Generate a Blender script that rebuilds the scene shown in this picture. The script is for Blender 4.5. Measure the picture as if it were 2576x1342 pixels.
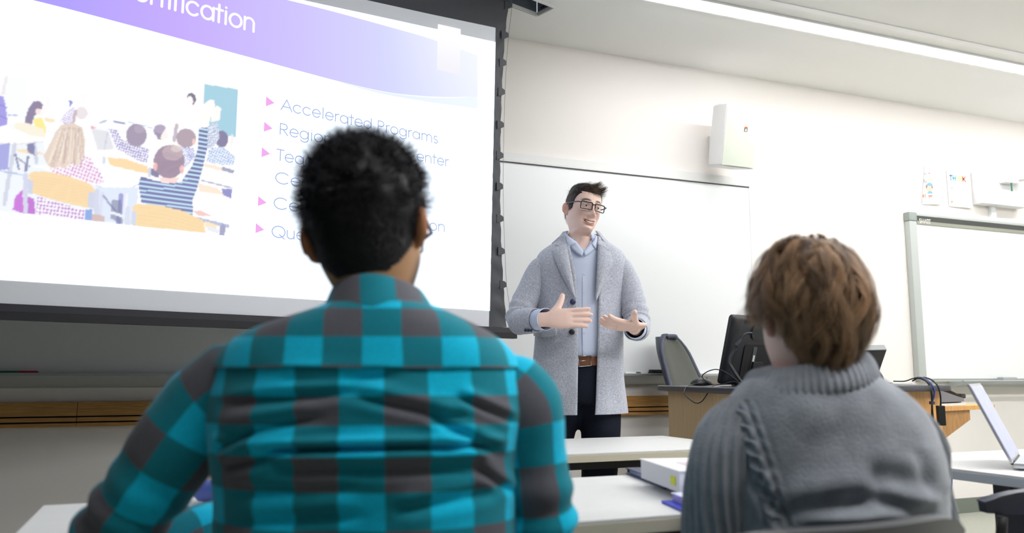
import bpy, bmesh, math, random
import numpy as np
from mathutils import Vector, Matrix, noise

# ------------------------------------------------------------------ camera
for o in list(bpy.data.objects):
    bpy.data.objects.remove(o)
scene = bpy.context.scene
FPX, CX, CY = 2068.0, 1288.0, 671.0
YAW, PIT, CAMH = math.radians(22.2), math.atan(274 / 2068.0), 1.0
FWD = np.array([math.sin(YAW) * math.cos(PIT), math.cos(YAW) * math.cos(PIT), math.sin(PIT)])
RGT = np.array([math.cos(YAW), -math.sin(YAW), 0.0])
UPV = np.cross(RGT, FWD)
FH = np.array([math.sin(YAW), math.cos(YAW), 0.0])
CAM = np.array([0, 0, CAMH])
cam_data = bpy.data.cameras.new('camera')
cam = bpy.data.objects.new('camera', cam_data)
scene.collection.objects.link(cam)
cam.matrix_world = Matrix(((RGT[0], UPV[0], -FWD[0], 0), (RGT[1], UPV[1], -FWD[1], 0),
                           (RGT[2], UPV[2], -FWD[2], CAMH), (0, 0, 0, 1)))
cam_data.sensor_width = 36.0
cam_data.lens = 36.0 * FPX / 2576.0
cam_data.clip_start = 0.05
cam_data.dof.use_dof = True
cam_data.dof.focus_distance = 3.72
cam_data.dof.aperture_fstop = 3.2
scene.camera = cam

# ------------------------------------------------------------------ world, light levels, exposure
world = bpy.data.worlds.new('world')
scene.world = world
world.use_nodes = True
world.node_tree.nodes['Background'].inputs[0].default_value = (0.8, 0.88, 1.0, 1)
world.node_tree.nodes['Background'].inputs[1].default_value = 0.6
LIGHT_FRONT = 44.0      # strip that washes the front wall
LIGHT_ROOM = 72.0       # strips over the seats
SLIDE_POWER = 1.0       # projected picture on the screen
scene.view_settings.view_transform = 'Standard'
scene.view_settings.look = 'None'
scene.view_settings.exposure = 0.08
scene.view_settings.gamma = 1.0
scene.view_settings.use_curve_mapping = False

# ------------------------------------------------------------------ pixel -> place
def ray(x, y):
    return FWD + RGT * (x - CX) / FPX + UPV * (CY - y) / FPX
def onz(x, y, z):
    d = ray(x, y); return CAM + d * (z - CAMH) / d[2]
def ony(x, y, Y):
    d = ray(x, y); return CAM + d * Y / d[1]
def at(x, y, d):
    r = ray(x, y); return CAM + r * d / (r @ FH)
def proj(p):
    p = np.asarray(p, float) - CAM
    z = p @ FWD
    return CX + FPX * (p @ RGT) / z, CY - FPX * (p @ UPV) / z
SA = math.radians(17.6)
S_DIR = np.array([math.cos(SA), math.sin(SA), 0.0])
S_NRM = np.array([-math.sin(SA), math.cos(SA), 0.0])
S_ORG = np.array([1.870, 4.080, 0.0])
def onscreen(x, y):
    d = ray(x, y); q = CAM + d * ((S_ORG - CAM) @ S_NRM) / (d @ S_NRM)
    return float((q - S_ORG) @ S_DIR), float(q[2])
def scr(s, z, off=0.0):
    q = S_ORG + S_DIR * s - S_NRM * off
    return np.array([q[0], q[1], z])

# ------------------------------------------------------------------ materials
MATS = {}
def mat(name, col, rough=0.6, metal=0.0, emit=None, estr=0.0, bump=0.0, bscale=200.0, var=0.0, vscale=8.0, spec=0.5, sheen=0.0, trans=0.0, alpha=1.0, stretch=None, coat=0.0):
    if name in MATS:
        return MATS[name]
    m = bpy.data.materials.new(name); m.use_nodes = True
    nt = m.node_tree; b = nt.nodes['Principled BSDF']
    col = tuple(col) + (1,) if len(col) == 3 else col
    b.inputs['Base Color'].default_value = col
    b.inputs['Roughness'].default_value = rough
    b.inputs['Metallic'].default_value = metal
    b.inputs['Specular IOR Level'].default_value = spec
    b.inputs['Sheen Weight'].default_value = sheen
    b.inputs['Transmission Weight'].default_value = trans
    b.inputs['Alpha'].default_value = alpha
    b.inputs['Coat Weight'].default_value = coat
    if emit:
        b.inputs['Emission Color'].default_value = tuple(emit) + (1,)
        b.inputs['Emission Strength'].default_value = estr
    if bump or var:
        tc = nt.nodes.new('ShaderNodeTexCoord')
        src = tc.outputs['Object']
        if stretch:
            mp = nt.nodes.new('ShaderNodeMapping'); mp.inputs['Scale'].default_value = stretch
            nt.links.new(src, mp.inputs['Vector']); src = mp.outputs['Vector']
        if var:
            n = nt.nodes.new('ShaderNodeTexNoise'); n.inputs['Scale'].default_value = vscale; n.inputs['Detail'].default_value = 6
            nt.links.new(src, n.inputs['Vector'])
            mx = nt.nodes.new('ShaderNodeMixRGB')
            mx.inputs[1].default_value = tuple(max(0, c * (1 - var)) for c in col[:3]) + (1,)
            mx.inputs[2].default_value = tuple(min(1, c * (1 + var)) for c in col[:3]) + (1,)
            rp = nt.nodes.new('ShaderNodeMapRange'); rp.inputs[1].default_value = 0.3; rp.inputs[2].default_value = 0.7
            nt.links.new(n.outputs[0], rp.inputs[0]); nt.links.new(rp.outputs[0], mx.inputs[0])
            nt.links.new(mx.outputs[0], b.inputs['Base Color'])
        if bump:
            n2 = nt.nodes.new('ShaderNodeTexNoise'); n2.inputs['Scale'].default_value = bscale; n2.inputs['Detail'].default_value = 3
            nt.links.new(src, n2.inputs['Vector'])
            bp = nt.nodes.new('ShaderNodeBump'); bp.inputs['Strength'].default_value = bump; bp.inputs['Distance'].default_value = 0.004
            nt.links.new(n2.outputs[0], bp.inputs['Height']); nt.links.new(bp.outputs[0], b.inputs['Normal'])
    MATS[name] = m
    return m
def attr_mat(name, attr='Col', rough=0.6, emit=0.0, sheen=0.0, bump=0.0, bscale=300, spec=0.4, sss=0.0, var=0.0, vscale=400):
    """material whose colour is stored on the mesh"""
    if name in MATS:
        return MATS[name]
    m = bpy.data.materials.new(name); m.use_nodes = True
    nt = m.node_tree; b = nt.nodes['Principled BSDF']
    a = nt.nodes.new('ShaderNodeAttribute'); a.attribute_name = attr
    out = a.outputs['Color']
    if emit:
        b.inputs['Base Color'].default_value = (0.0, 0.0, 0.0, 1)
        b.inputs['Specular IOR Level'].default_value = 0.0
        nt.links.new(out, b.inputs['Emission Color']); b.inputs['Emission Strength'].default_value = emit
    else:
        if var:
            tc0 = nt.nodes.new('ShaderNodeTexCoord'); n0 = nt.nodes.new('ShaderNodeTexNoise'); n0.inputs['Scale'].default_value = vscale
            nt.links.new(tc0.outputs['Object'], n0.inputs['Vector'])
            r0 = nt.nodes.new('ShaderNodeMapRange'); r0.inputs[1].default_value = .3; r0.inputs[2].default_value = .7; r0.inputs[3].default_value = 1 - var; r0.inputs[4].default_value = 1 + var
            nt.links.new(n0.outputs[0], r0.inputs[0])
            mm = nt.nodes.new('ShaderNodeVectorMath'); mm.operation = 'SCALE'
            nt.links.new(out, mm.inputs[0]); nt.links.new(r0.outputs[0], mm.inputs['Scale']); out = mm.outputs[0]
        nt.links.new(out, b.inputs['Base Color'])
    b.inputs['Roughness'].default_value = rough
    if not emit:
        b.inputs['Specular IOR Level'].default_value = spec
    b.inputs['Sheen Weight'].default_value = sheen
    if sss:
        b.inputs['Subsurface Weight'].default_value = sss
        b.inputs['Subsurface Radius'].default_value = (0.012, 0.004, 0.002)
        b.inputs['Subsurface Scale'].default_value = 0.5
    if bump:
        tc = nt.nodes.new('ShaderNodeTexCoord'); n2 = nt.nodes.new('ShaderNodeTexNoise'); n2.inputs['Scale'].default_value = bscale
        nt.links.new(tc.outputs['Object'], n2.inputs['Vector'])
        bp = nt.nodes.new('ShaderNodeBump'); bp.inputs['Strength'].default_value = bump; bp.inputs['Distance'].default_value = 0.003
        nt.links.new(n2.outputs[0], bp.inputs['Height']); nt.links.new(bp.outputs[0], b.inputs['Normal'])
    MATS[name] = m
    return m
def srgb(r, g, b):
    f = lambda c: (c / 255 / 12.92) if c / 255 <= 0.04045 else ((c / 255 + 0.055) / 1.055) ** 2.4
    return (f(r), f(g), f(b))

# ------------------------------------------------------------------ geometry collector
class G:
    def __init__(self):
        self.v = []; self.f = []; self.uv = None
    def add(self, vs, fs):
        n = len(self.v)
        self.v.extend([tuple(map(float, p)) for p in vs])
        self.f.extend([tuple(i + n for i in f) for f in fs])
        return self
    def box(self, c, s, M=None, bev=0.0):
        bm = bmesh.new(); bmesh.ops.create_cube(bm, size=1.0)
        for v in bm.verts:
            v.co = Vector((v.co.x * s[0], v.co.y * s[1], v.co.z * s[2]))
        if bev:
            bmesh.ops.bevel(bm, geom=list(bm.edges), offset=bev, segments=2, profile=0.7, affect='EDGES')
        return self._bm(bm, c, M)
    def _bm(self, bm, c, M):
        bm.verts.index_update()
        vs = []
        for v in bm.verts:
            p = v.co
            if M is not None:
                p = M @ p
            vs.append((p[0] + c[0], p[1] + c[1], p[2] + c[2]))
        fs = [[v.index for v in f.verts] for f in bm.faces]
        bm.free()
        return self.add(vs, fs)
    def span(self, a, b, bev=0.0):
        a = np.array(a, float); b = np.array(b, float)
        return self.box((a + b) / 2, np.abs(b - a), None, bev)
    def cyl(self, p, q, r0, r1=None, n=16):
        return self.tube([p, q], [r0, r0 if r1 is None else r1], n)
    def tube(self, pts, rad, n=10, cap=True, flat=None, ref=None):
        pts = [np.array(p, float) for p in pts]
        if not hasattr(rad, '__len__'):
            rad = [rad] * len(pts)
        m = len(pts)
        T = []
        for i in range(m):
            t = pts[min(i + 1, m - 1)] - pts[max(i - 1, 0)]
            T.append(t / (np.linalg.norm(t) + 1e-12))
        u = np.array(ref, float) if ref is not None else (np.array([0, 0, 1.0]) if abs(T[0][2]) < 0.9 else np.array([1.0, 0, 0]))
        vs = []; fs = []
        for i in range(m):
            u = u - T[i] * (u @ T[i]); u /= np.linalg.norm(u) + 1e-12
            w = np.cross(T[i], u)
            ra = rad[i]; rb = ra * (flat if flat else 1.0)
            for k in range(n):
                a = 2 * math.pi * k / n
                vs.append(pts[i] + u * math.cos(a) * ra + w * math.sin(a) * rb)
        for i in range(m - 1):
            for k in range(n):
                k2 = (k + 1) % n
                fs.append((i * n + k, i * n + k2, (i + 1) * n + k2, (i + 1) * n + k))
        if cap:
            fs.append(tuple(range(n - 1, -1, -1))); fs.append(tuple((m - 1) * n + k for k in range(n)))
        return self.add(vs, fs)
    def prism(self, poly, axis, h):
        """poly: 3D planar points, extruded by vector axis*h"""
        n = len(poly); ax = np.array(axis, float) * h
        vs = [np.array(p, float) for p in poly] + [np.array(p, float) + ax for p in poly]
        fs = [tuple(range(n - 1, -1, -1)), tuple(range(n, 2 * n))]
        fs += [(i, (i + 1) % n, n + (i + 1) % n, n + i) for i in range(n)]
        return self.add(vs, fs)
    def grid(self, P, closeu=False, closev=False):
        """P: rows x cols x 3"""
        P = np.asarray(P, float); r, c = P.shape[:2]
        fs = []
        for i in range(r - 1 + (1 if closev else 0)):
            for k in range(c - 1 + (1 if closeu else 0)):
                i2 = (i + 1) % r; k2 = (k + 1) % c
                fs.append((i * c + k, i * c + k2, i2 * c + k2, i2 * c + k))
        return self.add(P.reshape(-1, 3), fs)
    def ball(self, c, r, n=12, m=8, M=None):
        r = (r, r, r) if not hasattr(r, '__len__') else r
        bm = bmesh.new(); bmesh.ops.create_uvsphere(bm, u_segments=n, v_segments=m, radius=1.0)
        for v in bm.verts:
            v.co = Vector((v.co.x * r[0], v.co.y * r[1], v.co.z * r[2]))
        return self._bm(bm, c, M)

ORG = {}
def _link(o, parent, org):
    scene.collection.objects.link(o)
    ORG[o.name] = np.array(org, float)
    if parent is not None:
        o.parent = parent
        o.location = ORG[o.name] - ORG[parent.name]
    else:
        o.location = org
def tag(o, label=None, cat=None, group=None, kind=None):
    if label: o['label'] = label
    if cat: o['category'] = cat
    if group: o['group'] = group
    if kind: o['kind'] = kind
    return o
def thing(name, label, cat, loc, group=None):
    o = bpy.data.objects.new(name, None); o.empty_display_size = 0.05
    _link(o, None, loc)
    return tag(o, label, cat, group)
def fixn(me):
    bm = bmesh.new(); bm.from_mesh(me)
    bmesh.ops.recalc_face_normals(bm, faces=bm.faces)
    bm.to_mesh(me); bm.free()
def part(name, g, m, parent=None, smooth=False, org=None, label=None, recalc=True, auto=None):
    me = bpy.data.meshes.new(name)
    if parent is not None:
        o0 = ORG[parent.name]
    else:
        o0 = np.array(org if org is not None else (0, 0, 0), float)
    V = np.array(g.v, float).reshape(-1, 3) - o0
    me.from_pydata(V.tolist(), [], g.f)
    if recalc:
        fixn(me)
    me.materials.append(m)
    if smooth or auto:
        me.polygons.foreach_set('use_smooth', [True] * len(me.polygons))
        if auto:
            me.set_sharp_from_angle(angle=math.radians(auto))
    me.update()
    o = bpy.data.objects.new(name, me)
    _link(o, parent, o0)
    if label: o['label'] = label
    return o
def struct(name, g, m, label=None, **k):
    o = part(name, g, m, **k); o['kind'] = 'structure'
    if label: o['label'] = label
    return o
def rotm(ax, ay, az):
    return Matrix((Vector(ax), Vector(ay), Vector(az))).transposed()
def rz(a):
    return Matrix.Rotation(a, 3, 'Z')
def catmull(pts, n):
    """smooth resample of control rows (any dimension)"""
    P = np.array(pts, float); m = len(P)
    out = []
    for t in np.linspace(0, m - 1, n):
        i = min(int(t), m - 2); u = t - i
        p0 = P[max(i - 1, 0)]; p1 = P[i]; p2 = P[i + 1]; p3 = P[min(i + 2, m - 1)]
        out.append(0.5 * ((2 * p1) + (-p0 + p2) * u + (2 * p0 - 5 * p1 + 4 * p2 - p3) * u * u + (-p0 + 3 * p1 - 3 * p2 + p3) * u ** 3))
    return np.array(out)
def set_uv(o, uvs):
    me = o.data
    lay = me.uv_layers.new(name='UVMap')
    idx = np.zeros(len(me.loops), dtype=np.int32); me.loops.foreach_get('vertex_index', idx)
    lay.data.foreach_set('uv', np.asarray(uvs, float)[idx].reshape(-1))
def set_col(o, cols, name='Col'):
    me = o.data
    a = me.color_attributes.new(name=name, type='FLOAT_COLOR', domain='POINT')
    c = np.ones((len(me.vertices), 4)); c[:, :3] = cols
    a.data.foreach_set('color', c.reshape(-1))
random.seed(7); rng = np.random.default_rng(7)
# ------------------------------------------------------------------ monoline lettering
def _arc(cx, cy, rx, ry, a0, a1, n=18):
    return [(cx + rx * math.cos(math.radians(a)), cy + ry * math.sin(math.radians(a))) for a in np.linspace(a0, a1, n)]
X, CAP, ASC, DSC = .54, .74, .77, -.2
R_ = X / 2
GLY = {
 'A': (.70, [[(.03, 0), (.35, CAP), (.67, 0)], [(.13, .24), (.57, .24)]]),
 'B': (.56, [[(.08, 0), (.08, CAP), (.28, CAP)] + _arc(.28, .555, .17, .185, 90, -90, 9) + [(.08, .37), (.30, .37)] + _arc(.30, .185, .19, .185, 90, -90, 9) + [(.08, 0)]]),
 'P': (.58, [[(.09, 0), (.09, CAP), (.30, CAP)] + _arc(.30, .55, .19, .19, 90, -90, 12) + [(.09, .36)]]),
 'R': (.60, [[(.09, 0), (.09, CAP), (.30, CAP)] + _arc(.30, .55, .19, .19, 90, -90, 12) + [(.09, .36)], [(.26, .36), (.53, 0)]]),
 'T': (.46, [[(.02, CAP), (.44, CAP)], [(.23, CAP), (.23, 0)]]),
 'H': (.62, [[(.09, 0), (.09, CAP)], [(.53, 0), (.53, CAP)], [(.09, .39), (.53, .39)]]),
 'I': (.24, [[(.12, 0), (.12, CAP)]]),
 'J': (.45, [[(.34, CAP), (.34, .18)] + _arc(.19, .17, .15, .17, 0, -170, 10)]),
 'K': (.58, [[(.09, 0), (.09, CAP)], [(.52, CAP), (.09, .33)], [(.22, .45), (.55, 0)]]),
 'L': (.44, [[(.09, CAP), (.09, 0), (.40, 0)]]),
 'M': (.80, [[(.07, 0), (.16, CAP), (.40, .06), (.64, CAP), (.73, 0)]]),
 'N': (.64, [[(.09, 0), (.09, CAP), (.55, 0), (.55, CAP)]]),
 'S': (.50, [_arc(.25, .555, .17, .185, 40, 250, 12) + _arc(.25, .185, .19, .185, 70, -140, 12)]),
 'C': (.78, [_arc(.41, .37, .36, .37, 42, 318, 28)]),
 'Q': (.84, [_arc(.42, .37, .37, .37, 0, 360, 34), [(.47, .20), (.76, -.06)]]),
 'a': (.64, [_arc(.30, R_, .24, R_, 0, 360, 26), [(.55, X), (.55, 0)]]),
 'c': (.58, [_arc(.30, R_, .25, R_, 42, 318, 22)]),
 'd': (.64, [_arc(.30, R_, .24, R_, 0, 360, 26), [(.55, ASC), (.55, 0)]]),
 'e': (.60, [[(.06, R_), (.54, R_)] + _arc(.30, R_, .24, R_, 0, 325, 24)]),
 'f': (.30, [[(.12, 0), (.12, .62)] + _arc(.22, .64, .10, .12, 180, 75, 8), [(.02, X - .01), (.26, X - .01)]]),
 'g': (.64, [_arc(.30, R_, .24, R_, 0, 360, 26), [(.55, X), (.55, .02)] + _arc(.31, .0, .24, .22, 0, -155, 14)]),
 'h': (.58, [[(.08, 0), (.08, ASC)], [(.08, .30)] + _arc(.28, .33, .20, .21, 170, 0, 12) + [(.48, 0)]]),
 'i': (.22, [[(.11, 0), (.11, X)], [(.11, .70), (.11, .705)]]),
 'l': (.22, [[(.11, 0), (.11, ASC)]]),
 'm': (.92, [[(.08, 0), (.08, X)], [(.08, .32)] + _arc(.265, .36, .185, .18, 170, 0, 10) + [(.45, 0)], [(.45, .32)] + _arc(.635, .36, .185, .18, 170, 0, 10) + [(.82, 0)]]),
 'n': (.58, [[(.08, 0), (.08, X)], [(.08, .30)] + _arc(.28, .34, .20, .20, 170, 0, 12) + [(.48, 0)]]),
 'o': (.62, [_arc(.31, R_, .25, R_, 0, 360, 26)]),
 'r': (.34, [[(.08, 0), (.08, X)], [(.08, .30)] + _arc(.26, .34, .18, .20, 170, 75, 8)]),
 's': (.42, [_arc(.20, .40, .12, .14, 35, 250, 10) + _arc(.20, .135, .15, .135, 70, -140, 10)]),
 't': (.32, [[(.14, 0), (.14, .74)], [(.01, X - .01), (.29, X - .01)]]),
 'u': (.58, [[(.08, X), (.08, .20)] + _arc(.28, .20, .20, .20, 180, 360, 12) + [(.48, X)], [(.48, .2), (.48, 0)]]),
 ' ': (.30, []), '?': (.45, [_arc(.22, .56, .16, .17, 170, -60, 12) + [(.22, .3), (.22, .2)], [(.22, .02), (.22, .03)]]),
}
def ribbon2d(pl, w, capn=5):
    P = np.array(pl, float)
    closed = np.linalg.norm(P[0] - P[-1]) < 1e-6 and len(P) > 3
    keep = [0]
    for i in range(1, len(P)):
        if np.linalg.norm(P[i] - P[keep[-1]]) > 1e-5: keep.append(i)
    P = P[keep]; n = len(P)
    if closed: P[-1] = P[0]
    polys = []
    L = []; Rr = []
    for i in range(n):
        if closed:
            a = P[i - 1] if i else P[n - 2]; b = P[i + 1] if i < n - 1 else P[1]
        else:
            a = P[max(i - 1, 0)]; b = P[min(i + 1, n - 1)]
        d0 = P[i] - a; d1 = b - P[i]
        d0 = d0 / np.linalg.norm(d0) if np.linalg.norm(d0) > 1e-9 else None
        d1 = d1 / np.linalg.norm(d1) if np.linalg.norm(d1) > 1e-9 else None
        if d0 is None: d0 = d1
        if d1 is None: d1 = d0
        t = d0 + d1; k = np.linalg.norm(t)
        t = t / k if k > .2 else d1
        s = 1.0 / max(0.5, float(t @ d1))
        nn = np.array([-t[1], t[0]]) * w / 2 * s
        L.append(P[i] + nn); Rr.append(P[i] - nn)
    for i in range(n - 1):
        polys.append([L[i], L[i + 1], Rr[i + 1], Rr[i]])
    if not closed:
        for i, sg in ((0, -1), (n - 1, 1)):
            t = (P[1] - P[0]) if i == 0 else (P[-1] - P[-2])
            a0 = math.atan2(t[1], t[0]) + (math.pi / 2 if i == 0 else -math.pi / 2)
            polys.append([P[i] + w / 2 * np.array([math.cos(a0 + math.pi * k / capn), math.sin(a0 + math.pi * k / capn)]) for k in range(capn + 1)])
    return polys
def lettering(g, s, org, U, V, em, weight, width=None, track=0.0):
    """flat monoline letters added to g; U, V unit vectors of the sheet"""
    adv = sum(GLY[c][0] + track for c in s)
    k = (width / (adv * em)) if width else 1.0
    x = 0.0
    org = np.array(org, float); U = np.array(U, float); V = np.array(V, float)
    for c in s:
        a, strokes = GLY[c]
        for pl in strokes:
            for poly in ribbon2d([((x + p[0]) * k, p[1]) for p in pl], weight):
                g.add([org + U * p[0] * em + V * p[1] * em for p in poly], [tuple(range(len(poly)))])
        x += a + track
    return adv * em * k
# ================================================================== ROOM
WALL_Y, CEIL = 4.5, 3.07
RX0, RX1, RY0 = -3.2, 7.4, -3.6
M_WALL = mat('cream_wall_paint', srgb(243, 238, 233), 0.85, bump=0.05, bscale=350, spec=0.2)
M_CEIL = mat('white_ceiling_paint', srgb(246, 246, 244), 0.9, bump=0.03, bscale=300, spec=0.2)
M_FLOOR = mat('grey_green_vinyl', srgb(168, 170, 158), 0.45, var=0.06, vscale=60, spec=0.4)
M_BASE = mat('green_grey_rubber_base', srgb(118, 124, 114), 0.6)
M_OAK = mat('oak_veneer', srgb(196, 146, 82), 0.5, var=0.22, vscale=9, stretch=(1.2, 6, 26))
M_BLACKGAP = mat('dark_groove', srgb(22, 20, 20), 0.9)
g = G(); g.span((RX0 - .1, RY0 - .1, -0.1), (RX1 + .1, WALL_Y + .1, 0)); struct('floor', g, M_FLOOR, 'grey green vinyl classroom floor')
g = G(); g.span((RX0, WALL_Y, 0), (RX1, WALL_Y + .12, CEIL)); struct('wall_front', g, M_WALL, 'cream painted front wall of the classroom')
g = G(); g.span((RX0 - .12, RY0, 0), (RX0, WALL_Y + .12, CEIL)); struct('wall_left', g, mat('low_bounce_slate', srgb(112, 114, 122), .85))  # unseen wall; its dark tone is made up to cut bounced light
g = G(); g.span((RX1, RY0, 0), (RX1 + .12, WALL_Y + .12, CEIL)); struct('wall_right', g, M_WALL)
g = G(); g.span((RX0 - .12, RY0 - .12, 0), (RX1 + .12, RY0, CEIL)); struct('wall_back', g, mat('low_bounce_grey', srgb(128, 130, 136), .85))  # wall out of view, tone darkened to lower the ambient bounce
# ceiling with an open slot for the projection screen
slotL, slotR, slotW = -3.75, 0.0, 0.069
def cp(s, off): q = S_ORG + S_DIR * s + S_NRM * off; return (q[0], q[1])
bm = bmesh.new()
outer = [(RX0 - .12, RY0 - .12), (RX1 + .12, RY0 - .12), (RX1 + .12, WALL_Y + .12), (RX0 - .12, WALL_Y + .12)]
hole = [cp(slotL, -slotW), cp(slotR, -slotW), cp(slotR, slotW), cp(slotL, slotW)]
ov = [bm.verts.new((x, y, CEIL)) for x, y in outer]; hv = [bm.verts.new((x, y, CEIL)) for x, y in hole]
for L in (ov, hv):
    for i in range(4): bm.edges.new((L[i], L[(i + 1) % 4]))
bmesh.ops.triangle_fill(bm, use_beauty=True, edges=list(bm.edges))
ret = bmesh.ops.extrude_face_region(bm, geom=list(bm.faces))
for e in ret['geom']:
    if isinstance(e, bmesh.types.BMVert): e.co.z += 0.02
g = G(); g._bm(bm, (0, 0, 0), None); struct('ceiling', g, M_CEIL, 'white plaster ceiling')
# metal box recessed above the slot
M_GALV = mat('galvanised_steel', srgb(150, 158, 168), 0.4, metal=0.7, var=0.08, vscale=30)
g = G()
for off in (-slotW - .004, slotW + .004):
    q0 = cp(slotL, off); q1 = cp(slotR, off)
    a = np.array([*q0, CEIL - .002]); b = np.array([*q1, CEIL - .002])
    n = np.array([*S_NRM]) * (.003 if off > 0 else -.003)
    g.add([a, b, b + (0, 0, .17), a + (0, 0, .17), a + n, b + n, b + n + (0, 0, .17), a + n + (0, 0, .17)],
          [(0, 1, 2, 3), (4, 5, 6, 7), (0, 1, 5, 4), (3, 2, 6, 7), (0, 3, 7, 4), (1, 2, 6, 5)])
for s in (slotL, slotR + .003):
    a = np.array([*cp(s, -slotW), CEIL - .002]); b = np.array([*cp(s, slotW), CEIL - .002]); n = S_DIR * .003
    g.add([a, b, b + (0, 0, .17), a + (0, 0, .17), a + n, b + n, b + n + (0, 0, .17), a + n + (0, 0, .17)],
          [(0, 1, 2, 3), (4, 5, 6, 7), (0, 1, 5, 4), (3, 2, 6, 7), (0, 3, 7, 4), (1, 2, 6, 5)])
a = np.array([*cp(slotL, -slotW), CEIL + .17]); b = np.array([*cp(slotR, -slotW), CEIL + .17]); c = np.array([*cp(slotR, slotW), CEIL + .17]); d = np.array([*cp(slotL, slotW), CEIL + .17])
g.add([a, b, c, d], [(0, 1, 2, 3)])
hs = struct('trim_1', g, M_GALV, 'galvanised steel screen housing recessed in the ceiling', recalc=False)
g = G()
for off in (-.02, .012, .03):
    q = np.array([*cp(slotR + .0005, off), CEIL + .035 + (.02 if off < 0 else 0)])
    g.cyl(q, q - S_DIR * .004, .005, n=10)
part('bolt', g, mat('bolt_black', (0.01, 0.01, 0.01), .5), hs)
# white trim flange on the near long edge and end
g = G()
for (s0, s1, o0, o1) in ((slotL, slotR + .02, -slotW - .022, -slotW - .004),):
    pts = [np.array([*cp(s0, o0), CEIL - .006]), np.array([*cp(s1, o0), CEIL - .006]), np.array([*cp(s1, o1), CEIL - .006]), np.array([*cp(s0, o1), CEIL - .006])]
    g.prism(pts, (0, 0, 1), .0055)
struct('trim_2', g, mat('white_metal_trim', srgb(240, 240, 240), .5), 'white metal trim strip along the screen slot')

# skirting along the front wall
g = G(); g.span((RX0, WALL_Y - .012, 0), (RX1, WALL_Y, .105), .002); struct('baseboard_front', g, M_BASE, 'grey green rubber skirting along the front wall')
g = G(); g.span((RX1 - .012, RY0, 0), (RX1, WALL_Y - .013, .105)); struct('baseboard_right', g, M_BASE)
g = G(); g.span((RX0, RY0, 0), (RX0 + .012, WALL_Y - .013, .105)); struct('baseboard_left', g, M_BASE)

# oak chair rail with two dark grooves, boards butted end to end
rail = bpy.data.objects.new('trim_3', None); _link(rail, None, (0, WALL_Y, .75)); rail['kind'] = 'structure'; rail['label'] = 'grooved oak rail running along the front wall'
joints = [RX0, -.418, 2.36, 4.95]
zb, zt = .757, .874
for i in range(3):
    x0, x1 = joints[i] + .001, joints[i + 1] - .001
    y0, y1 = WALL_Y - .030, WALL_Y
    for (a, b) in ((zb, .7745), (.7815, .801), (.808, zt)):
        g = G(); g.span((x0, y0, a), (x1, y1, b), .0015); part('plank', g, M_OAK, rail)
g = G(); g.span((RX0, WALL_Y - .012, zb + .002), (4.95, WALL_Y - .0005, zt - .002)); part('groove_backing', g, M_BLACKGAP, rail)

# ---------------------------------------------------------------- whiteboard
M_WB = mat('whiteboard_enamel', srgb(238, 240, 240), 0.22, spec=0.5)
M_ALU = mat('satin_aluminium', srgb(188, 190, 192), 0.38, metal=0.6)
wbx0, wbx1, wbz0, wbz1 = -2.9, 3.575, 1.005, 2.285
wb = thing('whiteboard', 'long white enamel whiteboard on the front wall behind the screen', 'whiteboard', (.4, WALL_Y, 1.0))
seam = .9
for (a, b) in ((wbx0, seam - .001), (seam + .001, wbx1)):
    g = G(); g.span((a, WALL_Y - .020, wbz0), (b, WALL_Y - .002, wbz1)); part('panel', g, M_WB, wb)
g = G(); g.span((wbx0, WALL_Y - .026, wbz1 + .0006), (wbx1, WALL_Y - .002, wbz1 + .052), .003); g.span((wbx0, WALL_Y - .030, wbz1 - .008), (wbx1, WALL_Y - .0205, wbz1 - .0005)); part('map_rail', g, mat('rail_white', srgb(236, 236, 234), .45), wb)
g = G(); g.span((wbx0, WALL_Y - .0265, wbz1 - .0135), (wbx1, WALL_Y - .0206, wbz1 - .0085)); part('rail_dark_line', g, mat('rail_dark', srgb(70, 72, 74), .6), wb)  # thin dark strip below the map rail
g = G(); g.span((wbx1, WALL_Y - .022, wbz0), (wbx1 + .006, WALL_Y - .001, wbz1)); part('edge_strip', g, mat('edge_white', srgb(232, 232, 228), .5), wb)
# tray: profile extruded along the wall
prof = [(-.002, 1.003), (-.075, 1.003), (-.085, 1.012), (-.092, 1.010), (-.092, 0.998), (-.075, .972), (-.045, .946), (-.002, .940)]
g = G(); g.prism([(wbx0, WALL_Y + y, z) for y, z in prof], (1, 0, 0), wbx1 - wbx0)
part('marker_tray', g, M_ALU, wb, auto=30)
# eraser and markers on the tray
er = thing('board_eraser', 'black felt board eraser on the tray beside the office chair', 'eraser', (2.80, WALL_Y - .045, 1.004))
q = ony(1658, 936, WALL_Y - .045)
g = G(); g.span((q[0] - .065, WALL_Y - .07, 1.0045), (q[0] + .065, WALL_Y - .022, 1.024), .004); part('felt_pad', g, mat('black_felt', srgb(44, 44, 46), .95, bump=.6, bscale=600), er)
g = G(); g.span((q[0] - .063, WALL_Y - .068, 1.0245), (q[0] + .063, WALL_Y - .024, 1.035), .003); part('handle', g, mat('eraser_back', srgb(58, 58, 60), .7, bump=.4, bscale=500), er)
def marker(px, py, length, col, label, capcol=None):
    q = ony(px, py, WALL_Y - .05)
    t = thing('whiteboard_marker', label, 'marker', (q[0], WALL_Y - .05, 1.004), 'markers lying on the whiteboard tray')
    z = 1.0128; y = WALL_Y - .05
    g = G(); g.tube([(q[0] - length * .5, y, z), (q[0] + length * .18, y, z)], .008, 12); part('barrel', g, mat('mk_' + label[:9], col, .4), t, auto=40)
    g = G(); g.tube([(q[0] + length * .185, y, z), (q[0] + length * .45, y, z), (q[0] + length * .5, y, z)], [.0085, .0085, .006], 12); part('cap', g, mat('mkc_' + label[:9], capcol or col, .35), t, auto=40)
marker(15, 932, .12, srgb(30, 120, 80), 'green whiteboard marker at the left end of the tray under the screen')
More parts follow.
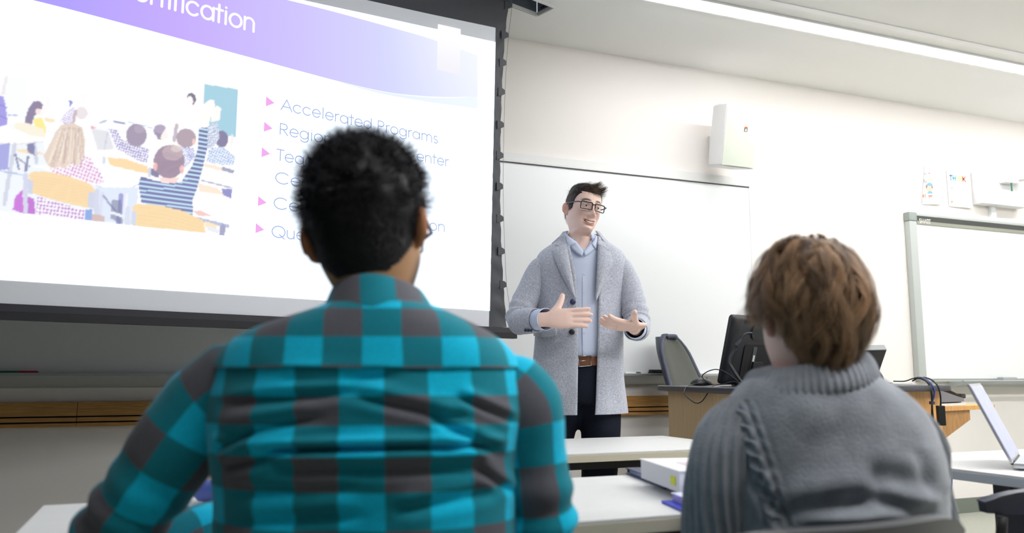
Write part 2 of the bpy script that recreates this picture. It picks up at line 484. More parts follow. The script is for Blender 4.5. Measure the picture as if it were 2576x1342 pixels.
marker(60, 932, .12, srgb(190, 24, 60), 'red whiteboard marker next to the green one under the screen')
marker(1592, 941, .11, srgb(230, 230, 230), 'white whiteboard marker on the tray right beside the grey coat', srgb(60, 60, 66))

# ---------------------------------------------------------------- ceiling light strips
M_LED_F = mat('led_front', (1, 1, 1), 0.5, emit=(0.985, 0.99, 1.0), estr=LIGHT_FRONT)
M_LED_R = mat('led_room', (1, 1, 1), 0.5, emit=(0.975, 0.985, 1.0), estr=LIGHT_ROOM)
M_FIX = mat('fixture_white', srgb(236, 236, 236), .5)
def strip(y, x0, x1, m, label):
    t = thing('ceiling_light', label, 'light', ((x0 + x1) / 2, y, CEIL), 'linear ceiling lights')
    g = G(); g.span((x0 + .02, y - .034, CEIL - .02), (x1 - .02, y + .034, CEIL - .012)); part('diffuser', g, m, t)
    g = G(); g.span((x0, y - .06, CEIL - .014), (x1, y - .036, CEIL - .001)); g.span((x0, y + .036, CEIL - .014), (x1, y + .06, CEIL - .001))
    g.span((x0, y - .036, CEIL - .014), (x0 + .018, y + .036, CEIL - .001)); g.span((x1 - .018, y - .036, CEIL - .014), (x1, y + .036, CEIL - .001))
    part('housing', g, M_FIX, t)
    g = G(); g.span((x0, y - .19, CEIL - .006), (x1, y - .165, CEIL - .0005)); part('trim_bar', g, M_FIX, t)
strip(3.655, 2.25, 7.2, M_LED_F, 'long bright linear light along the ceiling near the front wall')
strip(1.75, 1.9, 6.8, M_LED_R, 'linear ceiling light over the student tables')
strip(0.05, 0.3, 6.8, M_LED_R, 'linear ceiling light above the seats behind the two seated people')

# ---------------------------------------------------------------- wall speaker
M_SPK = mat('speaker_white', srgb(244, 244, 244), .45)
M_GRL = mat('speaker_grille', srgb(212, 217, 202), .6, bump=.2, bscale=900)  # darker than the cabinet: downward-facing shade put into the colour
sp = thing('wall_speaker', 'white wall speaker tilted downwards above the whiteboard corner', 'speaker', (3.45, WALL_Y, 2.3))
sd = 4.14   # depth along the camera's level heading for the front face
# front face corners follow the photograph; depth runs back to the wall
sc = ony(1866, 342, 4.18)
yaw_s = math.radians(1); tilt = math.radians(12)
Ms = Matrix.Rotation(yaw_s, 3, 'Z') @ Matrix.Rotation(tilt, 3, 'X')
W, Hh, Dp = .262, .405, .20
def S(p): v = Ms @ Vector(p); return (sc[0] + v[0], sc[1] + v[1], sc[2] + v[2])
# body: rounded trapezoid section, narrower at the back
sec = [(-W / 2, .012), (W / 2, .012), (W / 2, .10), (W * .43, Dp * .85), (W * .36, Dp), (-W * .36, Dp), (-W * .43, Dp * .85), (-W / 2, .10)]
g = G()
rows = []
for z, k in ((-Hh / 2, .93), (-Hh / 2 + .012, 1), (Hh / 2 - .012, 1), (Hh / 2, .93)):
    rows.append([S((x * k, y if y < .05 else y * (k if k < 1 else 1), z)) for x, y in sec])
g.grid(rows, closeu=True); n = len(sec); g.f.append(tuple(range(n))); g.f.append(tuple(range(3 * n, 4 * n)))
body = part('cabinet', g, M_SPK, sp, auto=35)
g = G(); bmx = []
N = 10
rowsf = []
for z in (-Hh / 2 + .006, -Hh / 2 + .02, 0, Hh / 2 - .02, Hh / 2 - .006):
    rowsf.append([S((x, .010 - .016 * (1 - (2 * x / W) ** 2), z)) for x in np.linspace(-W / 2 + .004, W / 2 - .004, N)])
g.grid(rowsf)
g2 = [[S((x, .0125, z)) for x in np.linspace(-W / 2 + .004, W / 2 - .004, N)] for z in (-Hh / 2 + .006, -Hh / 2 + .02, 0, Hh / 2 - .02, Hh / 2 - .006)]
g.grid(g2)
part('grille', g, M_GRL, sp, smooth=True, recalc=False)
g = G(); bc = (.022, -.0075, .045)
g.add([S((bc[0] + x, bc[1], bc[2] + z)) for x, z in ((-.012, -.016), (.012, -.016), (.012, .006), (-.012, .006))], [(0, 1, 2, 3)])
bd = part('badge', g, mat('badge_black', (.015, .015, .015), .4), sp, recalc=False)
g = G(); g.add([S((bc[0] + x, bc[1], bc[2] + z)) for x, z in ((-.012, .006), (.012, .006), (.012, .015), (-.012, .015))], [(0, 1, 2, 3)])
part('badge_top', g, mat('badge_orange', srgb(235, 90, 50), .4), bd, recalc=False)
g = G(); lettering(g, 'JBL', S((bc[0] - .0085, bc[1] - .0006, bc[2] - .0125)), tuple(Ms @ Vector((1, 0, 0))), tuple(Ms @ Vector((0, 0, 1))), .019, .16, width=.017)
o_ = part('badge_lettering', g, mat('badge_white', srgb(235, 235, 232), .5), bd, recalc=False); o_['kind'] = 'stuff'
g = G(); wq = (sc[0] + .02, WALL_Y, sc[2] - .01)
g.span((wq[0] - .05, WALL_Y - .025, wq[2] - .09), (wq[0] + .05, WALL_Y - .001, wq[2] + .09), .004)
g.tube([(wq[0], WALL_Y - .02, wq[2]), S((-.0, Dp - .03, 0))], .02, 12)
part('wall_bracket', g, M_SPK, sp, auto=40)
# ================================================================== PROJECTION SCREEN
M_FAB = mat('matte_screen_fabric', srgb(236, 238, 244), 0.85, spec=0.1)
M_BLK = mat('black_screen_border', srgb(58, 60, 66), 0.55, bump=.1, bscale=60)
M_BAR = mat('black_screen_bar', srgb(44, 44, 52), 0.45)
M_BAR2 = mat('black_screen_bar_under', srgb(24, 24, 30), 0.6)
ps = thing('projection_screen', 'large pull-down projection screen showing a purple and white slide', 'screen', (*scr(-1.8, 0)[:2], 1.19))
SL, SR_ = -3.35, -.40
ZB0, ZB1 = 1.191, 1.248
# white fabric (front), black back
g = G(); g.add([scr(SL, 1.245, .0), scr(-.396, 1.245, 0), scr(-.359, 2.872, 0), scr(-.47, 2.91, 0), scr(SL, 2.91 + .13, 0), ], [(0, 1, 2, 3, 4)])
# top edge of the fabric rises to the left as in the photograph
tl = [onscreen(1248, 70), onscreen(1085, 36), onscreen(922, 0)]
g = G(); topz = [(-.359, tl[0][1]), (tl[1][0], tl[1][1]), (tl[2][0], tl[2][1])]
pts = [scr(SL, 1.246, 0), scr(-.397, 1.246, 0)] + [scr(s, z, 0) for s, z in topz] + [scr(-1.6, topz[-1][1] + .012, 0), scr(SL, topz[-1][1] + .012, 0)]
g.prism(pts, S_NRM, .0008); fab = part('fabric', g, M_FAB, ps)
# black border: right flank with a slightly hollow outer edge, left flank, top drop
def edge_px(y):
    return np.interp(y, [0, 89, 159, 232, 315, 392, 470, 551, 633, 717, 822], [1280, 1270, 1265.5, 1262, 1259.5, 1258, 1258, 1258.5, 1261.5, 1266, 1274])
def inner_px(y):
    return np.interp(y, [0, 70, 783, 830], [1249.5, 1248, 1232, 1231])
rows = []
nR = 60
for y in np.linspace(-30, 824, nR):
    a = inner_px(max(y, 0)) - 1; b = edge_px(y)
    row = []
    for k in range(7):
        t = k / 6
        s, z = onscreen(a + (b - a) * t, y)
        wv = .004 * math.sin(y * .115 + 2.2 * t) * math.sin(t * math.pi) * (1.0 if y > 60 else .2) + .003 * math.sin(y * .31 + 5 * t) * t
        row.append(scr(s, min(z, CEIL + .08), .001 + wv))
    rows.append(row)
g = G(); g.grid(rows); part('side_border', g, M_BLK, ps, smooth=True)
g = G(); g.add([scr(SL - .12, 1.246, -.001), scr(SL, 1.246, -.001), scr(SL, CEIL + .08, -.001), scr(SL - .12, CEIL + .08, -.001)], [(0, 1, 2, 3)]); part('side_border', g, M_BLK, ps)
pts = [scr(SL, topz[-1][1] + .0125, .0004), scr(-1.6, topz[-1][1] + .0125, .0004)] + [scr(s, z, .0004) for s, z in reversed(topz)] + [scr(-.352, CEIL + .08, .0004), scr(SL, CEIL + .08, .0004)]
g = G(); g.prism(pts, S_NRM, .001); part('top_drop', g, M_BLK, ps)
g = G(); g.add([scr(SL - .1, 1.246, -.004), scr(-.36, 1.246, -.004), scr(-.30, CEIL + .08, -.004), scr(SL - .1, CEIL + .08, -.004)], [(0, 1, 2, 3)]); part('blackout_backing', g, M_BLK, ps)
# tabs that hold the tension cord
tabs = [14, 89, 159, 232, 315, 392, 470, 551, 633, 717]
cordx = [1287, 1278, 1272.5, 1269, 1266.5, 1265, 1264, 1265.5, 1268.5, 1272.5]
for y, cxp in zip(tabs, cordx):
    e = edge_px(y)
    pl = [(e - 10, y - 11), (e + 1, y - 9), (cxp, y - 4), (cxp + .5, y + 5), (e + 1, y + 8), (e - 10, y + 10)]
    g = G(); g.prism([scr(*onscreen(*p), .006) for p in pl], S_NRM, .003); part('cord_tab', g, M_BLK, ps)
cord = [(1289, -12)] + list(zip(cordx, tabs)) + [(1281, 775), (1289, 822)]
g = G(); g.tube([scr(*onscreen(*p), .005) for p in cord], .0012, 6); part('tension_cord', g, mat('steel_cord', srgb(150, 150, 150), .4, metal=.5), ps, smooth=True)
# weighted bottom bar (two-tone)
sb = onscreen(1296, 840)[0]
g = G(); 
def bar(s0, s1, z0, z1, o0, o1):
    g = G(); g.prism([scr(s0, z0, o0), scr(s0, z1, o0), scr(s0, z1, o1), scr(s0, z0, o1)], S_DIR, s1 - s0); return g
part('bottom_bar', bar(SL - .16, sb - .022, 1.2205, 1.2475, -.012, .012), M_BAR, ps)
part('bar_grip', bar(SL - .16, sb, 1.191, 1.2200, -.016, .016), M_BAR2, ps)

# ------------------------------------------------------------------ what the slide shows
E_WHITE = mat('slide_white', (0, 0, 0), .9, emit=(0.80, 0.89, 1.0), estr=SLIDE_POWER * 1.4, spec=0.0)
def slide_poly(pts, off): return [scr(*onscreen(*p), off) for p in pts]
# lit white area
lit = [(-1, 705), (1232, 783), (1247, 106), (760, 0)]
pts = [scr(SL + .12, 1.329, .0012)] + [scr(-.396, 1.329, .0012)] + [scr(*onscreen(1246.5, 106), .0012), scr(*onscreen(1000, 52), .0012), scr(*onscreen(760, 0), .0012), scr(-1.7, onscreen(760, 0)[1] + .006, .0012), scr(SL + .12, onscreen(760, 0)[1] + .006, .0012)]
g = G(); g.add(pts, [tuple(range(len(pts)))]); slide = part('slide', g, E_WHITE, ps)
slide['label'] = 'projected slide, white with a purple banner'

# --- purple banner: fine coloured sheet with a colour stored per point
def strip_sheet(top, bot, n, m, off, colf, name, alpha=None):
    T = catmull(top, n); B = catmull(bot, n)
    P = np.zeros((m, n, 2))
    for j in range(m):
        P[j] = T + (B - T) * j / (m - 1)
    V = np.array([[scr(*onscreen(*P[j, i]), off) for i in range(n)] for j in range(m)])
    g = G(); g.grid(V); C = np.array([[colf(i / (n - 1), j / (m - 1), P[j, i]) for i in range(n)] for j in range(m)]).reshape(-1, 3)
    o = part(name, g, attr_mat('slide_picture_light', emit=SLIDE_POWER), slide, recalc=False)
    set_col(o, C); return o
def lerpc(stops, t):
    xs = [s[0] for s in stops]
    return tuple(float(np.interp(t, xs, [s[1][k] for s in stops])) for k in range(3))
c_l, c_m, c_r, c_e = srgb(170, 160, 255), srgb(198, 180, 255), srgb(212, 208, 250), srgb(236, 240, 252)
def bcol(u, v, p):
    t = (p[0] + 300) / 1500.0
    c = lerpc([(0, srgb(150, 140, 250)), (.3, srgb(176, 160, 255)), (.5, srgb(196, 172, 255)), (.68, srgb(204, 192, 255)), (.86, srgb(212, 214, 250)), (1, srgb(236, 241, 252))], t)
    w = max(0.0, min(1.0, (p[0] - 950) / 250)) * max(0, min(1, (250 - p[1]) / 200)) * .5
    return tuple(a + (1 - a) * w for a in c)
def low_band(u, v, p):
    w = max(0.0, min(1.0, (p[0] - 880) / 320))
    return tuple(a + (b - a) * w for a, b in zip(srgb(226, 236, 255), srgb(238, 246, 255)))
# pale lower curl of the banner
strip_sheet([(860, 208), (960, 231), (1060, 244), (1130, 247), (1200, 243)], [(862, 210), (960, 236), (1060, 254), (1130, 264), (1201, 273)], 40, 6, .0018, low_band, 'banner_curl')
strip_sheet([(-420, -300), (-100, -200), (300, -92), (720, 0), (1000, 74), (1101, 104), (1201, 140)], [(-420, -95), (-150, -42), (79, 0), (540, 121), (900, 217), (1060, 242), (1201, 244)], 70, 14, .0024, bcol, 'banner')
# small white tab standing over the banner
strip_sheet([(1101, 61), (1158, 74)], [(1098, 176), (1157, 189)], 6, 8, .0032, lambda u, v, p: lerpc([(0, srgb(253, 253, 255)), (1, srgb(240, 238, 246))], v), 'banner_tab')
# lettering
E_TXT = mat('slide_text_blue', (0, 0, 0), .9, emit=srgb(150, 170, 220), estr=SLIDE_POWER, spec=0)
E_TTL = mat('slide_title_white', (0, 0, 0), .9, emit=(1, 1, 1), estr=SLIDE_POWER * 1.1, spec=0)
E_BUL = mat('slide_bullet_pink', (0, 0, 0), .9, emit=srgb(240, 172, 238), estr=SLIDE_POWER, spec=0)
def text_px(s, p0, p1, em, weight, m, name, off=.003):
    a = onscreen(*p0); b = onscreen(*p1)
    z = (a[1] + b[1]) / 2
    g = G(); lettering(g, s, scr(a[0], z, off), S_DIR, (0, 0, 1), em, weight, width=b[0] - a[0])
    o = part(name, g, m, slide, recalc=False); o['kind'] = 'stuff'; return o
sr_, sn_ = onscreen(380, 8)[0], onscreen(637, 80)[0]; zt_ = onscreen(614, 74)[1]
emw = (sn_ - sr_) / 4.18
g = G(); lettering(g, 'Certification', scr(sr_ - emw * 1.46, zt_, .003), S_DIR, (0, 0, 1), .104, .100, width=emw * 5.74)
o = part('title_lettering', g, E_TTL, slide, recalc=False); o['kind'] = 'stuff'
text_px('Accelerated Programs', (705, 276), (1102, 362), .066, .058, E_TXT, 'line_lettering')
text_px('Region', (700, 338), (836, 364), .066, .058, E_TXT, 'line_lettering')
text_px('Teac', (694, 403), (790, 420), .066, .058, E_TXT, 'line_lettering')
text_px('enter', (1046, 405), (1129, 419), .066, .058, E_TXT, 'line_lettering')
text_px('Cert', (690, 460), (788, 476), .066, .058, E_TXT, 'line_lettering')
text_px('Cert', (686, 524), (784, 538), .066, .058, E_TXT, 'line_lettering')
text_px('on', (1078, 579), (1120, 584), .066, .058, E_TXT, 'line_lettering')
text_px('Ques', (681, 596), (786, 608), .066, .058, E_TXT, 'line_lettering')
for (x, y) in ((668, 256), (663, 320), (657, 384), (648, 507), (642, 575)):
    g = G(); g.add(slide_poly([(x + 1, y - 13), (x + 22, y + 4), (x, y + 12)], .003), [(0, 1, 2)]); part('bullet', g, E_BUL, slide, recalc=False)

# --- projected picture: classroom with pupils raising hands, painted on a fine sheet
sx0 = SL + .14; sx1 = onscreen(590, 400)[0]
z0p, z1p = 1.571, 2.46
NX, NZ = 430, 250
ss = np.linspace(sx0, sx1, NX); zz = np.linspace(z0p, z1p, NZ)
SS, ZZ = np.meshgrid(ss, zz)
PW = S_ORG[None, None, :] + S_DIR[None, None, :] * SS[..., None]; PW = PW.copy(); PW[..., 2] = ZZ
rel = PW - CAM; dep = rel @ FWD
PX = CX + FPX * (rel @ RGT) / dep; PY = CY - FPX * (rel @ UPV) / dep
IMG = np.ones((NZ, NX, 3)); IMG[:] = srgb(254, 254, 255)
def inpoly(poly):
    inside = np.zeros(PX.shape, bool); n = len(poly); j = n - 1
    for i in range(n):
        xi, yi = poly[i]; xj, yj = poly[j]
        cond = ((yi > PY) != (yj > PY)) & (PX < (xj - xi) * (PY - yi) / (yj - yi + 1e-9) + xi)
        inside ^= cond; j = i
    return inside
def cv(pts): return [(x / 2.855, 150 + y / 2.855) for x, y in pts]
def paint(poly, col, a=1.0, crop=True):
    m = inpoly(cv(poly) if crop else poly); c = np.array(srgb(*col)); IMG[m] = IMG[m] * (1 - a) + c * a; return m
def ell(cx, cy, rx, ry, col, a=1.0, rot=0.0):
    t = np.linspace(0, 2 * math.pi, 28, endpoint=False); r = math.radians(rot)
    return paint([(cx + rx * math.cos(k) * math.cos(r) - ry * math.sin(k) * math.sin(r), cy + rx * math.cos(k) * math.sin(r) + ry * math.sin(k) * math.cos(r)) for k in t], col, a)
def line(pts, w, col, a=1.0):
    for p in ribbon2d(pts, w, 3): paint([tuple(q) for q in p], col, a)
def pattern(mask, ca, cb, sc, ang=0.0, kind='plaid', thr=.0):
    r = math.radians(ang); u = (PX * math.cos(r) + PY * math.sin(r)) / sc; v = (-PX * math.sin(r) + PY * math.cos(r)) / sc
    if kind == 'stripe': k = (np.sin(v * 2 * math.pi) > thr)
    else: k = (np.sin(u * 2 * math.pi) * .5 + np.sin(v * 2 * math.pi) * .5 + .25 * np.sin(u * 5.1 + v * 3)) > thr
    IMG[mask & k] = srgb(*ca); IMG[mask & ~k] = srgb(*cb)
# floor and left side tint
paint([(-900, 560), (300, 560), (340, 700), (760, 930), (900, 1400), (-900, 1400)], (232, 240, 252), .8)
paint([(-900, 150), (200, 0), (200, 420), (-900, 420)], (246, 250, 255), 1)
# green board and teacher
m = paint([(1465, 177), (1732, 219), (1702, 560), (1452, 520)], (150, 202, 222))
ell(1372, 285, 34, 44, (96, 80, 110)); ell(1362, 300, 24, 36, (252, 246, 246)); paint([(1340, 330), (1415, 325), (1430, 520), (1320, 520)], (254, 254, 255), .9)
# far desks
for pts in ([(60, 455), (200, 470), (400, 520), (400, 540), (60, 500)], [(640, 470), (1000, 520), (1000, 550), (640, 500)]): paint(pts, (244, 246, 250))
line([(60, 400), (120, 402)], 10, (180, 184, 220)); line([(820, 445), (890, 460)], 16, (120, 130, 190)); line([(920, 450), (1090, 492)], 6, (170, 200, 236)); line([(720, 455), (760, 440)], 14, (170, 190, 215))
paint([(655, 500), (780, 520), (820, 650), (700, 650)], (224, 224, 232)); line([(770, 530), (750, 640)], 10, (196, 202, 222)); paint([(652, 475), (692, 495), (655, 500)], (240, 150, 165))
# back-row pupils (left)
paint([(-40, 260), (25, 265), (45, 360), (52, 470), (-40, 490)], (150, 140, 226)); line([(-20, 320), (48, 345)], 8, (110, 100, 200)); line([(-20, 400), (52, 425)], 8, (110, 100, 200))
paint([(5, 255), (35, 130), (55, 60), (85, 20), (75, 60), (55, 120), (35, 250)], (236, 228, 232))
paint([(205, 350), (240, 300), (290, 300), (308, 330), (290, 380), (250, 400), (225, 470), (180, 460), (185, 410)], (120, 104, 146))
ell(275, 375, 20, 22, (246, 226, 220)); paint([(235, 430), (300, 415), (330, 490), (325, 545), (260, 520)], (250, 232, 130)); paint([(330, 260), (365, 290), (350, 350), (300, 420), (280, 400), (330, 320)], (250, 244, 244))
paint([(495, 292), (525, 305), (500, 345)], (100, 120, 210))
paint([(470, 470), (430, 440), (480, 370), (530, 340), (545, 390), (520, 460)], (236, 228, 244)); pattern(inpoly(cv([(470, 470), (430, 440), (480, 370), (530, 340), (545, 390), (520, 460)])), (196, 180, 226), (248, 246, 252), 6, 20)
paint([(530, 340), (560, 220), (585, 235), (600, 225), (630, 260), (600, 330), (560, 370)], (250, 247, 247)); ell(585, 385, 44, 44, (232, 222, 226)); line([(545, 370), (525, 450)], 22, (196, 172, 184))
ell(785, 310, 22, 34, (252, 250, 250))
# wooden chairs further back
paint([(100, 455), (190, 455), (310, 500), (330, 560), (250, 560), (110, 500)], (246, 238, 218)); paint([(110, 640), (290, 660), (320, 690), (130, 665)], (244, 222, 186))
line([(330, 430), (380, 440)], 28, (246, 224, 186))
# front left desk
paint([(-400, 470), (0, 500), (320, 565), (320, 590), (100, 610), (-400, 560)], (254, 253, 250)); line([(-300, 575), (90, 612), (315, 590)], 8, (222, 220, 226))
line([(105, 610), (30, 1040)], 30, (204, 208, 226)); line([(245, 600), (262, 740)], 26, (200, 204, 226)); paint([(-60, 620), (70, 600), (60, 790), (-60, 800)], (120, 120, 214), .8)
paint([(190, 610), (245, 600), (250, 690), (200, 670)], (110, 110, 160)); line([(110, 680), (135, 790)], 14, (120, 122, 160)); line([(200, 700), (185, 800)], 20, (120, 122, 160)); line([(100, 690), (210, 770)], 10, (130, 132, 170)); line([(0, 800), (160, 830)], 12, (176, 190, 220))
# mid pupils
m = paint([(780, 500), (830, 500), (880, 580), (960, 600), (1070, 650), (1055, 740), (900, 720), (840, 640)], (240, 236, 250)); pattern(m, (140, 128, 200), (250, 249, 254), 6.2, 15)
ell(978, 545, 74, 82, (150, 134, 164)); ell(1000, 500, 40, 30, (176, 160, 184), .6)
ell(1148, 512, 46, 46, (164, 150, 180)); paint([(1110, 520), (1170, 540), (1165, 585), (1130, 570)], (140, 126, 160)); paint([(1190, 490), (1210, 560), (1160, 590), (1150, 560)], (252, 240, 236)); line([(1268, 470), (1250, 580)], 26, (190, 176, 190))
m = paint([(1300, 620), (1390, 640), (1400, 700), (1330, 780), (1290, 700)], (220, 224, 246)); pattern(m, (140, 146, 214), (246, 248, 255), 5, 30)
ell(1335, 565, 70, 68, (168, 146, 160)); ell(1390, 590, 12, 22, (240, 196, 190))
m = paint([(1500, 650), (1590, 620), (1690, 700), (1670, 765), (1480, 740)], (214, 226, 246)); pattern(m, (150, 176, 226), (244, 250, 255), 6, 25)
ell(1592, 572, 46, 60, (110, 100, 146)); m = paint([(1500, 470), (1560, 450), (1575, 560), (1530, 640), (1480, 640)], (220, 232, 250)); pattern(m, (130, 150, 200), (246, 250, 255), 4.5, 10)
paint([(1515, 450), (1520, 370), (1555, 330), (1588, 350), (1575, 440)], (250, 247, 244)); paint([(1665, 530), (1680, 570), (1660, 660), (1650, 580)], (246, 240, 240)); 
paint([(1466, 745), (1590, 775), (1600, 800), (1470, 775)], (250, 228, 206)); line([(1600, 785), (1680, 810)], 26, (150, 152, 186))
# desks right
paint([(1440, 780), (1680, 822), (1670, 920), (1440, 860)], (253, 253, 254)); line([(1450, 870), (1670, 925)], 10, (168, 170, 200)); paint([(1590, 930), (1668, 930), (1662, 1000), (1600, 975)], (128, 126, 196)); paint([(1420, 890), (1560, 925), (1610, 975), (1430, 945)], (250, 228, 206))
paint([(690, 660), (830, 640), (980, 720), (1100, 770), (1030, 840), (760, 740)], (253, 252, 252))
paint([(770, 705), (900, 715), (1060, 770), (1065, 820), (960, 800), (790, 760)], (250, 214, 158)); line([(1075, 785), (1070, 840)], 20, (206, 210, 230)); line([(745, 705), (742, 745)], 20, (210, 214, 232)); paint([(1085, 780), (1140, 800), (1140, 850), (1085, 835)], (110, 104, 150))
# big desk in front of the girl
paint([(225, 770), (640, 720), (1000, 840), (1000, 900), (880, 975), (680, 900), (560, 880), (330, 790)], (254, 253, 253)); line([(690, 905), (860, 970), (985, 900)], 9, (214, 214, 224))
paint([(690, 920), (990, 920), (990, 1000), (940, 1180), (690, 1160)], (220, 230, 250)); line([(868, 975), (850, 1180)], 34, (150, 148, 210)); line([(735, 960), (715, 1110)], 26, (214, 218, 240)); line([(740, 980), (830, 1090)], 14, (140, 140, 190)); paint([(800, 1010), (870, 1010), (880, 1190), (790, 1140)], (90, 96, 140), .7); line([(800, 1100), (890, 1130)], 20, (236, 238, 250)); line([(912, 970), (900, 1100)], 18, (240, 240, 250))
# girl
m = paint([(560, 680), (640, 700), (750, 860), (735, 895), (610, 880), (560, 860), (380, 810), (350, 770)], (248, 240, 250)); pattern(m, (206, 120, 200), (252, 246, 252), 8.5, 20, thr=.25)
m = paint([(270, 985), (480, 1050), (620, 1075), (600, 1160), (260, 1110)], (244, 236, 250)); pattern(m, (176, 100, 196), (250, 246, 253), 9.0, 8, thr=.2)
paint([(400, 520), (440, 470), (520, 455), (590, 490), (612, 590), (600, 690), (560, 760), (500, 740), (470, 785), (430, 770), (390, 780), (350, 770), (310, 700), (360, 600)], (226, 206, 190))
for i in range(26):
    t = i / 25; x0 = 430 + 150 * t; x1 = 345 + 250 * t + 12 * math.sin(i * 2.3)
    line([(x0, 490 + 20 * abs(t - .5)), ((x0 + x1) / 2 + 8 * math.sin(i), 610), (x1, 745 + 25 * math.sin(i * 1.7))], 7 + 4 * (i % 3), [(236, 220, 204), (206, 180, 166), (244, 232, 214), (190, 162, 158)][i % 4], .75)
# boy
m = paint([(1010, 840), (1110, 870), (1200, 890), (1300, 880), (1380, 760), (1420, 640), (1425, 490), (1490, 490), (1490, 620), (1460, 760), (1410, 940), (1385, 1000), (1380, 1135), (1200, 1090), (1015, 1030), (993, 900)], (60, 60, 150))
pattern(m & (PY > 150 + 860 / 2.855), (84, 86, 160), (188, 224, 244), 10.6, 7, 'stripe', -.25)
pattern(m & (PY <= 150 + 860 / 2.855), (74, 78, 150), (196, 230, 246), 10.6, 8, 'stripe', -.15)
paint([(1140, 850), (1290, 850), (1260, 890), (1160, 880)], (250, 214, 208))
ell(1214, 735, 112, 120, (150, 122, 148)); ell(1240, 670, 76, 56, (190, 166, 176), .8); ell(1265, 640, 40, 26, (226, 208, 204), .6); ell(1115, 770, 16, 30, (240, 180, 176)); ell(1305, 790, 16, 32, (240, 190, 186))
for i in range(14): line([(1130 + 12 * i, 660 + 3 * abs(i - 7)), (1124 + 14 * i, 820)], 4, (122, 98, 130), .35)
paint([(1430, 490), (1440, 400), (1460, 320), (1500, 290), (1535, 290), (1545, 340), (1510, 420), (1495, 490)], (252, 248, 246))
paint([(1385, 1090), (1420, 1120), (1530, 1130), (1440, 1085)], (240, 196, 190)); line([(1390, 1140), (1640, 1200)], 26, (176, 182, 214)); line([(1600, 1200), (1590, 1270)], 40, (150, 152, 190)); paint([(1470, 1160), (1560, 1190), (1550, 1220), (1470, 1200)], (250, 226, 186))
# chair backs
paint([(205, 830), (230, 805), (330, 805), (480, 835), (640, 890), (680, 930), (660, 1070), (540, 1050), (380, 1010), (225, 960)], (246, 214, 160))
for k in range(7): line([(230, 840 + 20 * k), (440, 868 + 22 * k), (655, 930 + 18 * k)], 5, (238, 196, 132), .5)
line([(182, 830), (180, 1110)], 34, (206, 210, 232)); line([(695, 945), (688, 1160)], 36, (206, 210, 232)); paint([(197, 860), (235, 870), (228, 970), (200, 960)], (200, 206, 228)); paint([(635, 950), (680, 955), (672, 1070), (630, 1060)], (200, 206, 228))
paint([(90, 1080), (110, 980), (160, 940), (170, 1110)], (196, 90, 214)); paint([(198, 985), (245, 1000), (252, 1110), (198, 1110)], (186, 86, 206)); paint([(640, 1110), (755, 1125), (745, 1170), (640, 1155)], (206, 178, 176)); paint([(610, 1080), (665, 1075), (655, 1160), (605, 1155)], (120, 160, 226))
paint([(950, 1060), (985, 1035), (1150, 1050), (1320, 1090), (1460, 1160), (1475, 1245), (980, 1200), (955, 1130)], (246, 214, 158)); 
for k in range(5): line([(990, 1060 + 28 * k), (1200, 1090 + 28 * k), (1450, 1170 + 22 * k)], 5, (240, 200, 136), .5)
line([(918, 1070), (912, 1200)], 36, (214, 218, 236)); paint([(945, 1090), (982, 1098), (975, 1198), (940, 1190)], (206, 212, 230)); line([(1500, 1215), (1560, 1235)], 30, (230, 232, 244))
# fade upper area to white
fade = np.clip((PY - (150 + (170 + (PX * 2.855) * .02) / 2.855)) / 30, 0, 1)
mask_keep = inpoly(cv([(-1500, -1500), (1750, -40), (1740, 230), (1640, 1272), (-1500, 800)]))
V = np.zeros((NZ, NX, 3))
base_off = S_ORG - S_NRM * .0022
V[:] = base_off[None, None, :] + S_DIR[None, None, :] * SS[..., None]; V[..., 2] = ZZ
g = G()
idx = np.arange(NZ * NX).reshape(NZ, NX)
fq = np.stack([idx[:-1, :-1], idx[:-1, 1:], idx[1:, 1:], idx[1:, :-1]], -1).reshape(-1, 4)
# keep only quads inside the picture's outline
pxr = np.interp(PY, [150, 226, 595], [612, 606, 575])
ok = (PX <= pxr) & (PY > 190)
okq = (ok[:-1, :-1] & ok[:-1, 1:] & ok[1:, 1:] & ok[1:, :-1]).reshape(-1)
me = bpy.data.meshes.new('classroom_picture')
me.from_pydata((V.reshape(-1, 3) - ORG[slide.name]).tolist(), [], fq[okq].tolist())
me.materials.append(attr_mat('slide_picture_light', emit=SLIDE_POWER))
pic = bpy.data.objects.new('classroom_picture', me); _link(pic, slide, ORG[slide.name])
# slight softening of the painted sheet
K = IMG.copy()
K[1:-1, 1:-1] = (IMG[1:-1, 1:-1] * 4 + IMG[:-2, 1:-1] + IMG[2:, 1:-1] + IMG[1:-1, :-2] + IMG[1:-1, 2:]) / 8
K = K * .86 + .14
set_col(pic, K.reshape(-1, 3)); pic['label'] = 'projected photo of a classroom full of pupils seen from behind'
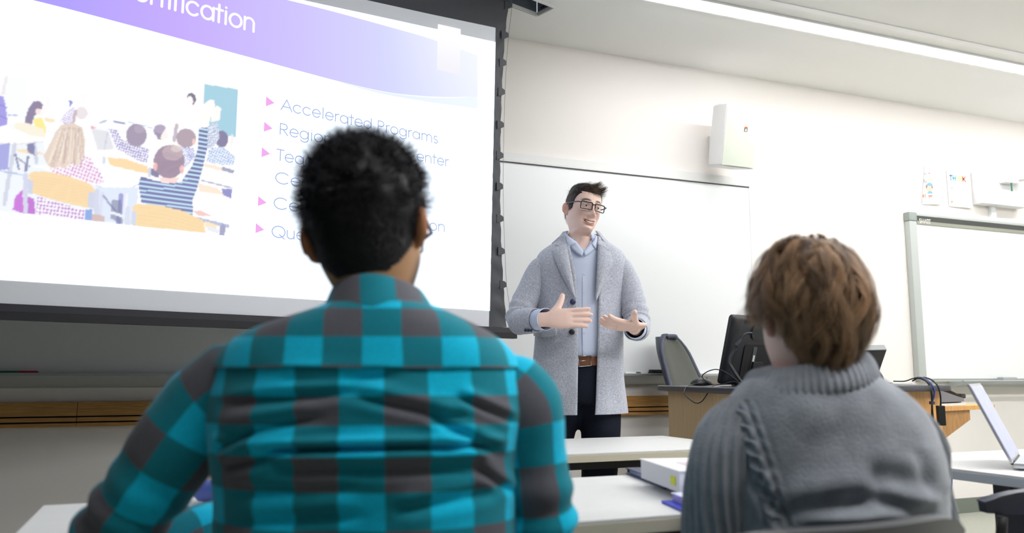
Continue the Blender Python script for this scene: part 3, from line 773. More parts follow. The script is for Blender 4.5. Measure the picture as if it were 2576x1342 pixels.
# ================================================================== FURNITURE
M_TOP = mat('laminate_table_top', srgb(232, 232, 230), 0.4, var=.015, vscale=40)
M_EDGE = mat('cream_table_edge', srgb(214, 206, 184), 0.5)
M_LEG = mat('dark_grey_metal', srgb(62, 64, 78), 0.5)
M_BEAM = mat('black_metal_beam', srgb(20, 20, 22), 0.5)
TZ = .74
def table(x0, x1, y0, y1, label, edge=M_EDGE, legs=None):
    t = thing('student_table', label, 'table', ((x0 + x1) / 2, (y0 + y1) / 2, 0), 'rows of student tables')
    g = G(); g.span((x0 + .002, y0 + .002, TZ - .006), (x1 - .002, y1 - .002, TZ), .002); part('table_top', g, M_TOP, t)
    g = G(); g.span((x0, y0, TZ - .030), (x1, y1, TZ - .0062), .002); part('edge_band', g, edge, t)
    g = G(); g.span((x0 + .15, (y0 + y1) / 2 - .13, TZ - .075), (x1 - .15, (y0 + y1) / 2 - .09, TZ - .031)); part('support_beam', g, M_BEAM, t)
    ym = (y0 + y1) / 2
    for lx in (legs or (x0 + .30, x1 - .30)):
        g = G(); g.span((lx - .03, ym - .05, .035), (lx + .03, ym + .05, TZ - .031), .008); part('leg', g, M_LEG, t)
        g = G(); g.span((lx - .03, y0 + .05, .0), (lx + .03, y1 - .05, .034), .008); part('foot', g, M_LEG, t)
    return t
table(0.02, 1.985, 2.515, 3.125, 'white front row table just before the man in the grey coat')
table(-0.232, 1.60, 1.360, 1.940, 'white table at which the two seated people sit')
table(2.042, 3.90, 1.44, 2.075, 'white table at the right edge with the laptop on it', mat('blue_lit_edge', srgb(196, 204, 214), .45), legs=(2.33, 3.6))  # edge band colour carries a tint of bluish light

# ---------------------------------------------------------------- teacher's desk
M_DESK_LIT = mat('desk_veneer_lit', srgb(206, 176, 132), 0.5, var=.10, vscale=10, stretch=(14, 14, .8))  # same desk veneer, paler: grain direction plus brighter light put into the colour
M_OAKP = mat('oak_panel', srgb(214, 158, 88), 0.5, var=.16, vscale=7, stretch=(9, 9, .7))
M_DTOP = mat('black_desk_top', srgb(46, 48, 58), 0.35)
DZ = .95
xy = lambda px, d: at(px, 945, d)[:2]
dA, dB, dE = xy(1645, 4.22), xy(1885, 3.30), xy(2398, 4.22)
dG = dE + (dA - dB) * .66
def rounded(poly, r, n=6):
    out = []; m = len(poly)
    for i in range(m):
        p = np.array(poly[i]); a = np.array(poly[i - 1]) - p; b = np.array(poly[(i + 1) % m]) - p
        a /= np.linalg.norm(a); b /= np.linalg.norm(b)
        ang = math.acos(max(-1, min(1, a @ b))); dd = r / math.tan(ang / 2)
        p0 = p + a * dd; p1 = p + b * dd
        for k in range(n + 1):
            t = k / n; out.append((1 - t) ** 2 * p0 + 2 * t * (1 - t) * p + t * t * p1)
    return out
def inset(poly, d):
    P = [np.array(p, float) for p in poly]; m = len(P); c = sum(P) / m; out = []
    for i in range(m):
        a = P[i] - P[i - 1]; b = P[(i + 1) % m] - P[i]
        na = np.array([-a[1], a[0]]) / np.linalg.norm(a); nb = np.array([-b[1], b[0]]) / np.linalg.norm(b)
        if na @ (c - P[i]) < 0: na = -na
        if nb @ (c - P[i]) < 0: nb = -nb
        A = np.array([na, nb]); out.append(np.linalg.solve(A, np.array([na @ P[i] + d, nb @ P[i] + d])))
    return out
dk = thing('teacher_desk', 'oak lectern desk with a black top beside the man in the grey coat', 'desk', (*((dB + dE + dA + dG) / 4), 0))
top = rounded([dA, dB, dE, dG], .07)
g = G()
rows = []
for z, k in ((DZ - .028, .004), (DZ - .024, 0), (DZ - .004, 0), (DZ, .005)):
    c = sum(top) / len(top)
    rows.append([np.array([*(p + (c - p) / np.linalg.norm(c - p) * k), z]) for p in top])
g.grid(rows, closeu=True); n = len(top); g.f.append(tuple(range(n))); g.f.append(tuple(range(3 * n, 4 * n)))
part('desk_top', g, M_DTOP, dk, auto=40)
ins = inset([dA, dB, dE, dG], .055)
def panel(p, q, z0, z1, th, m, name, parent):
    p = np.array([*p, z0]); q = np.array([*q, z0]); d = q - p; nn = np.array([-d[1], d[0], 0]) / np.linalg.norm(d) * th
    g = G(); g.prism([p, q, q + nn, p + nn], (0, 0, 1), z1 - z0); return part(name, g, m, parent)
sgn = 1.0
cxy = sum(ins) / 4
def inward(p, q): 
    d = np.array(q) - np.array(p); nn = np.array([-d[1], d[0]]); return 1 if nn @ (cxy - np.array(p)) > 0 else -1
fr = .80
mid = ins[1] + (ins[2] - ins[1]) * fr
panel(ins[0], ins[1], .0, DZ - .0285, .02 * inward(ins[0], ins[1]), M_DESK_LIT, 'side_panel', dk)
dvec = (ins[2] - ins[1]) / np.linalg.norm(ins[2] - ins[1])
panel(ins[1] + dvec * .021, ins[2], .0, DZ - .0285, .02 * inward(ins[1], ins[2]), M_OAKP, 'front_panel', dk)
evec = (ins[3] - ins[2]) / np.linalg.norm(ins[3] - ins[2])
panel(ins[2] + evec * .021, ins[3], .0, DZ - .0285, .02 * inward(ins[2], ins[3]), M_OAKP, 'side_panel', dk)
# fold-out shelf on the right side, with a bracket
shz = .838
e0 = ins[2] + evec * .03 + dvec * .001; e1 = ins[2] + evec * .55 + dvec * .001
out = np.array(dvec)
sh = [e0, e0 + out * .62, e1 + out * .62, e1]
g = G(); g.prism([(*p, shz - .022) for p in sh], (0, 0, 1), .022); shelf = part('side_shelf', g, M_OAKP, dk)
b0 = np.array([*(ins[2] + evec * .045 + out * .0012), 0]); o3 = np.array([*out, 0])
g = G(); g.prism([b0 + (0, 0, shz - .0222), b0 + o3 * .36 + (0, 0, shz - .0222), b0 + o3 * .36 + (0, 0, shz - .075), b0 + (0, 0, shz - .19)], np.array([*evec, 0]), .02)
part('bracket', g, mat('oak_bracket', srgb(176, 128, 72), .5, var=.2, vscale=8, stretch=(6, 6, 2)), dk)

# things on the shelf
M_DKGREY = mat('dark_grey_plastic', srgb(50, 50, 54), .5)
def shp(u, v): return e0 + out * u * 1.5 + np.array(evec) * (v - .01)
q = shp(.13, .14)
g = G(); Mx = rotm((*out, 0), (*evec, 0), (0, 0, 1))
pb = thing('paper_stack', 'sheaf of papers on the fold-out side shelf of the desk', 'papers', (*q, shz))
g.box((*q, shz + .0075), (.30, .2, .013), Mx, .001); part('sheets', g, mat('paper_grey_white', srgb(225, 225, 222), .8), pb)
cl = thing('binder_clip_board', 'dark clipboard with a metal clip lying on the papers', 'clipboard', (*q, shz + .015))
g = G(); g.box((*shp(.13, .15), shz + .0185), (.28, .17, .005), Mx, .001); part('board', g, M_DKGREY, cl)
g = G(); g.box((*shp(.205, .12), shz + .0275), (.05, .06, .012), Mx, .003); part('clip', g, mat('bronze_clip', srgb(120, 100, 80), .35, metal=.8), cl)
gp = thing('grey_folder', 'curved grey folder with black tip leaning over the desk shelf', 'folder', (*q, shz + .022))
g = G(); rows = []
for k in range(9):
    t = k / 8; u = .02 + .21 * t; zz_ = shz + .10 - .062 * t ** 2.2
    rows.append([(*shp(u, .05), zz_), (*shp(u, .20), zz_ + .004)])
g.grid(rows); part('sheet', g, mat('grey_folder_vinyl', srgb(140, 140, 146), .5), gp, smooth=True)
g = G(); g.prism([(*shp(.02, .05), shz + .0215), (*shp(.23, .05), shz + .0215), (*shp(.23, .05), shz + .038), (*shp(.02, .05), shz + .098)], np.array([*evec, 0]), .004); part('side_fold', g, mat('grey_folder_vinyl2', srgb(120, 120, 126), .5), gp)
g = G(); g.box((*shp(.245, .11), shz + .050), (.05, .09, .026), Mx, .008); part('tip', g, mat('black_vinyl', srgb(18, 18, 20), .5), gp)

# ---------------------------------------------------------------- monitor on the desk (seen from behind)
M_MON = mat('black_monitor_plastic', srgb(30, 31, 36), .42)
M_MON2 = mat('black_monitor_recess', srgb(14, 14, 16), .6)
mp = at(1803, 962, 3.92); mp[2] = DZ
mon = thing('computer_monitor', 'black computer monitor seen from behind on the desk top', 'monitor', (mp[0] + .15, mp[1] + .05, DZ))
rr = RGT; fh = FH
waxis = (rr * math.cos(math.radians(33)) + fh * math.sin(math.radians(33)))
naxis = np.cross(waxis, (0, 0, 1)); naxis = -naxis if naxis @ fh > 0 else naxis   # towards the viewer
tl_ = math.radians(16)
up = np.array([0, 0, 1]) * math.cos(tl_) + naxis * math.sin(tl_)
nb = naxis * math.cos(tl_) - np.array([0, 0, 1]) * math.sin(tl_)
m0 = mp + np.array([0, 0, .012])
def MP(u, v, w): return m0 + waxis * u + up * v + nb * w
MW, MH = .40, .335
def rrect(x0, x1, y0, y1, r, n=5):
    pts = []
    for (cx_, cy_, a) in ((x1 - r, y1 - r, 0), (x0 + r, y1 - r, 90), (x0 + r, y0 + r, 180), (x1 - r, y0 + r, 270)):
        for k in range(n + 1):
            t = math.radians(a + 90 * k / n); pts.append((cx_ + r * math.cos(t), cy_ + r * math.sin(t)))
    return pts
g = G(); rows = []
for w, i_ in ((0, .0), (.018, 0), (.026, .006), (.032, .02), (.036, .05)):
    rows.append([MP(u, v, w) for u, v in rrect(i_, MW - i_, i_, MH - i_, .018)])
g.grid(rows, closeu=True); n = len(rows[0]); g.f.append(tuple(range(n))); g.f.append(tuple(range(4 * n, 5 * n)))
part('shell', g, M_MON, mon, auto=30)
g = G(); g.prism([MP(u, v, -.0025) for u, v in rrect(.008, MW - .008, .012, MH - .008, .006)], nb, .002); part('display', g, mat('lcd_dark', (.01, .01, .012), .15), mon)
g = G(); g.prism([MP(u, v, .0362) for u, v in rrect(.10, .30, .04, .20, .012)], nb, .004); part('port_recess', g, M_MON2, mon)
g = G(); g.prism([MP(u, v, .0362) for u, v in rrect(.13, .32, .225, .30, .03)], nb, .006); part('hinge_cover', g, M_MON, mon)
g = G(); g.prism([MP(u, v, .0404) for u, v in rrect(.16, .185, .055, .19, .003)], nb, .002); lb = part('rating_label', g, mat('label_grey', srgb(70, 72, 74), .6), mon)
g = G(); g.prism([MP(u, v, .0426) for u, v in rrect(.166, .178, .10, .15, .001)], nb, .0005); part('barcode_sticker', g, mat('sticker_white', srgb(214, 214, 210), .7), lb)
for k in range(5):
    g = G(); g.prism([MP(u, v, .0335) for u, v in ((.075 + .009 * k, .296), (.0785 + .009 * k, .296), (.0785 + .009 * k, .318), (.075 + .009 * k, .318))], nb, .001); part('vent_slot', g, M_MON2, mon)
for (u, v) in ((.028, .305), (.022, .18), (.03, .05)):
    g = G(); g.cyl(MP(u, v, .0245), MP(u, v, .0285), .0045, n=10); part('screw', g, M_MON2, mon)
g = G(); bc_ = m0 + waxis * .2 + naxis * .05; bc_[2] = DZ + .0075
g.tube([bc_ + (0, 0, -.007), bc_ + (0, 0, .004), bc_ + (0, 0, .007)], [.105, .105, .098], 28)
part('stand_foot', g, M_MON, mon, auto=40)
g = G(); g.box(MP(.2, .075, .045), (.07, .09, .018), rotm(waxis, up, nb), .004); part('stand_neck', g, M_MON, mon)
# cables behind the monitor
M_CBL = mat('black_cable', srgb(30, 31, 38), .45)
def cable(name, label, pts, r, m=M_CBL, cat='cable', n=60, sides=8, grp='cables on the teacher desk', floor=None):
    P = catmull(pts, n)
    if floor is not None: P[:, 2] = np.maximum(P[:, 2], floor)
    o = G(); o.tube(P, r, sides); c = part(name, o, m, None, smooth=True, org=tuple(P[0]))
    return tag(c, label, cat, grp)
def zc(x, y): return 1640 + x / 4.79, 760 + y / 4.79
mdep = 3.80
cb1 = [(1205, 378), (1130, 385), (1075, 440), (1040, 520), (1000, 570), (945, 650), (925, 730), (960, 800), (1010, 880), (1070, 960), (1130, 1003)]
cable('video_cable', 'thick black cable curving down the back of the monitor', [at(*zc(x, y), 3.83 - .05 * i / 10) for i, (x, y) in enumerate(cb1)], .0055)
cable('power_cable', 'second black cable running beside the thick one behind the monitor', [at(*zc(x + 18, y), 3.81 - .05 * i / 10) for i, (x, y) in enumerate(cb1[4:])], .004)
pg = thing('cable_plug', 'dark rectangular plug block on the cable behind the monitor', 'plug', tuple(at(*zc(1045, 500), 3.80)))
g = G(); g.tube([at(*zc(1080, 455), 3.80), at(*zc(1012, 530), 3.80)], [.010, .010], 10); part('plug_body', g, mat('plug_grey', srgb(52, 52, 62), .5), pg, auto=40)
# mouse with a looping lead
ms = thing('computer_mouse', 'black computer mouse on the desk top before the office chair', 'mouse', (*xy(1762, 4.02), DZ))
mc = np.array([*xy(1764, 4.02), DZ]); 
g = G(); bm = bmesh.new(); bmesh.ops.create_uvsphere(bm, u_segments=20, v_segments=12, radius=1)
for v in bm.verts:
    z = v.co.z; v.co = Vector((v.co.x * .058, v.co.y * .032, (z * .036 if z > 0 else z * .004) + .0042))
g._bm(bm, mc, Matrix.Rotation(math.radians(-12), 3, 'Z')); mo = part('shell', g, mat('mouse_black', srgb(34, 35, 38), .35), ms, smooth=True)
g = G(); g.ball(mc + (.03, 0, .034), (.008, .004, .006), 8, 6); part('wheel', g, M_MON2, ms, smooth=True)
lead1 = [(1040, 960, 3.78), (960, 900, 3.78), (860, 835, 3.78), (770, 815, 3.80), (690, 832, 3.85), (625, 870, 3.90), (605, 905, 3.92), (640, 945, 3.92), (700, 985, 3.90), (755, 1000, 3.9)]
cable('mouse_lead', 'thin black lead arching up over the desk beside the mouse', [at(*zc(x, y), d) for x, y, d in lead1], .0024)
lead2 = [(1085, 998, 3.66), (1030, 970, 3.68), (960, 966, 3.70), (870, 990, 3.74), (745, 1008, 3.76), (705, 1045, 3.70), (660, 1120, 3.68), (600, 1200, 3.68), (535, 1222, 3.70), (460, 1180, 3.74), (400, 1120, 3.78), (388, 1075, 3.80), (420, 1025, 3.88), (490, 996, 3.95), (580, 990, 4.0), (640, 1000, 4.0)]
cable('hanging_lead', 'thin black lead hanging in a loop over the front edge of the desk', [at(*zc(x, y), d) for x, y, d in lead2], .0024, n=90)

# ---------------------------------------------------------------- control panel on a stand (right part of the desk)
cpn = thing('touch_control_panel', 'small black control panel tilted on a stand at the right of the desk', 'control panel', (*xy(2205, 4.35), DZ))
def C4(px, py, d): return at(px, py, d)
tp = [C4(2143, 884, 4.30), C4(2230, 882, 4.36), C4(2210, 940, 4.50), C4(2150, 932, 4.44)]
nn = np.cross(tp[1] - tp[0], tp[3] - tp[0]); nn /= np.linalg.norm(nn); nn = nn if nn @ FH > 0 else -nn
g = G(); g.prism([p for p in tp], nn, .018); part('panel_body', g, mat('panel_black', srgb(38, 38, 40), .5), cpn)
g = G(); g.prism([tp[0] - nn * .003 + (0, 0, .004), tp[1] - nn * .003 + (0, 0, .004), tp[1] + nn * .02 + (0, 0, .010), tp[0] + nn * .02 + (0, 0, .010)], (0, 0, 1), .004); part('top_rim', g, mat('panel_rim', srgb(150, 152, 152), .35), cpn)
fb = at(2216, 950, 4.42); fb[2] = DZ
g = G(); g.tube(catmull([at(2182, 905, 4.36), at(2188, 918, 4.34), at(2200, 935, 4.36), at(2212, 950, 4.40), fb + (0, 0, .004)], 16), [.016] * 4 + [.020] * 12, 14); part('stand_arm', g, mat('arm_black', srgb(16, 18, 26), .3), cpn, smooth=True)
g = G(); g.tube([fb + (0, 0, .0005), fb + (0, 0, .012)], [.06, .055], 24); part('stand_base', g, M_MON, cpn, auto=40)
# pad of papers by the cables
pp = thing('note_pad', 'pale paper pad lying on the desk top under the cables', 'notepad', (*xy(2245, 4.38), DZ))
g = G(); g.box((*xy(2250, 4.42), DZ + .0045), (.14, .10, .008), rz(-.4), .001); part('pages', g, mat('pad_paper', srgb(222, 222, 218), .8), pp)
# bundled cables over the front edge
def z8(x, y): return 2100 + x / 3.53, 860 + y / 3.53
M_BLUE = mat('blue_network_cable', srgb(34, 62, 140), .45)
front = lambda px: None
cable('network_cable', 'blue network cable in the bundle hanging over the desk edge', [at(*z8(x, y), d) for x, y, d in ((700, 345, 4.3), (740, 322, 4.26), (790, 325, 4.2), (845, 365, 4.12), (880, 420, 4.10), (882, 480, 4.10), (866, 545, 4.10), (868, 620, 4.10), (876, 700, 4.10), (872, 780, 4.1), (872, 900, 4.1))], .0038, M_BLUE)
cable('bundle_cable', 'black cable in the bundle hanging over the desk edge beside the blue one', [at(*z8(x, y), d) for x, y, d in ((690, 350, 4.3), (735, 328, 4.25), (800, 345, 4.18), (838, 390, 4.11), (855, 450, 4.09), (862, 540, 4.09), (862, 640, 4.09), (868, 740, 4.09), (866, 880, 4.09))], .0038)
cable('bundle_cable', 'outer thin black cable of the bundle at the desk edge', [at(*z8(x, y), d) for x, y, d in ((520, 352, 4.35), (620, 352, 4.32), (690, 330, 4.28), (760, 318, 4.24), (815, 350, 4.13), (850, 395, 4.10), (868, 470, 4.085), (864, 545, 4.085), (872, 650, 4.085), (880, 760, 4.085))], .003)
tie = thing('cable_tie', 'dark strap tying the cable bundle below the desk top', 'cable tie', tuple(at(*z8(864, 545), 4.09)))
g = G(); g.tube([at(*z8(864, 532), 4.09), at(*z8(864, 558), 4.09)], .013, 12); part('strap', g, mat('tie_grey', srgb(60, 62, 76), .6), tie, auto=40)
dg_ = thing('power_adapter', 'black cable box dangling on its lead at the right end of the desk', 'adapter', tuple(at(*z8(943, 750), 4.09)))
g = G(); Mq = rotm(RGT, FH, (0, 0, 1)); g.box(at(*z8(943, 658), 4.09), (.036, .022, .096), Mq, .004); part('box', g, mat('adapter_black', srgb(16, 18, 18), .5), dg_)
g = G(); g.tube(catmull([at(*z8(x, y), d) for x, y, d in ((790, 318, 4.24), (850, 335, 4.16), (905, 380, 4.10), (930, 440, 4.09), (940, 500, 4.09), (941, 572, 4.09))], 30), .004, 8); part('lead', g, M_CBL, dg_, smooth=True)
cable('floor_cable', 'blue cable hanging down behind the right hand table', [at(2372, 1150, 4.26), at(2388, 1172, 4.34), at(2394, 1200, 4.42), at(2393, 1230, 4.42), at(2390, 1265, 4.40), at(2385, 1310, 4.35)], .0042, mat('blue_cable2', srgb(30, 84, 168), .45), grp=None)

# ---------------------------------------------------------------- office chair
M_MESH = mat('grey_mesh_fabric', srgb(88, 91, 84), .85, bump=.8, bscale=420, var=.12, vscale=300)
M_SHL = mat('dark_chair_shell', srgb(52, 58, 76), .5)
oc0 = np.array([*xy(1800, 4.86), 0])
oc = thing('office_chair', 'grey fabric office chair behind the desk by the whiteboard', 'chair', tuple(oc0))
# backrest: outline in the photograph, surface faces right and slightly to the viewer
wd = RGT * .66 + FH * .75; wd /= np.linalg.norm(wd)          # across the backrest
fd = np.cross(wd, (0, 0, 1)); fd = fd if fd @ RGT > 0 else -fd   # facing direction of the seat
def ocp(u, z, w): return np.array([oc0[0], oc0[1], 0]) + wd * u + fd * (w + lean(z)) + np.array([0, 0, z])
def lean(z): return -.10 - .38 * (z - .55)
N, Mz = 15, 22
rowsF = []; rowsB = []
for j in range(Mz):
    z = .52 + (1.235 - .52) * j / (Mz - 1)
    t = (z - .52) / (1.235 - .52)
    hw = .225 * (1 - .40 * max(0, (t - .25) / .75) ** 1.4) * (1 - max(0, (t - .82) / .18) ** 2.4 * .55)
    rF, rB = [], []
    for i in range(N):
        u = -1 + 2 * i / (N - 1)
        crv = .055 * u * u
        edge = (1 - u ** 6)
        rF.append(ocp(u * hw, z, .045 * edge + crv + .012 * math.sin(t * 3.1) * (1 - abs(u)))); rB.append(ocp(u * hw, z, -.035 * edge + crv))
    rowsF.append(rF); rowsB.append(rB)
g = G(); g.grid(rowsF); g.f.append(tuple((Mz - 1) * N + i for i in range(N)))
part('backrest_cushion', g, M_MESH, oc, smooth=True)
g = G(); g.grid(rowsB); part('backrest_shell', g, M_SHL, oc, smooth=True)
rim = [np.array(r[0]) for r in rowsF] + [np.array(p) for p in rowsF[-1][1:-1]] + [np.array(r[-1]) for r in reversed(rowsF)]
g = G(); g.tube(rim, .018, 8); part('backrest_rim', g, M_SHL, oc, smooth=True)
g = G(); bm = bmesh.new(); bmesh.ops.create_cube(bm, size=1)
for v in bm.verts: v.co = Vector((v.co.x * .46, v.co.y * .48, v.co.z * .08))
bmesh.ops.bevel(bm, geom=list(bm.edges), offset=.03, segments=3, affect='EDGES')
g._bm(bm, oc0 + (0, 0, .47), rotm(fd, wd, (0, 0, 1))); part('seat', g, M_MESH, oc, smooth=True)
g = G(); g.cyl(oc0 + (0, 0, .10), oc0 + (0, 0, .43), .028, .022, 14); part('gas_post', g, M_BEAM, oc, auto=40)
g = G(); g.tube([ocp(0, .56, -.05), ocp(0, .47, .0), oc0 + (0, 0, .40)], .018, 8); part('back_support', g, M_BEAM, oc, smooth=True)
for k in range(5):
    a = math.radians(72 * k + 20); e = oc0 + np.array([math.cos(a) * .24, math.sin(a) * .24, .07])
    g = G(); g.tube([oc0 + (0, 0, .11), e], [.026, .016], 8); leg = part('base_leg', g, M_BEAM, oc, auto=40)
    g = G(); g.cyl(e + np.array([-math.sin(a), math.cos(a), 0]) * .015 + (0, 0, -.042), e - np.array([-math.sin(a), math.cos(a), 0]) * .015 + (0, 0, -.042), .026, n=12); part('caster', g, M_BEAM, leg, auto=40)

# ---------------------------------------------------------------- student chairs
M_CH = mat('dark_grey_plastic_chair', srgb(70, 70, 72), .42)
M_CHB = mat('navy_plastic_chair', srgb(34, 40, 62), .35)
def student_chair(c, face, label, m, ztop=.825, wback=.44, lean_=.14, zlow=.53):
    t = thing('student_chair', label, 'chair', (*c, 0), 'plastic student chairs')
    f = np.array([math.cos(face), math.sin(face), 0]); w = np.array([-math.sin(face), math.cos(face), 0]); o = np.array([*c, 0.0])
    P = lambda u, v, z: o + w * u + f * v + np.array([0, 0, z])
    rows = []; rb = []
    n_, k_ = 17, 12
    for j in range(k_):
        tt = j / (k_ - 1); z = zlow + (ztop - zlow) * tt
        rF, rB = [], []
        for i in range(n_):
            u = -1 + 2 * i / (n_ - 1)
            zz_ = z - .03 * abs(u) ** 5 * (tt ** 3)
            hw = wback / 2 * (1 - .06 * (1 - tt))
            v = -.20 - lean_ * (z - .45) + .065 * u * u
            rF.append(P(u * hw, v + .006, zz_)); rB.append(P(u * hw, v - .016, zz_ - .002))
        rows.append(rF); rb.append(rB)
    g = G(); L = len(rows)
    A = np.array(rows + rb[::-1]); g.grid(A, closev=True)
    for side in (0, n_ - 1):
        for j in range(L - 1):
            a = j * n_ + side; b = (j + 1) * n_ + side; c2 = (2 * L - 1 - (j + 1)) * n_ + side; d2 = (2 * L - 1 - j) * n_ + side
            g.f.append((a, b, c2, d2))
    part('backrest', g, m, t, auto=50)
    g = G(); rows = []
    for j in range(9):
        v = -.2 + .42 * j / 8; rows.append([P(-.22 + .44 * i / 8, v, .455 + .02 * ((i - 4) / 4) ** 2 - (.03 * ((j - 5) / 3) ** 2 if j > 5 else 0)) for i in range(9)])
    A = np.array(rows); B = A.copy(); B[..., 2] -= .014; g.grid(A); g.grid(B)
    part('seat', g, m, t, smooth=True)
    for su in (-1, 1):
        g = G(); g.tube(catmull([P(su * .19, -.20 - lean_ * .3 + .035, .70), P(su * .19, -.175, .50), P(su * .19, -.13, .43)], 10), .011, 8); part('back_post', g, M_BEAM, t, smooth=True)
        for sv in (-1, 1):
            g = G(); g.tube([P(su * .18, sv * .15, .44), P(su * .215, sv * .215, .0)], .012, 8); part('leg', g, M_BEAM, t, auto=60)
    return t
# ================================================================== WALL THINGS ON THE RIGHT
M_SBF = mat('smart_frame_grey', srgb(186, 192, 188), .5)
M_SBD = mat('smart_frame_dark', srgb(64, 66, 64), .5)
M_SBO = mat('smart_frame_olive', srgb(150, 152, 138), .5)
M_SBS = mat('smart_surface', srgb(240, 242, 242), .35)
sx0_, sx1_, sz0_, sz1_ = 5.005, 6.68, .955, 2.205
FY = WALL_Y - .045
ib = thing('interactive_board', 'white interactive board with a grey frame on the right of the wall', 'interactive board', (5.85, WALL_Y, .93))
g = G(); g.span((sx0_ + .02, FY + .006, sz0_), (sx1_ - .02, WALL_Y - .004, sz1_ - .02)); part('backing', g, M_SBF, ib)
g = G(); g.span((sx0_ + .075, FY + .001, sz0_ + .02), (sx1_ - .075, FY + .0055, sz1_ - .085)); part('surface', g, M_SBS, ib)
for (a, b) in ((sx0_, sx0_ + .075), (sx1_ - .075, sx1_)):
    g = G(); g.span((a, FY - .006, sz0_ + .01), (b, WALL_Y - .003, sz1_ - .062), .01); part('side_frame', g, M_SBF, ib, auto=40)
g = G(); g.span((sx0_ + .076, FY - .006, sz1_ - .0205), (sx1_ - .076, WALL_Y - .003, sz1_), .004); part('top_frame', g, M_SBF, ib, auto=40)
g = G(); g.span((sx0_ + .076, FY - .004, sz1_ - .058), (sx1_ - .076, FY + .0058, sz1_ - .021)); part('dark_band', g, M_SBD, ib)
g = G(); g.span((sx0_ + .076, FY - .005, sz1_ - .084), (sx1_ - .076, FY + .0058, sz1_ - .0585)); part('lower_band', g, M_SBO, ib)
for (a, b) in ((sx0_ - .004, sx0_ + .0755), (sx1_ - .0755, sx1_ + .004)):
    g = G(); g.span((a, FY - .010, sz1_ - .0615), (b, WALL_Y - .003, sz1_ + .004), .008); part('corner_cap', g, mat('smart_corner', srgb(150, 158, 154), .5), ib, auto=40)
g = G(); lettering(g, 'SMART', (sx0_ + .10, FY - .0055, sz1_ - .072), (1, 0, 0), (0, 0, 1), .040, .14, width=.115)
lt = part('logo_lettering', g, mat('logo_white', srgb(226, 226, 222), .5), ib, recalc=False); lt['kind'] = 'stuff'
# pen tray
prof = [(0.0, .955), (-.10, .955), (-.118, .965), (-.125, .958), (-.118, .935), (-.02, .915), (0.0, .915)]
g = G(); g.prism([(sx0_ + .30, FY + y, z) for y, z in prof], (1, 0, 0), sx1_ - sx0_ - .38); part('pen_tray', g, mat('tray_grey', srgb(158, 162, 160), .45), ib, auto=30)
be = thing('tray_eraser', 'dark rounded eraser on the tray of the interactive board', 'eraser', (6.0, FY - .06, .956))
q = ony(2537, 992, FY - .06)
g = G(); g.box((q[0], FY - .06, .972), (.15, .06, .030), None, .012); part('pad', g, mat('eraser_grey', srgb(170, 172, 172), .5), be, auto=50)
g = G(); g.box((q[0], FY - .06, .9595), (.145, .056, .005), None); part('felt', g, M_SBD, be)

# posters
M_PAP = mat('white_poster_paper', srgb(252, 252, 253), .7)
PY_ = WALL_Y - .004
def pw(px, py, o=0.0): return ony(px, py, PY_ - o)
def z2(x, y): return 2280 + x / 7.456, 400 + y / 7.456
def flat(cols, pts, name, parent, off, m):
    g = G(); g.add([pw(*z2(*p), off) for p in pts], [tuple(range(len(pts)))]); return part(name, g, m, parent, recalc=False)
def curl_sheet(corners, curl, off0=.002):
    (a, b, c, d) = [np.array(pw(*z2(*p))) for p in corners]    # tl tr br bl
    rows = []
    for j in range(9):
        v = j / 8; row = []
        for i in range(7):
            u = i / 6
            p = (a * (1 - u) + b * u) * (1 - v) + (d * (1 - u) + c * u) * v
            p = p + np.array([0, -off0 - curl * max(0, u * .6 + v - .85) ** 2, 0]); row.append(p)
        rows.append(row)
    g = G(); g.grid(rows); return g
p1_ = thing('poster', 'curling white poster with a drawn child wearing a blue cap', 'poster', tuple(pw(*z2(460, 860))), 'posters over the interactive board')
part('sheet', curl_sheet([(345, 105), (560, 150), (640, 858), (290, 855)], .03), M_PAP, p1_, smooth=True, recalc=False)
pc = lambda nm, c: mat('print_' + nm, srgb(*c), .7)
def disc(cx, cy, rx, ry, a0=0, a1=360, n=18): return [(cx + rx * math.cos(math.radians(a)), cy + ry * math.sin(math.radians(a))) for a in np.linspace(a0, a1, n)]
flat(0, disc(435, 540, 66, 66), 'drawn_face', p1_, .0045, pc('peach', (250, 196, 170)))
flat(0, disc(435, 505, 62, 58, 180, 360), 'drawn_cap', p1_, .0052, pc('blue', (120, 176, 220)))
flat(0, [(370, 490), (392, 495), (392, 540), (372, 545)], 'drawn_hair', p1_, .0056, pc('brown', (150, 96, 96)))
flat(0, [(475, 490), (500, 540), (496, 558), (472, 530)], 'drawn_hair', p1_, .0056, pc('brown', (150, 96, 96)))
flat(0, disc(445, 650, 52, 46, 180, 360), 'drawn_shirt', p1_, .0045, pc('blue', (120, 176, 220)))
flat(0, [(410, 680), (495, 680), (490, 710), (405, 705)], 'drawn_skirt', p1_, .0045, pc('coral', (236, 130, 116)))
flat(0, [(430, 708), (442, 708), (440, 748), (428, 748)], 'drawn_leg', p1_, .0045, pc('slate', (120, 130, 160)))
flat(0, [(458, 708), (470, 708), (472, 748), (460, 748)], 'drawn_leg', p1_, .0045, pc('slate', (120, 130, 160)))
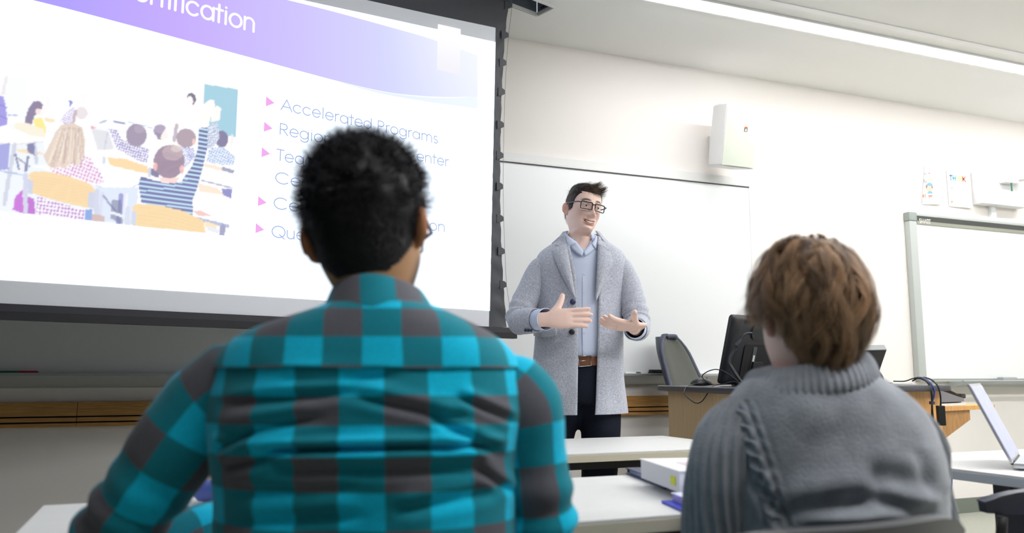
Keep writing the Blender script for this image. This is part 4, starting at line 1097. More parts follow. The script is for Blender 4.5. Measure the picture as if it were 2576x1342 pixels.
for k, (x, y, w, h, c) in enumerate([(345, 262, 12, 40, (220, 110, 110)), (372, 262, 12, 50, (130, 180, 220)), (415, 262, 32, 18, (226, 90, 90)), (415, 320, 14, 44, (200, 200, 205)), (440, 320, 16, 44, (214, 190, 190)), (345, 345, 40, 14, (180, 200, 215)), (388, 380, 100, 22, (250, 220, 150)), (335, 385, 14, 60, (222, 120, 120)), (362, 410, 22, 50, (140, 180, 214)), (338, 500, 10, 60, (200, 180, 180)), (335, 600, 26, 26, (180, 200, 220)), (312, 665, 24, 60, (230, 130, 100)), (350, 660, 18, 66, (240, 160, 120))]):
    flat(0, [(x, y), (x + w, y + 2), (x + w - 2, y + h), (x - 2, y + h)], 'printed_mark', p1_, .0045, pc('m%d' % k, c))
p2_ = thing('poster', 'white poster reading THINK in pastel letters left of the wall mount', 'poster', tuple(pw(*z2(1000, 900))), 'posters over the interactive board')
part('sheet', curl_sheet([(745, 200), (1142, 228), (1200, 932), (800, 890)], .03), M_PAP, p2_, smooth=True, recalc=False)
def letter_px(s, p0, p1, em, wgt, m, par, off=.0045):
    a = np.array(pw(*z2(*p0), off)); b = np.array(pw(*z2(*p1), off)); U = (b - a); L = np.linalg.norm(U); U /= L
    g = G(); lettering(g, s, a, U, (0.03, 0, 1), em, wgt, width=L); o = part('printed_lettering', g, m, par, recalc=False); o['kind'] = 'stuff'
cols = [(140, 160, 205), (130, 205, 215), (200, 226, 196), (250, 222, 120), (232, 130, 120)]
xs = [(810, 868), (876, 930), (945, 966), (985, 1045), (1055, 1118)]
for ch, c, (xa, xb) in zip('THINK', cols, xs):
    letter_px(ch, (xa, 400 + (xa - 810) * .10), (xb, 400 + (xb - 810) * .10), .052, .20, pc('t' + ch, c), p2_)
for k, (y, c) in enumerate([(500, (200, 210, 226)), (578, (190, 208, 226)), (668, (205, 215, 226)), (750, (250, 232, 190)), (838, (236, 190, 180))]):
    letter_px('THINK'[k], (825 + 5 * k, y), (870 + 5 * k, y + 4), .034, .18, pc('tl%d' % k, c), p2_)
    for j in range(5 + k % 3):
        x = 890 + 5 * k + j * 30; flat(0, [(x, y - 22 + j * 2), (x + 18, y - 20 + j * 2), (x + 18, y + 2 + j * 2), (x, y + j * 2)], 'printed_mark', p2_, .0045, pc('faint', (226, 226, 230)))
flat(0, [(840, 285), (1080, 318), (1080, 332), (840, 300)], 'printed_mark', p2_, .0045, pc('faint', (226, 226, 230)))

# wall mount with an arm for the short-throw projector
M_WH = mat('white_plastic', srgb(240, 241, 242), .45)
wm = thing('projector_wall_mount', 'white wall mount box with a projector arm above the interactive board', 'wall mount', (6.3, WALL_Y, 2.25))
bx0 = ony(2470, 470, WALL_Y - .09)[0]; bz1 = ony(2470, 428, WALL_Y - .09)[2]; bz0 = ony(2476, 511, WALL_Y - .09)[2]
g = G(); g.span((bx0, WALL_Y - .09, bz0), (bx0 + .50, WALL_Y - .001, bz1), .012); part('box', g, M_WH, wm, auto=40)
a = ony(2524, 448, WALL_Y - .091)
g = G(); g.span((a[0] - .05, WALL_Y - .15, a[2] - .05), (a[0] + .10, WALL_Y - .0905, a[2] + .03), .008); part('arm_joint', g, M_WH, wm, auto=40)
g = G(); g.box((a[0] + .25, WALL_Y - .62, a[2] + .005), (.09, 1.06, .055), rz(math.radians(14)), .01); part('arm', g, M_WH, wm, auto=40)
g = G(); g.span((a[0] + .02, WALL_Y - .14, a[2] - .115), (a[0] + .028, WALL_Y - .132, a[2] - .05)); part('green_cord', g, mat('green_cord', srgb(60, 130, 110), .5), wm)
g = G(); g.span((bx0 + .165, WALL_Y - .03, sz1_ + .006), (bx0 + .215, WALL_Y - .001, bz0 - .0005)); part('cable_duct', g, M_WH, wm)

# ================================================================== THINGS ON THE TABLES
def slab(g, o, U, V, lu, lv, z0, h, bev=.0):
    o = np.array([o[0], o[1], z0]); U = np.array([*U, 0]); V = np.array([*V, 0])
    Mx = rotm(U, V, (0, 0, 1)); c = o + U * lu / 2 + V * lv / 2 + np.array([0, 0, h / 2])
    g.box(c, (lu, lv, h), Mx, bev); return g
tz = TZ + .0006
bl = onz(1574, 1193, tz)[:2]; bf = onz(1700, 1243, tz)[:2]
U_ = (bf - bl) / np.linalg.norm(bf - bl); V_ = np.array([-U_[1], U_[0]]); V_ = V_ if V_[0] > 0 else -V_
bn = thing('ring_binder', 'navy blue binder lying under the thick white book', 'binder', (*(bl + U_ * .15 + V_ * .12), TZ))
g = G(); slab(g, bl, U_, V_, .30, .25, tz, .003, .001); part('lower_cover', g, mat('binder_navy', srgb(52, 60, 104), .4), bn)
g = G(); slab(g, bl + U_ * .01 + V_ * .008, U_, V_, .28, .23, tz + .0032, .010); part('pages', g, mat('binder_pages', srgb(178, 196, 236), .7), bn)
g = G(); slab(g, bl, U_, V_, .30, .25, tz + .0134, .003, .001); part('upper_cover', g, mat('binder_grey', srgb(74, 80, 106), .5, bump=.4, bscale=300), bn)
k0 = onz(1613, 1203, tz + .017)[:2]
bk = thing('textbook', 'thick white textbook lying on top of the navy binder', 'book', (*(k0 + U_ * .1 + V_ * .1), tz + .017))
bz = tz + .0168
g = G(); slab(g, k0, U_, V_, .255, .19, bz, .042); part('page_block', g, mat('book_pages', srgb(238, 238, 244), .8, var=.04, vscale=200, stretch=(1, 1, 30)), bk)
g = G(); slab(g, k0 - U_ * .003 - V_ * .003, U_, V_, .261, .196, bz + .0422, .003, .001); cvr = part('cover', g, mat('book_cover', srgb(244, 243, 246), .4), bk)
g = G(); slab(g, k0 + U_ * .10 + V_ * .05, U_, V_, .09, .10, bz + .0454, .0004); part('cover_print', g, mat('cover_pink', srgb(226, 205, 214), .5), cvr)
g = G(); slab(g, k0 + U_ * .205 - V_ * .0015, U_, V_, .03, .001, bz + .012, .018); part('sticky_flag', g, mat('flag_yellow', srgb(226, 232, 70), .6), bk)
n0 = onz(1664, 1266, tz)[:2]
nb_ = thing('notebook', 'bright blue notebook with a lilac cover beside the grey sweater', 'notebook', (*n0, TZ))
g = G(); slab(g, n0, U_, V_, .17, .2, tz, .005, .001); part('back_cover', g, mat('cover_blue', srgb(50, 70, 220), .4), nb_)
g = G(); slab(g, n0 + U_ * .012 + V_ * .02, U_, V_, .15, .175, tz + .0052, .014); part('pages', g, mat('pages_lilac', srgb(190, 176, 236), .7), nb_)
g = G(); slab(g, n0 + U_ * .008 + V_ * .018, U_, V_, .155, .18, tz + .0194, .002, .0005); part('front_cover', g, mat('cover_lilac', srgb(226, 226, 250), .5), nb_)
# note sheet and pencil case in front of the man in the checked shirt
w0 = onz(505, 1262, tz)[:2]
nt_ = thing('paper_sheet', 'white sheet of paper before the man in the checked shirt', 'paper', (*w0, TZ))
g = G(); g.box((w0[0] + .10, w0[1] + .06, tz + .0008), (.21, .297, .001), rz(.15)); part('sheet', g, mat('sheet_white', srgb(240, 238, 228), .8), nt_)
pcs = thing('pencil_case', 'blue and black pencil case seen under the arm of the man in checks', 'pencil case', (*w0, TZ))
q = onz(530, 1268, tz)
g = G(); g.tube([(q[0] - .03, q[1] + .03, tz + .024), (q[0] - .02, q[1] + .025, tz + .024), (q[0] + .12, q[1] - .05, tz + .024), (q[0] + .13, q[1] - .055, tz + .024)], [.012, .022, .022, .012], 14); part('pouch', g, mat('case_blue', srgb(96, 118, 206), .5), pcs, smooth=True)
g = G(); g.tube([(q[0] - .02, q[1] + .012, tz + .030), (q[0] + .12, q[1] - .065, tz + .030)], .006, 6); part('zip', g, mat('case_black', srgb(22, 22, 26), .5), pcs)

# laptop
hn = onz(2546, 1184, tz); hf_ = onz(2572, 1148, tz)
HX = (hf_ - hn); HX[2] = 0; LW = .325; HX /= np.linalg.norm(HX)
BX = np.array([HX[1], -HX[0], 0]); BX = BX if BX @ RGT > 0 else -BX
lp = thing('laptop', 'open silver laptop at the edge of the right hand table', 'laptop', tuple(hn))
M_LAP = mat('laptop_aluminium', srgb(196, 198, 204), .3, metal=.7)
o_ = hn + np.array([0, 0, .004]) + BX * .004
g = G(); g.box(o_ + HX * LW / 2 + BX * .115 + (0, 0, .008), (LW, .23, .014), rotm(HX, BX, (0, 0, 1)), .004); part('base', g, M_LAP, lp, auto=40)
g = G(); g.box(o_ + HX * LW / 2 + BX * .11 + (0, 0, .0155), (LW * .86, .10, .0014), rotm(HX, BX, (0, 0, 1))); part('keyboard', g, M_DKGREY, lp)
tp_ = at(2441, 993, 2.30); dirl = tp_ - (hn + (0, 0, .02)); dirl -= HX * (dirl @ HX); LL = .235; dirl /= np.linalg.norm(dirl)
nl = np.cross(HX, dirl); nl = nl if nl @ BX > 0 else -nl
lc = hn + np.array([0, 0, .018]) + HX * LW / 2 + dirl * LL / 2
g = G(); g.box(lc, (LW, LL, .007), rotm(HX, dirl, np.cross(HX, dirl)), .003); part('lid', g, M_LAP, lp, auto=40)
g = G(); g.box(lc + nl * .0042, (LW * .97, LL * .93, .001), rotm(HX, dirl, np.cross(HX, dirl))); part('display', g, mat('laptop_display', srgb(150, 160, 196), .15, emit=srgb(170, 180, 214), estr=.35), lp)  # pale blue tone and glow paint the reflections on the display
g = G(); g.tube([hn + np.array([0, 0, .016]) + HX * .05, hn + np.array([0, 0, .016]) + HX * (LW - .05)], .007, 10); part('hinge', g, M_DKGREY, lp, auto=40)

# chairs
student_chair((.795, 1.055), math.radians(92), 'dark grey plastic chair holding the person in the grey sweater', M_CH, ztop=.818, wback=.47)
student_chair((.30, 1.12), math.radians(78), 'dark grey plastic chair under the man in the checked shirt', M_CH, ztop=.74)
cl_ = at(2540, 1240, 1.80)
student_chair((cl_[0] + .20, cl_[1] + .20), math.radians(84), 'navy plastic chair at the bottom right corner by the table leg', M_CHB, ztop=cl_[2] + .008, zlow=cl_[2] - .045)
# ================================================================== PEOPLE: shared builders
def pz(px, d, z):
    """point on the pixel column px, at level depth d and height z"""
    k = math.tan(math.atan((z - CAMH) / d) - PIT)
    return at(px, CY - k * FPX, d)
def sgnpow(v, p): return np.sign(v) * np.abs(v) ** p
def ring(pl, pr, t, n, ex=1.0, a0=None, a1=None, tb=None):
    pl = np.array(pl); pr = np.array(pr); m = (pl + pr) / 2; h = (pr - pl) / 2
    a = np.linspace(0, 2 * math.pi, n, endpoint=False) if a0 is None else np.linspace(a0, a1, n)
    c = sgnpow(np.cos(a), ex); s = sgnpow(np.sin(a), ex)
    th = np.where(s < 0, t / 2, (t if tb is None else tb) / 2)
    return m[None] + h[None] * c[:, None] + FH[None] * (s * th)[:, None]
def loft_rows(rows, nr):
    """rows: y, xl, xr, depth, thickness (smoothed)"""
    return catmull(rows, nr)
def fnoise(p, s, seed=0.0): return noise.noise(Vector((p[0] * s + seed, p[1] * s + seed * .7, p[2] * s - seed)))
def normals_grid(P, closeu):
    du = np.roll(P, -1, 1) - np.roll(P, 1, 1) if closeu else np.gradient(P, axis=1)
    dv = np.gradient(P, axis=0)
    n = np.cross(du, dv); n /= np.linalg.norm(n, axis=2, keepdims=True) + 1e-9
    return n
def grid_part(name, P, m, parent, closeu=False, uv=None, col=None, thick=0.0, smooth=True):
    """structured sheet; outward normals decided by the centre"""
    r, c = P.shape[:2]
    g = G(); g.grid(P, closeu=closeu)
    o = part(name, g, m, parent, smooth=smooth, recalc=False)
    if uv is not None: set_uv(o, np.asarray(uv).reshape(-1, 2))
    if col is not None: set_col(o, np.asarray(col).reshape(-1, 3))
    if thick:
        md = o.modifiers.new('thickness', 'SOLIDIFY'); md.thickness = thick; md.offset = 0
    return o
def strands(name, P, W, C, m, parent, N=None):
    """flat tapered strands: P (S,K,3), W widths (S,), C colours (S,3)"""
    S_, K_ = P.shape[:2]
    T = np.gradient(P, axis=1); T /= np.linalg.norm(T, axis=2, keepdims=True) + 1e-9
    side = np.cross(T, N); side /= np.linalg.norm(side, axis=2, keepdims=True) + 1e-9
    tap = np.linspace(1, .25, K_)[None, :, None]
    L = P - side * W[:, None, None] * tap / 2; R2 = P + side * W[:, None, None] * tap / 2
    V = np.stack([L, R2], 2).reshape(-1, 3) - ORG[parent.name]
    b = (np.arange(S_) * K_ * 2)[:, None] + (np.arange(K_ - 1) * 2)[None]
    F = np.stack([b, b + 1, b + 3, b + 2], -1).reshape(-1, 4)
    me = bpy.data.meshes.new(name)
    me.vertices.add(len(V)); me.vertices.foreach_set('co', V.reshape(-1))
    me.loops.add(F.size); me.loops.foreach_set('vertex_index', F.reshape(-1).astype(np.int32))
    me.polygons.add(len(F)); me.polygons.foreach_set('loop_start', (np.arange(len(F)) * 4).astype(np.int32))
    me.update(calc_edges=True); me.polygons.foreach_set('use_smooth', [True] * len(F))
    me.materials.append(m)
    o = bpy.data.objects.new(name, me); _link(o, parent, ORG[parent.name])
    set_col(o, np.repeat(C, K_ * 2, axis=0))
    return o

# ---------------------------------------------------------------- head (face towards -Y, eye level z=0)
HEADROWS = [  # z, half width, front, back, centre shift
 (.1200, .004, .004, .004), (.1175, .022, .026, .028), (.110, .040, .050, .054), (.095, .0575, .070, .077), (.072, .0685, .083, .092), (.045, .0735, .090, .0985),
 (.018, .0748, .0925, .1005), (-.008, .0738, .0915, .0985), (-.030, .0715, .0905, .092), (-.052, .0685, .0895, .082), (-.072, .0610, .089, .072), (-.090, .0520, .0885, .066),
 (-.104, .0445, .084, .064), (-.113, .0435, .070, .0645), (-.120, .0460, .050, .0655), (-.130, .0500, .040, .0675), (-.150, .0530, .036, .071), (-.185, .0560, .036, .074), (-.230, .066, .044, .082)]
def build_head(face=True, nr=150, n=150, skin=(.6, .4, .3), lips=(.5, .2, .2), brow=(.05, .03, .02), stub=0.0, smile=1.0, blush=0.0, wide=1.0, top=1.0):
    R = np.array(HEADROWS)
    zi = np.concatenate([np.linspace(.1200, -.12, nr - 26), np.linspace(-.123, -.23, 26)])
    order = np.argsort(R[:, 0])
    # smooth monotone profile through resampled catmull rows
    dense = catmull(R, 400)
    od = np.argsort(dense[:, 0])
    w = np.interp(zi, dense[od, 0], dense[od, 1]) * wide; f = np.interp(zi, dense[od, 0], dense[od, 2]); b = np.interp(zi, dense[od, 0], dense[od, 3])
    t = np.linspace(0, 1, n, endpoint=False)
    # denser at the face: angle measured from the front
    a = 2 * math.pi * t; a = a - .55 * np.sin(a)
    V = np.zeros((nr, n, 3))
    cx_ = np.sin(a); cy_ = -np.cos(a)      # cy<0 in front
    ex = .92
    for i in range(nr):
        X_ = sgnpow(cx_, ex) * w[i]; Y_ = sgnpow(cy_, ex) * np.where(cy_ < 0, f[i], b[i])
        V[i, :, 0] = X_; V[i, :, 1] = Y_; V[i, :, 2] = zi[i]
    V[..., 2] = np.where(V[..., 2] > .03, .03 + (V[..., 2] - .03) * top, V[..., 2])
    C = np.zeros((nr, n, 3)); C[:] = skin
    X_, Y_, Z_ = V[..., 0], V[..., 1], V[..., 2]
    front = (Y_ < -.02)
    def ga(x0, z0, sx, sz): return np.exp(-((X_ - x0) / sx) ** 2 - ((Z_ - z0) / sz) ** 2) * front
    if face:
        d = np.zeros_like(X_)
        prof = np.interp(-Z_, [-.03, -.015, 0, .015, .028, .038, .045, .051, .056], [0, .004, .010, .019, .028, .0335, .028, .010, 0])
        wid = np.interp(-Z_, [-.02, .0, .02, .036, .046, .056], [.010, .009, .0095, .0125, .015, .0155])
        d += prof * np.exp(-(X_ / wid) ** 2) * front
        for s in (-1, 1):
            d += .0085 * ga(s * .0150, -.0425, .0065, .006)
            d -= .0125 * ga(s * .031, -.001, .015, .0095)
            d += .0045 * ga(s * .030, .0175, .020, .0065)
            d += (.004 + .005 * smile) * ga(s * .042, -.034, .018, .015)
            d -= .003 * smile * ga(s * .032, -.058, .006, .014)
        zm = -.0745 + smile * 9.0 * X_ ** 2
        mw = .021 + .0075 * smile
        inm = np.exp(-(np.abs(X_) / mw) ** 6) * front
        d += .0030 * np.exp(-((Z_ - zm - .0065) / .0042) ** 2) * inm
        d += .0036 * np.exp(-((Z_ - zm + .0085) / .0048) ** 2) * inm
        op = np.exp(-((Z_ - zm) / (.0026 + .0016 * smile)) ** 4) * np.exp(-(np.abs(X_) / (mw - .002)) ** 6) * front
        d -= .007 * op
        d += .0055 * ga(0, -.103, .014, .010)
        d -= .003 * ga(0, -.091, .02, .005)
        V[..., 1] -= d
        lipm = np.clip(np.exp(-((Z_ - zm - .0062) / .0046) ** 4) + np.exp(-((Z_ - zm + .0088) / .0058) ** 4), 0, 1) * inm
        C += (np.array(lips) - C) * (lipm * .75)[..., None]
        C += (np.array((.03, .008, .008)) - C) * np.clip(op * 1.3, 0, 1)[..., None]
        for s in (-1, 1):
            bz_ = .0215 + .004 * (1 - ((np.abs(X_) - .03) / .02) ** 2)
            bm_ = np.exp(-((Z_ - bz_) / .0052) ** 4) * np.exp(-((X_ - s * .031) / .0205) ** 6) * front
            C += (np.array(brow) - C) * (bm_ * .95)[..., None]
            if blush: C += (np.array((.62, .25, .22)) - C) * (ga(s * .043, -.036, .020, .016) * blush)[..., None]
        if blush: C += (np.array((.62, .27, .23)) - C) * (ga(0, -.036, .014, .012) * blush * .8)[..., None]
    if stub:
        sm = np.clip((-.032 - Z_) / .03, 0, 1) * np.clip((-.02 - Y_ + .035) / .03, 0, 1) * (Z_ > -.128)
        C += (np.array((.035, .028, .025)) - C) * (sm * stub)[..., None]
    return V, C
def ear_grid(side, skin):
    """shell of an ear (helix, hollow, lobe); side = +1 / -1 along X"""
    n, m = 40, 13
    V = np.zeros((m + 2, n, 3))
    for j in range(m):
        r = j / (m - 1)
        for k in range(n):
            a = 2 * math.pi * k / n
            sn, cs = math.sin(a), math.cos(a)
            wz = .031 if sn > 0 else .030
            wy = .0165 * (1 + .25 * sn)                 # wider at the top, narrow lobe
            yy = cs * wy * r; zz_ = sn * wz * r
            rim = math.exp(-((r - .88) / .10) ** 2) * (1.0 if cs > -.55 else .15) * (1 if sn > -.6 else .4)
            fold = math.exp(-((r - .58) / .10) ** 2) * (1 if cs > 0 else .1)
            h = .002 + .0065 * rim + .0045 * fold - .006 * math.exp(-(r / .38) ** 2) * (1 if sn > -.7 else .3)
            if r > .97: h -= .004
            off = .0095 * (yy / .0165 + .75)              # back edge stands off the head
            V[j, k] = (h + off, yy, zz_)
    V[m] = V[m - 1] - np.array([.005, 0, 0]); V[m + 1] = V[m - 1] * np.array([0, .5, .6]) + np.array([-.006, -.004, 0])
    V[..., 0] = side * (V[..., 0] + .0685); V[..., 1] += .014; V[..., 2] += -.016
    return V
def finger(g, base, dirv, bendax, lens, bends, r0, r1):
    pts = [np.array(base, float)]; d = np.array(dirv, float); d /= np.linalg.norm(d); ax = Vector(bendax)
    for L, bnd in zip(lens, bends):
        d = np.array(Matrix.Rotation(bnd, 3, ax) @ Vector(d)); pts.append(pts[-1] + d * L)
    P = catmull(pts, 13)
    rad = np.linspace(r0, r1, 13); rad[-1] *= .55; rad[-2] *= .9
    g.tube(P, list(rad), 10)
def hand(Mx, org, scale=1.0, curl=.18, spread=.03, thumb=(.55, .25), mirror=False):
    """closed shells of a hand: X fingers, Y thumb side, Z back of the hand"""
    g = G()
    rows = []
    for x, w, t in ((-.04, .030, .023), (-.005, .030, .024), (.015, .035, .026), (.045, .041, .025), (.075, .042, .022), (.092, .039, .016)):
        rr_ = []
        for k in range(16):
            a = 2 * math.pi * k / 16
            rr_.append((x, sgnpow(np.cos(a), .8) * w, sgnpow(np.sin(a), .8) * t * .5 + .001 * (w - .03) * 50))
        rows.append(rr_)
    g.grid(rows, closeu=True); g.f.append(tuple(range(16))); nn = len(rows); g.f.append(tuple((nn - 1) * 16 + k for k in range(16)))
    for i, (y, L) in enumerate(((.030, .074), (.0105, .082), (-.0095, .077), (-.0285, .061))):
        c = curl * (1 + .25 * i)
        finger(g, (.078, y, 0), (1, spread * (1.5 - i), 0), (0, 1, 0), (.022 + L * .36, L * .30, L * .26), (c * .6, c, c * .8), .0102 - .0004 * i, .0082)
    finger(g, (.014, .018, -.004), (.74, .66, -.12), (0, 0, 1), (.042, .034, .028), (thumb[0] - .55, -thumb[1], -thumb[1]), .0175, .0100)
    V = np.array(g.v) * scale
    if mirror: V[:, 2] *= -1
    R3 = np.array(Mx); V = V @ R3.T + np.array(org)
    g.v = [tuple(p) for p in V]
    return g
def make_body(name, shells, head, parent, skin, m, voxel=.005, ears=True, hm=None, smooth_it=4):
    """remesh all closed shells into one surface, then add the head surface"""
    me = bpy.data.meshes.new('tmp'); me.from_pydata(shells.v, [], shells.f); fixn(me)
    o = bpy.data.objects.new('tmp', me); scene.collection.objects.link(o)
    r = o.modifiers.new('r', 'REMESH'); r.mode = 'VOXEL'; r.voxel_size = voxel
    s = o.modifiers.new('s', 'SMOOTH'); s.factor = .5; s.iterations = smooth_it
    bpy.context.view_layer.update()
    dg = bpy.context.evaluated_depsgraph_get()
    m2 = bpy.data.meshes.new_from_object(o.evaluated_get(dg))
    bpy.data.objects.remove(o)
    nv = len(m2.vertices); V = np.zeros(nv * 3); m2.vertices.foreach_get('co', V); V = V.reshape(-1, 3)
    F = [tuple(p.vertices) for p in m2.polygons]
    C = np.tile(np.array(skin), (nv, 1))
    hV, hC = head
    A, t0 = hm
    def put(P, col, closeu=True):
        nonlocal V, C, F
        Q = P.reshape(-1, 3) @ A.T + t0
        g = G(); g.grid(np.zeros(P.shape), closeu=closeu)
        n0 = len(V); V = np.concatenate([V, Q]); F += [tuple(i + n0 for i in f) for f in g.f]; C = np.concatenate([C, col])
    put(hV, hC.reshape(-1, 3))
    if ears:
        for s_ in (-1, 1):
            E_ = ear_grid(s_, skin); put(E_, np.tile(np.array(skin) * np.array((1.0, .82, .78)), (E_.shape[0] * E_.shape[1], 1)))
    me = bpy.data.meshes.new(name); me.from_pydata((V - ORG[parent.name]).tolist(), [], F); fixn(me)
    me.polygons.foreach_set('use_smooth', [True] * len(me.polygons)); me.materials.append(m)
    ob = bpy.data.objects.new(name, me); _link(ob, parent, ORG[parent.name]); set_col(ob, C)
    return ob
def head_frame(center, facing, up=(0, 0, 1), roll=0.0, pitch=0.0, scale=1.0):
    f = np.array(facing, float); f /= np.linalg.norm(f)
    Yl = -f; Zl = np.array(up, float); Xl = np.cross(Yl, Zl); Xl /= np.linalg.norm(Xl); Zl = np.cross(Xl, Yl)
    B = np.stack([Xl, Yl, Zl], 1)
    Rr = np.array(Matrix.Rotation(roll, 3, 'Y')) @ np.array(Matrix.Rotation(pitch, 3, 'X'))
    return (B @ Rr) * scale, np.array(center, float)
def view_dir(px):
    d = at(px, 945, 1.0) - CAM; d[2] = 0; return d / np.linalg.norm(d)
def turn(v, deg):
    """turn a level direction clockwise seen from above (towards image right)"""
    a = -math.radians(deg); return np.array([v[0] * math.cos(a) - v[1] * math.sin(a), v[0] * math.sin(a) + v[1] * math.cos(a), 0])
SKIN_MAT = attr_mat('skin', rough=.5, sss=.12, bump=.06, bscale=500, spec=.35)
HAIR_MAT = attr_mat('hair_strand', rough=.5, spec=.25)
# ================================================================== THE LECTURER
LD = 3.68
def L(px, py, dd=0.0): return at(px, py, LD + dd)
lec = thing('person', 'standing person in grey coat, glasses and light blue shirt, hands raised mid-gesture', 'person', tuple(pz(1465, LD, 0)))
SK_L = srgb(246, 212, 198)
hc = L(1467, 525, -.01)
lfac = turn(-view_dir(1470), -28)            # facing the viewer, turned to image right
HS = .985
HA, Ht = head_frame(hc, lfac, roll=math.radians(8), pitch=math.radians(4), scale=HS)
def HL(p): return HA @ np.array(p) + Ht
headL = build_head(True, 190, 190, SK_L, lips=srgb(196, 112, 104), brow=srgb(64, 48, 42), smile=1.0, blush=.32, top=.80)
# inner body shells (clothes cover all but head and hands)
sh = G()
def shell_rows(g, rows, n=28, sc=1.0, nr=None):
    RR = catmull(rows, nr or len(rows) * 3)
    P = []
    for (y, xl, xr, dd, t) in RR:
        xm = (xl + xr) / 2; P.append(ring(L(xm + (xl - xm) * sc, y, dd), L(xm + (xr - xm) * sc, y, dd), t * sc, n))
    g.grid(P, closeu=True); n0 = len(g.v) - len(P) * n
    g.f.append(tuple(n0 + k for k in range(n))); g.f.append(tuple(n0 + (len(P) - 1) * n + k for k in range(n)))
shell_rows(sh, [(598, 1440, 1490, 0, .10), (622, 1420, 1510, 0, .11), (640, 1375, 1555, 0, .14), (690, 1362, 1560, 0, .19), (780, 1368, 1552, 0, .20), (880, 1375, 1545, 0, .19), (960, 1370, 1550, 0, .20), (985, 1380, 1545, 0, .18)], sc=.92)
legL = [pz(1424, LD, .97), pz(1393, LD, .72), pz(1382, LD, .50), pz(1378, LD + .02, .28), pz(1376, LD + .03, .06)]
legR = [pz(1510, LD, .97), pz(1511, LD, .72), pz(1506, LD, .50), pz(1503, LD + .02, .28), pz(1502, LD + .03, .06)]
for lg in (legL, legR): sh.tube(catmull(lg, 14), list(np.interp(np.linspace(0, 1, 14), [0, .5, .75, 1], [.076, .055, .05, .038])), 14)
armR = [L(1362, 668, 0), L(1335, 720, -.01), L(1312, 775, -.04), L(1306, 806, -.07), L(1335, 806, -.16), L(1374, 803, -.25)]
armL = [L(1563, 672, 0), L(1582, 720, -.01), L(1596, 780, -.04), L(1602, 822, -.08), L(1600, 828, -.17), L(1594, 826, -.24)]
for ar in (armR, armL): sh.tube(catmull(ar, 18), list(np.linspace(.045, .026, 18)), 12)
upw = np.array([0, 0, 1.0]); tow = -FH
# his right hand (image left): fingers point right, thumb up, back to the viewer
fx = RGT * .96 + tow * .10 + upw * .04; fx /= np.linalg.norm(fx)
zb_ = tow * .93 - RGT * .1 + upw * .22; zb_ -= fx * (zb_ @ fx); zb_ /= np.linalg.norm(zb_); yb_ = np.cross(zb_, fx)
hr = hand(np.stack([fx, yb_, zb_], 1), L(1378, 804, -.255), 1.08, curl=.06, spread=.045, thumb=(.72, -.22)); sh.add(hr.v, hr.f)
# his left hand (image right): palm up, fingers towards the viewer and left
fx2 = -RGT * .80 + tow * .55 + upw * .03; fx2 /= np.linalg.norm(fx2)
zb2 = -upw * .82 - RGT * .15 + tow * .50; zb2 -= fx2 * (zb2 @ fx2); zb2 /= np.linalg.norm(zb2); yb2 = -np.cross(zb2, fx2)
hl = hand(np.stack([fx2, yb2, zb2], 1), L(1598, 822, -.245), 1.06, curl=.20, spread=.05, thumb=(.60, -.12)); sh.add(hl.v, hl.f)
lb_ = make_body('body', sh, headL, lec, SK_L, SKIN_MAT, voxel=.0042, hm=(HA, Ht))
# eyes, teeth
def feat(name, g, m, par, **k):
    g.v = [tuple(HL(p)) for p in g.v]; return part(name, g, m, par, **k)
for s in (-1, 1):
    g = G(); g.ball((s * .031, -.0745, -.001), (.0118, .0112, .0074), 20, 14); ey = feat('eye', g, mat('eye_white', srgb(232, 226, 224), .25), lb_, smooth=True)
    gx = -.0028
    g = G(); g.ball((s * .031 - gx, -.0832, -.0005), (.0054, .0036, .0050), 14, 10); feat('iris', g, mat('iris_brown', srgb(46, 34, 30), .2), ey, smooth=True)
    # upper lid
    g = G(); rows = []
    for j in range(5):
        ph = math.radians(16 + 17 * j); rows.append([(s * .031 + .0128 * math.sin(th) * math.cos(ph * .6), -.0748 - .0128 * math.cos(th) * math.cos(ph), -.001 + .0098 * math.sin(ph)) for th in np.linspace(-1.15, 1.15, 12)])
    g.grid(rows); o = feat('eyelid', g, SKIN_MAT, lb_, smooth=True, recalc=False); set_col(o, np.tile(np.array(SK_L) * .8, (len(o.data.vertices), 1)))
g = G(); rows = []
for zof in (.0038, -.0012, -.0030):
    rows.append([(x, -.0900 + 7.0 * x * x, -.0745 + 9.0 * x * x + zof * (1 - (x / .025) ** 2)) for x in np.linspace(-.0235, .0235, 15)])
g.grid(rows); feat('teeth', g, mat('teeth', srgb(238, 228, 214), .3), lb_, smooth=True, recalc=False)
# glasses
M_GF = mat('black_glasses', srgb(20, 20, 24), .25)
gl = part('glasses', (lambda g: g)(G().add([(0, 0, 0), (0, 0, 0.0001), (0.0001, 0, 0)], [(0, 1, 2)])), M_GF, lec) if False else None
g = G()
def lens_outline(s):
    return [(s * .0335 + x, -.107 + 3.2 * (s * .0335 + x) ** 2 + .002, z - .005) for x, z in rrect(-.0262, .0262, -.0160, .0160, .006, 4)]
for s in (-1, 1):
    lo = lens_outline(s); g.tube([HL(p) for p in lo + lo[:1]], .0021 * HS, 8, cap=False)
    lo_t = sorted(lo, key=lambda p: -p[2])[:10]
    lo_t.sort(key=lambda p: p[0]); g.tube([HL((p[0], p[1] - .0004, p[2])) for p in lo_t], .0026 * HS, 8)
g.tube([HL(p) for p in ((-.010, -.1045, .003), (0, -.108, .0045), (.010, -.1045, .003))], .0022 * HS, 8)
glo = part('glasses', g, M_GF, lec, smooth=True)
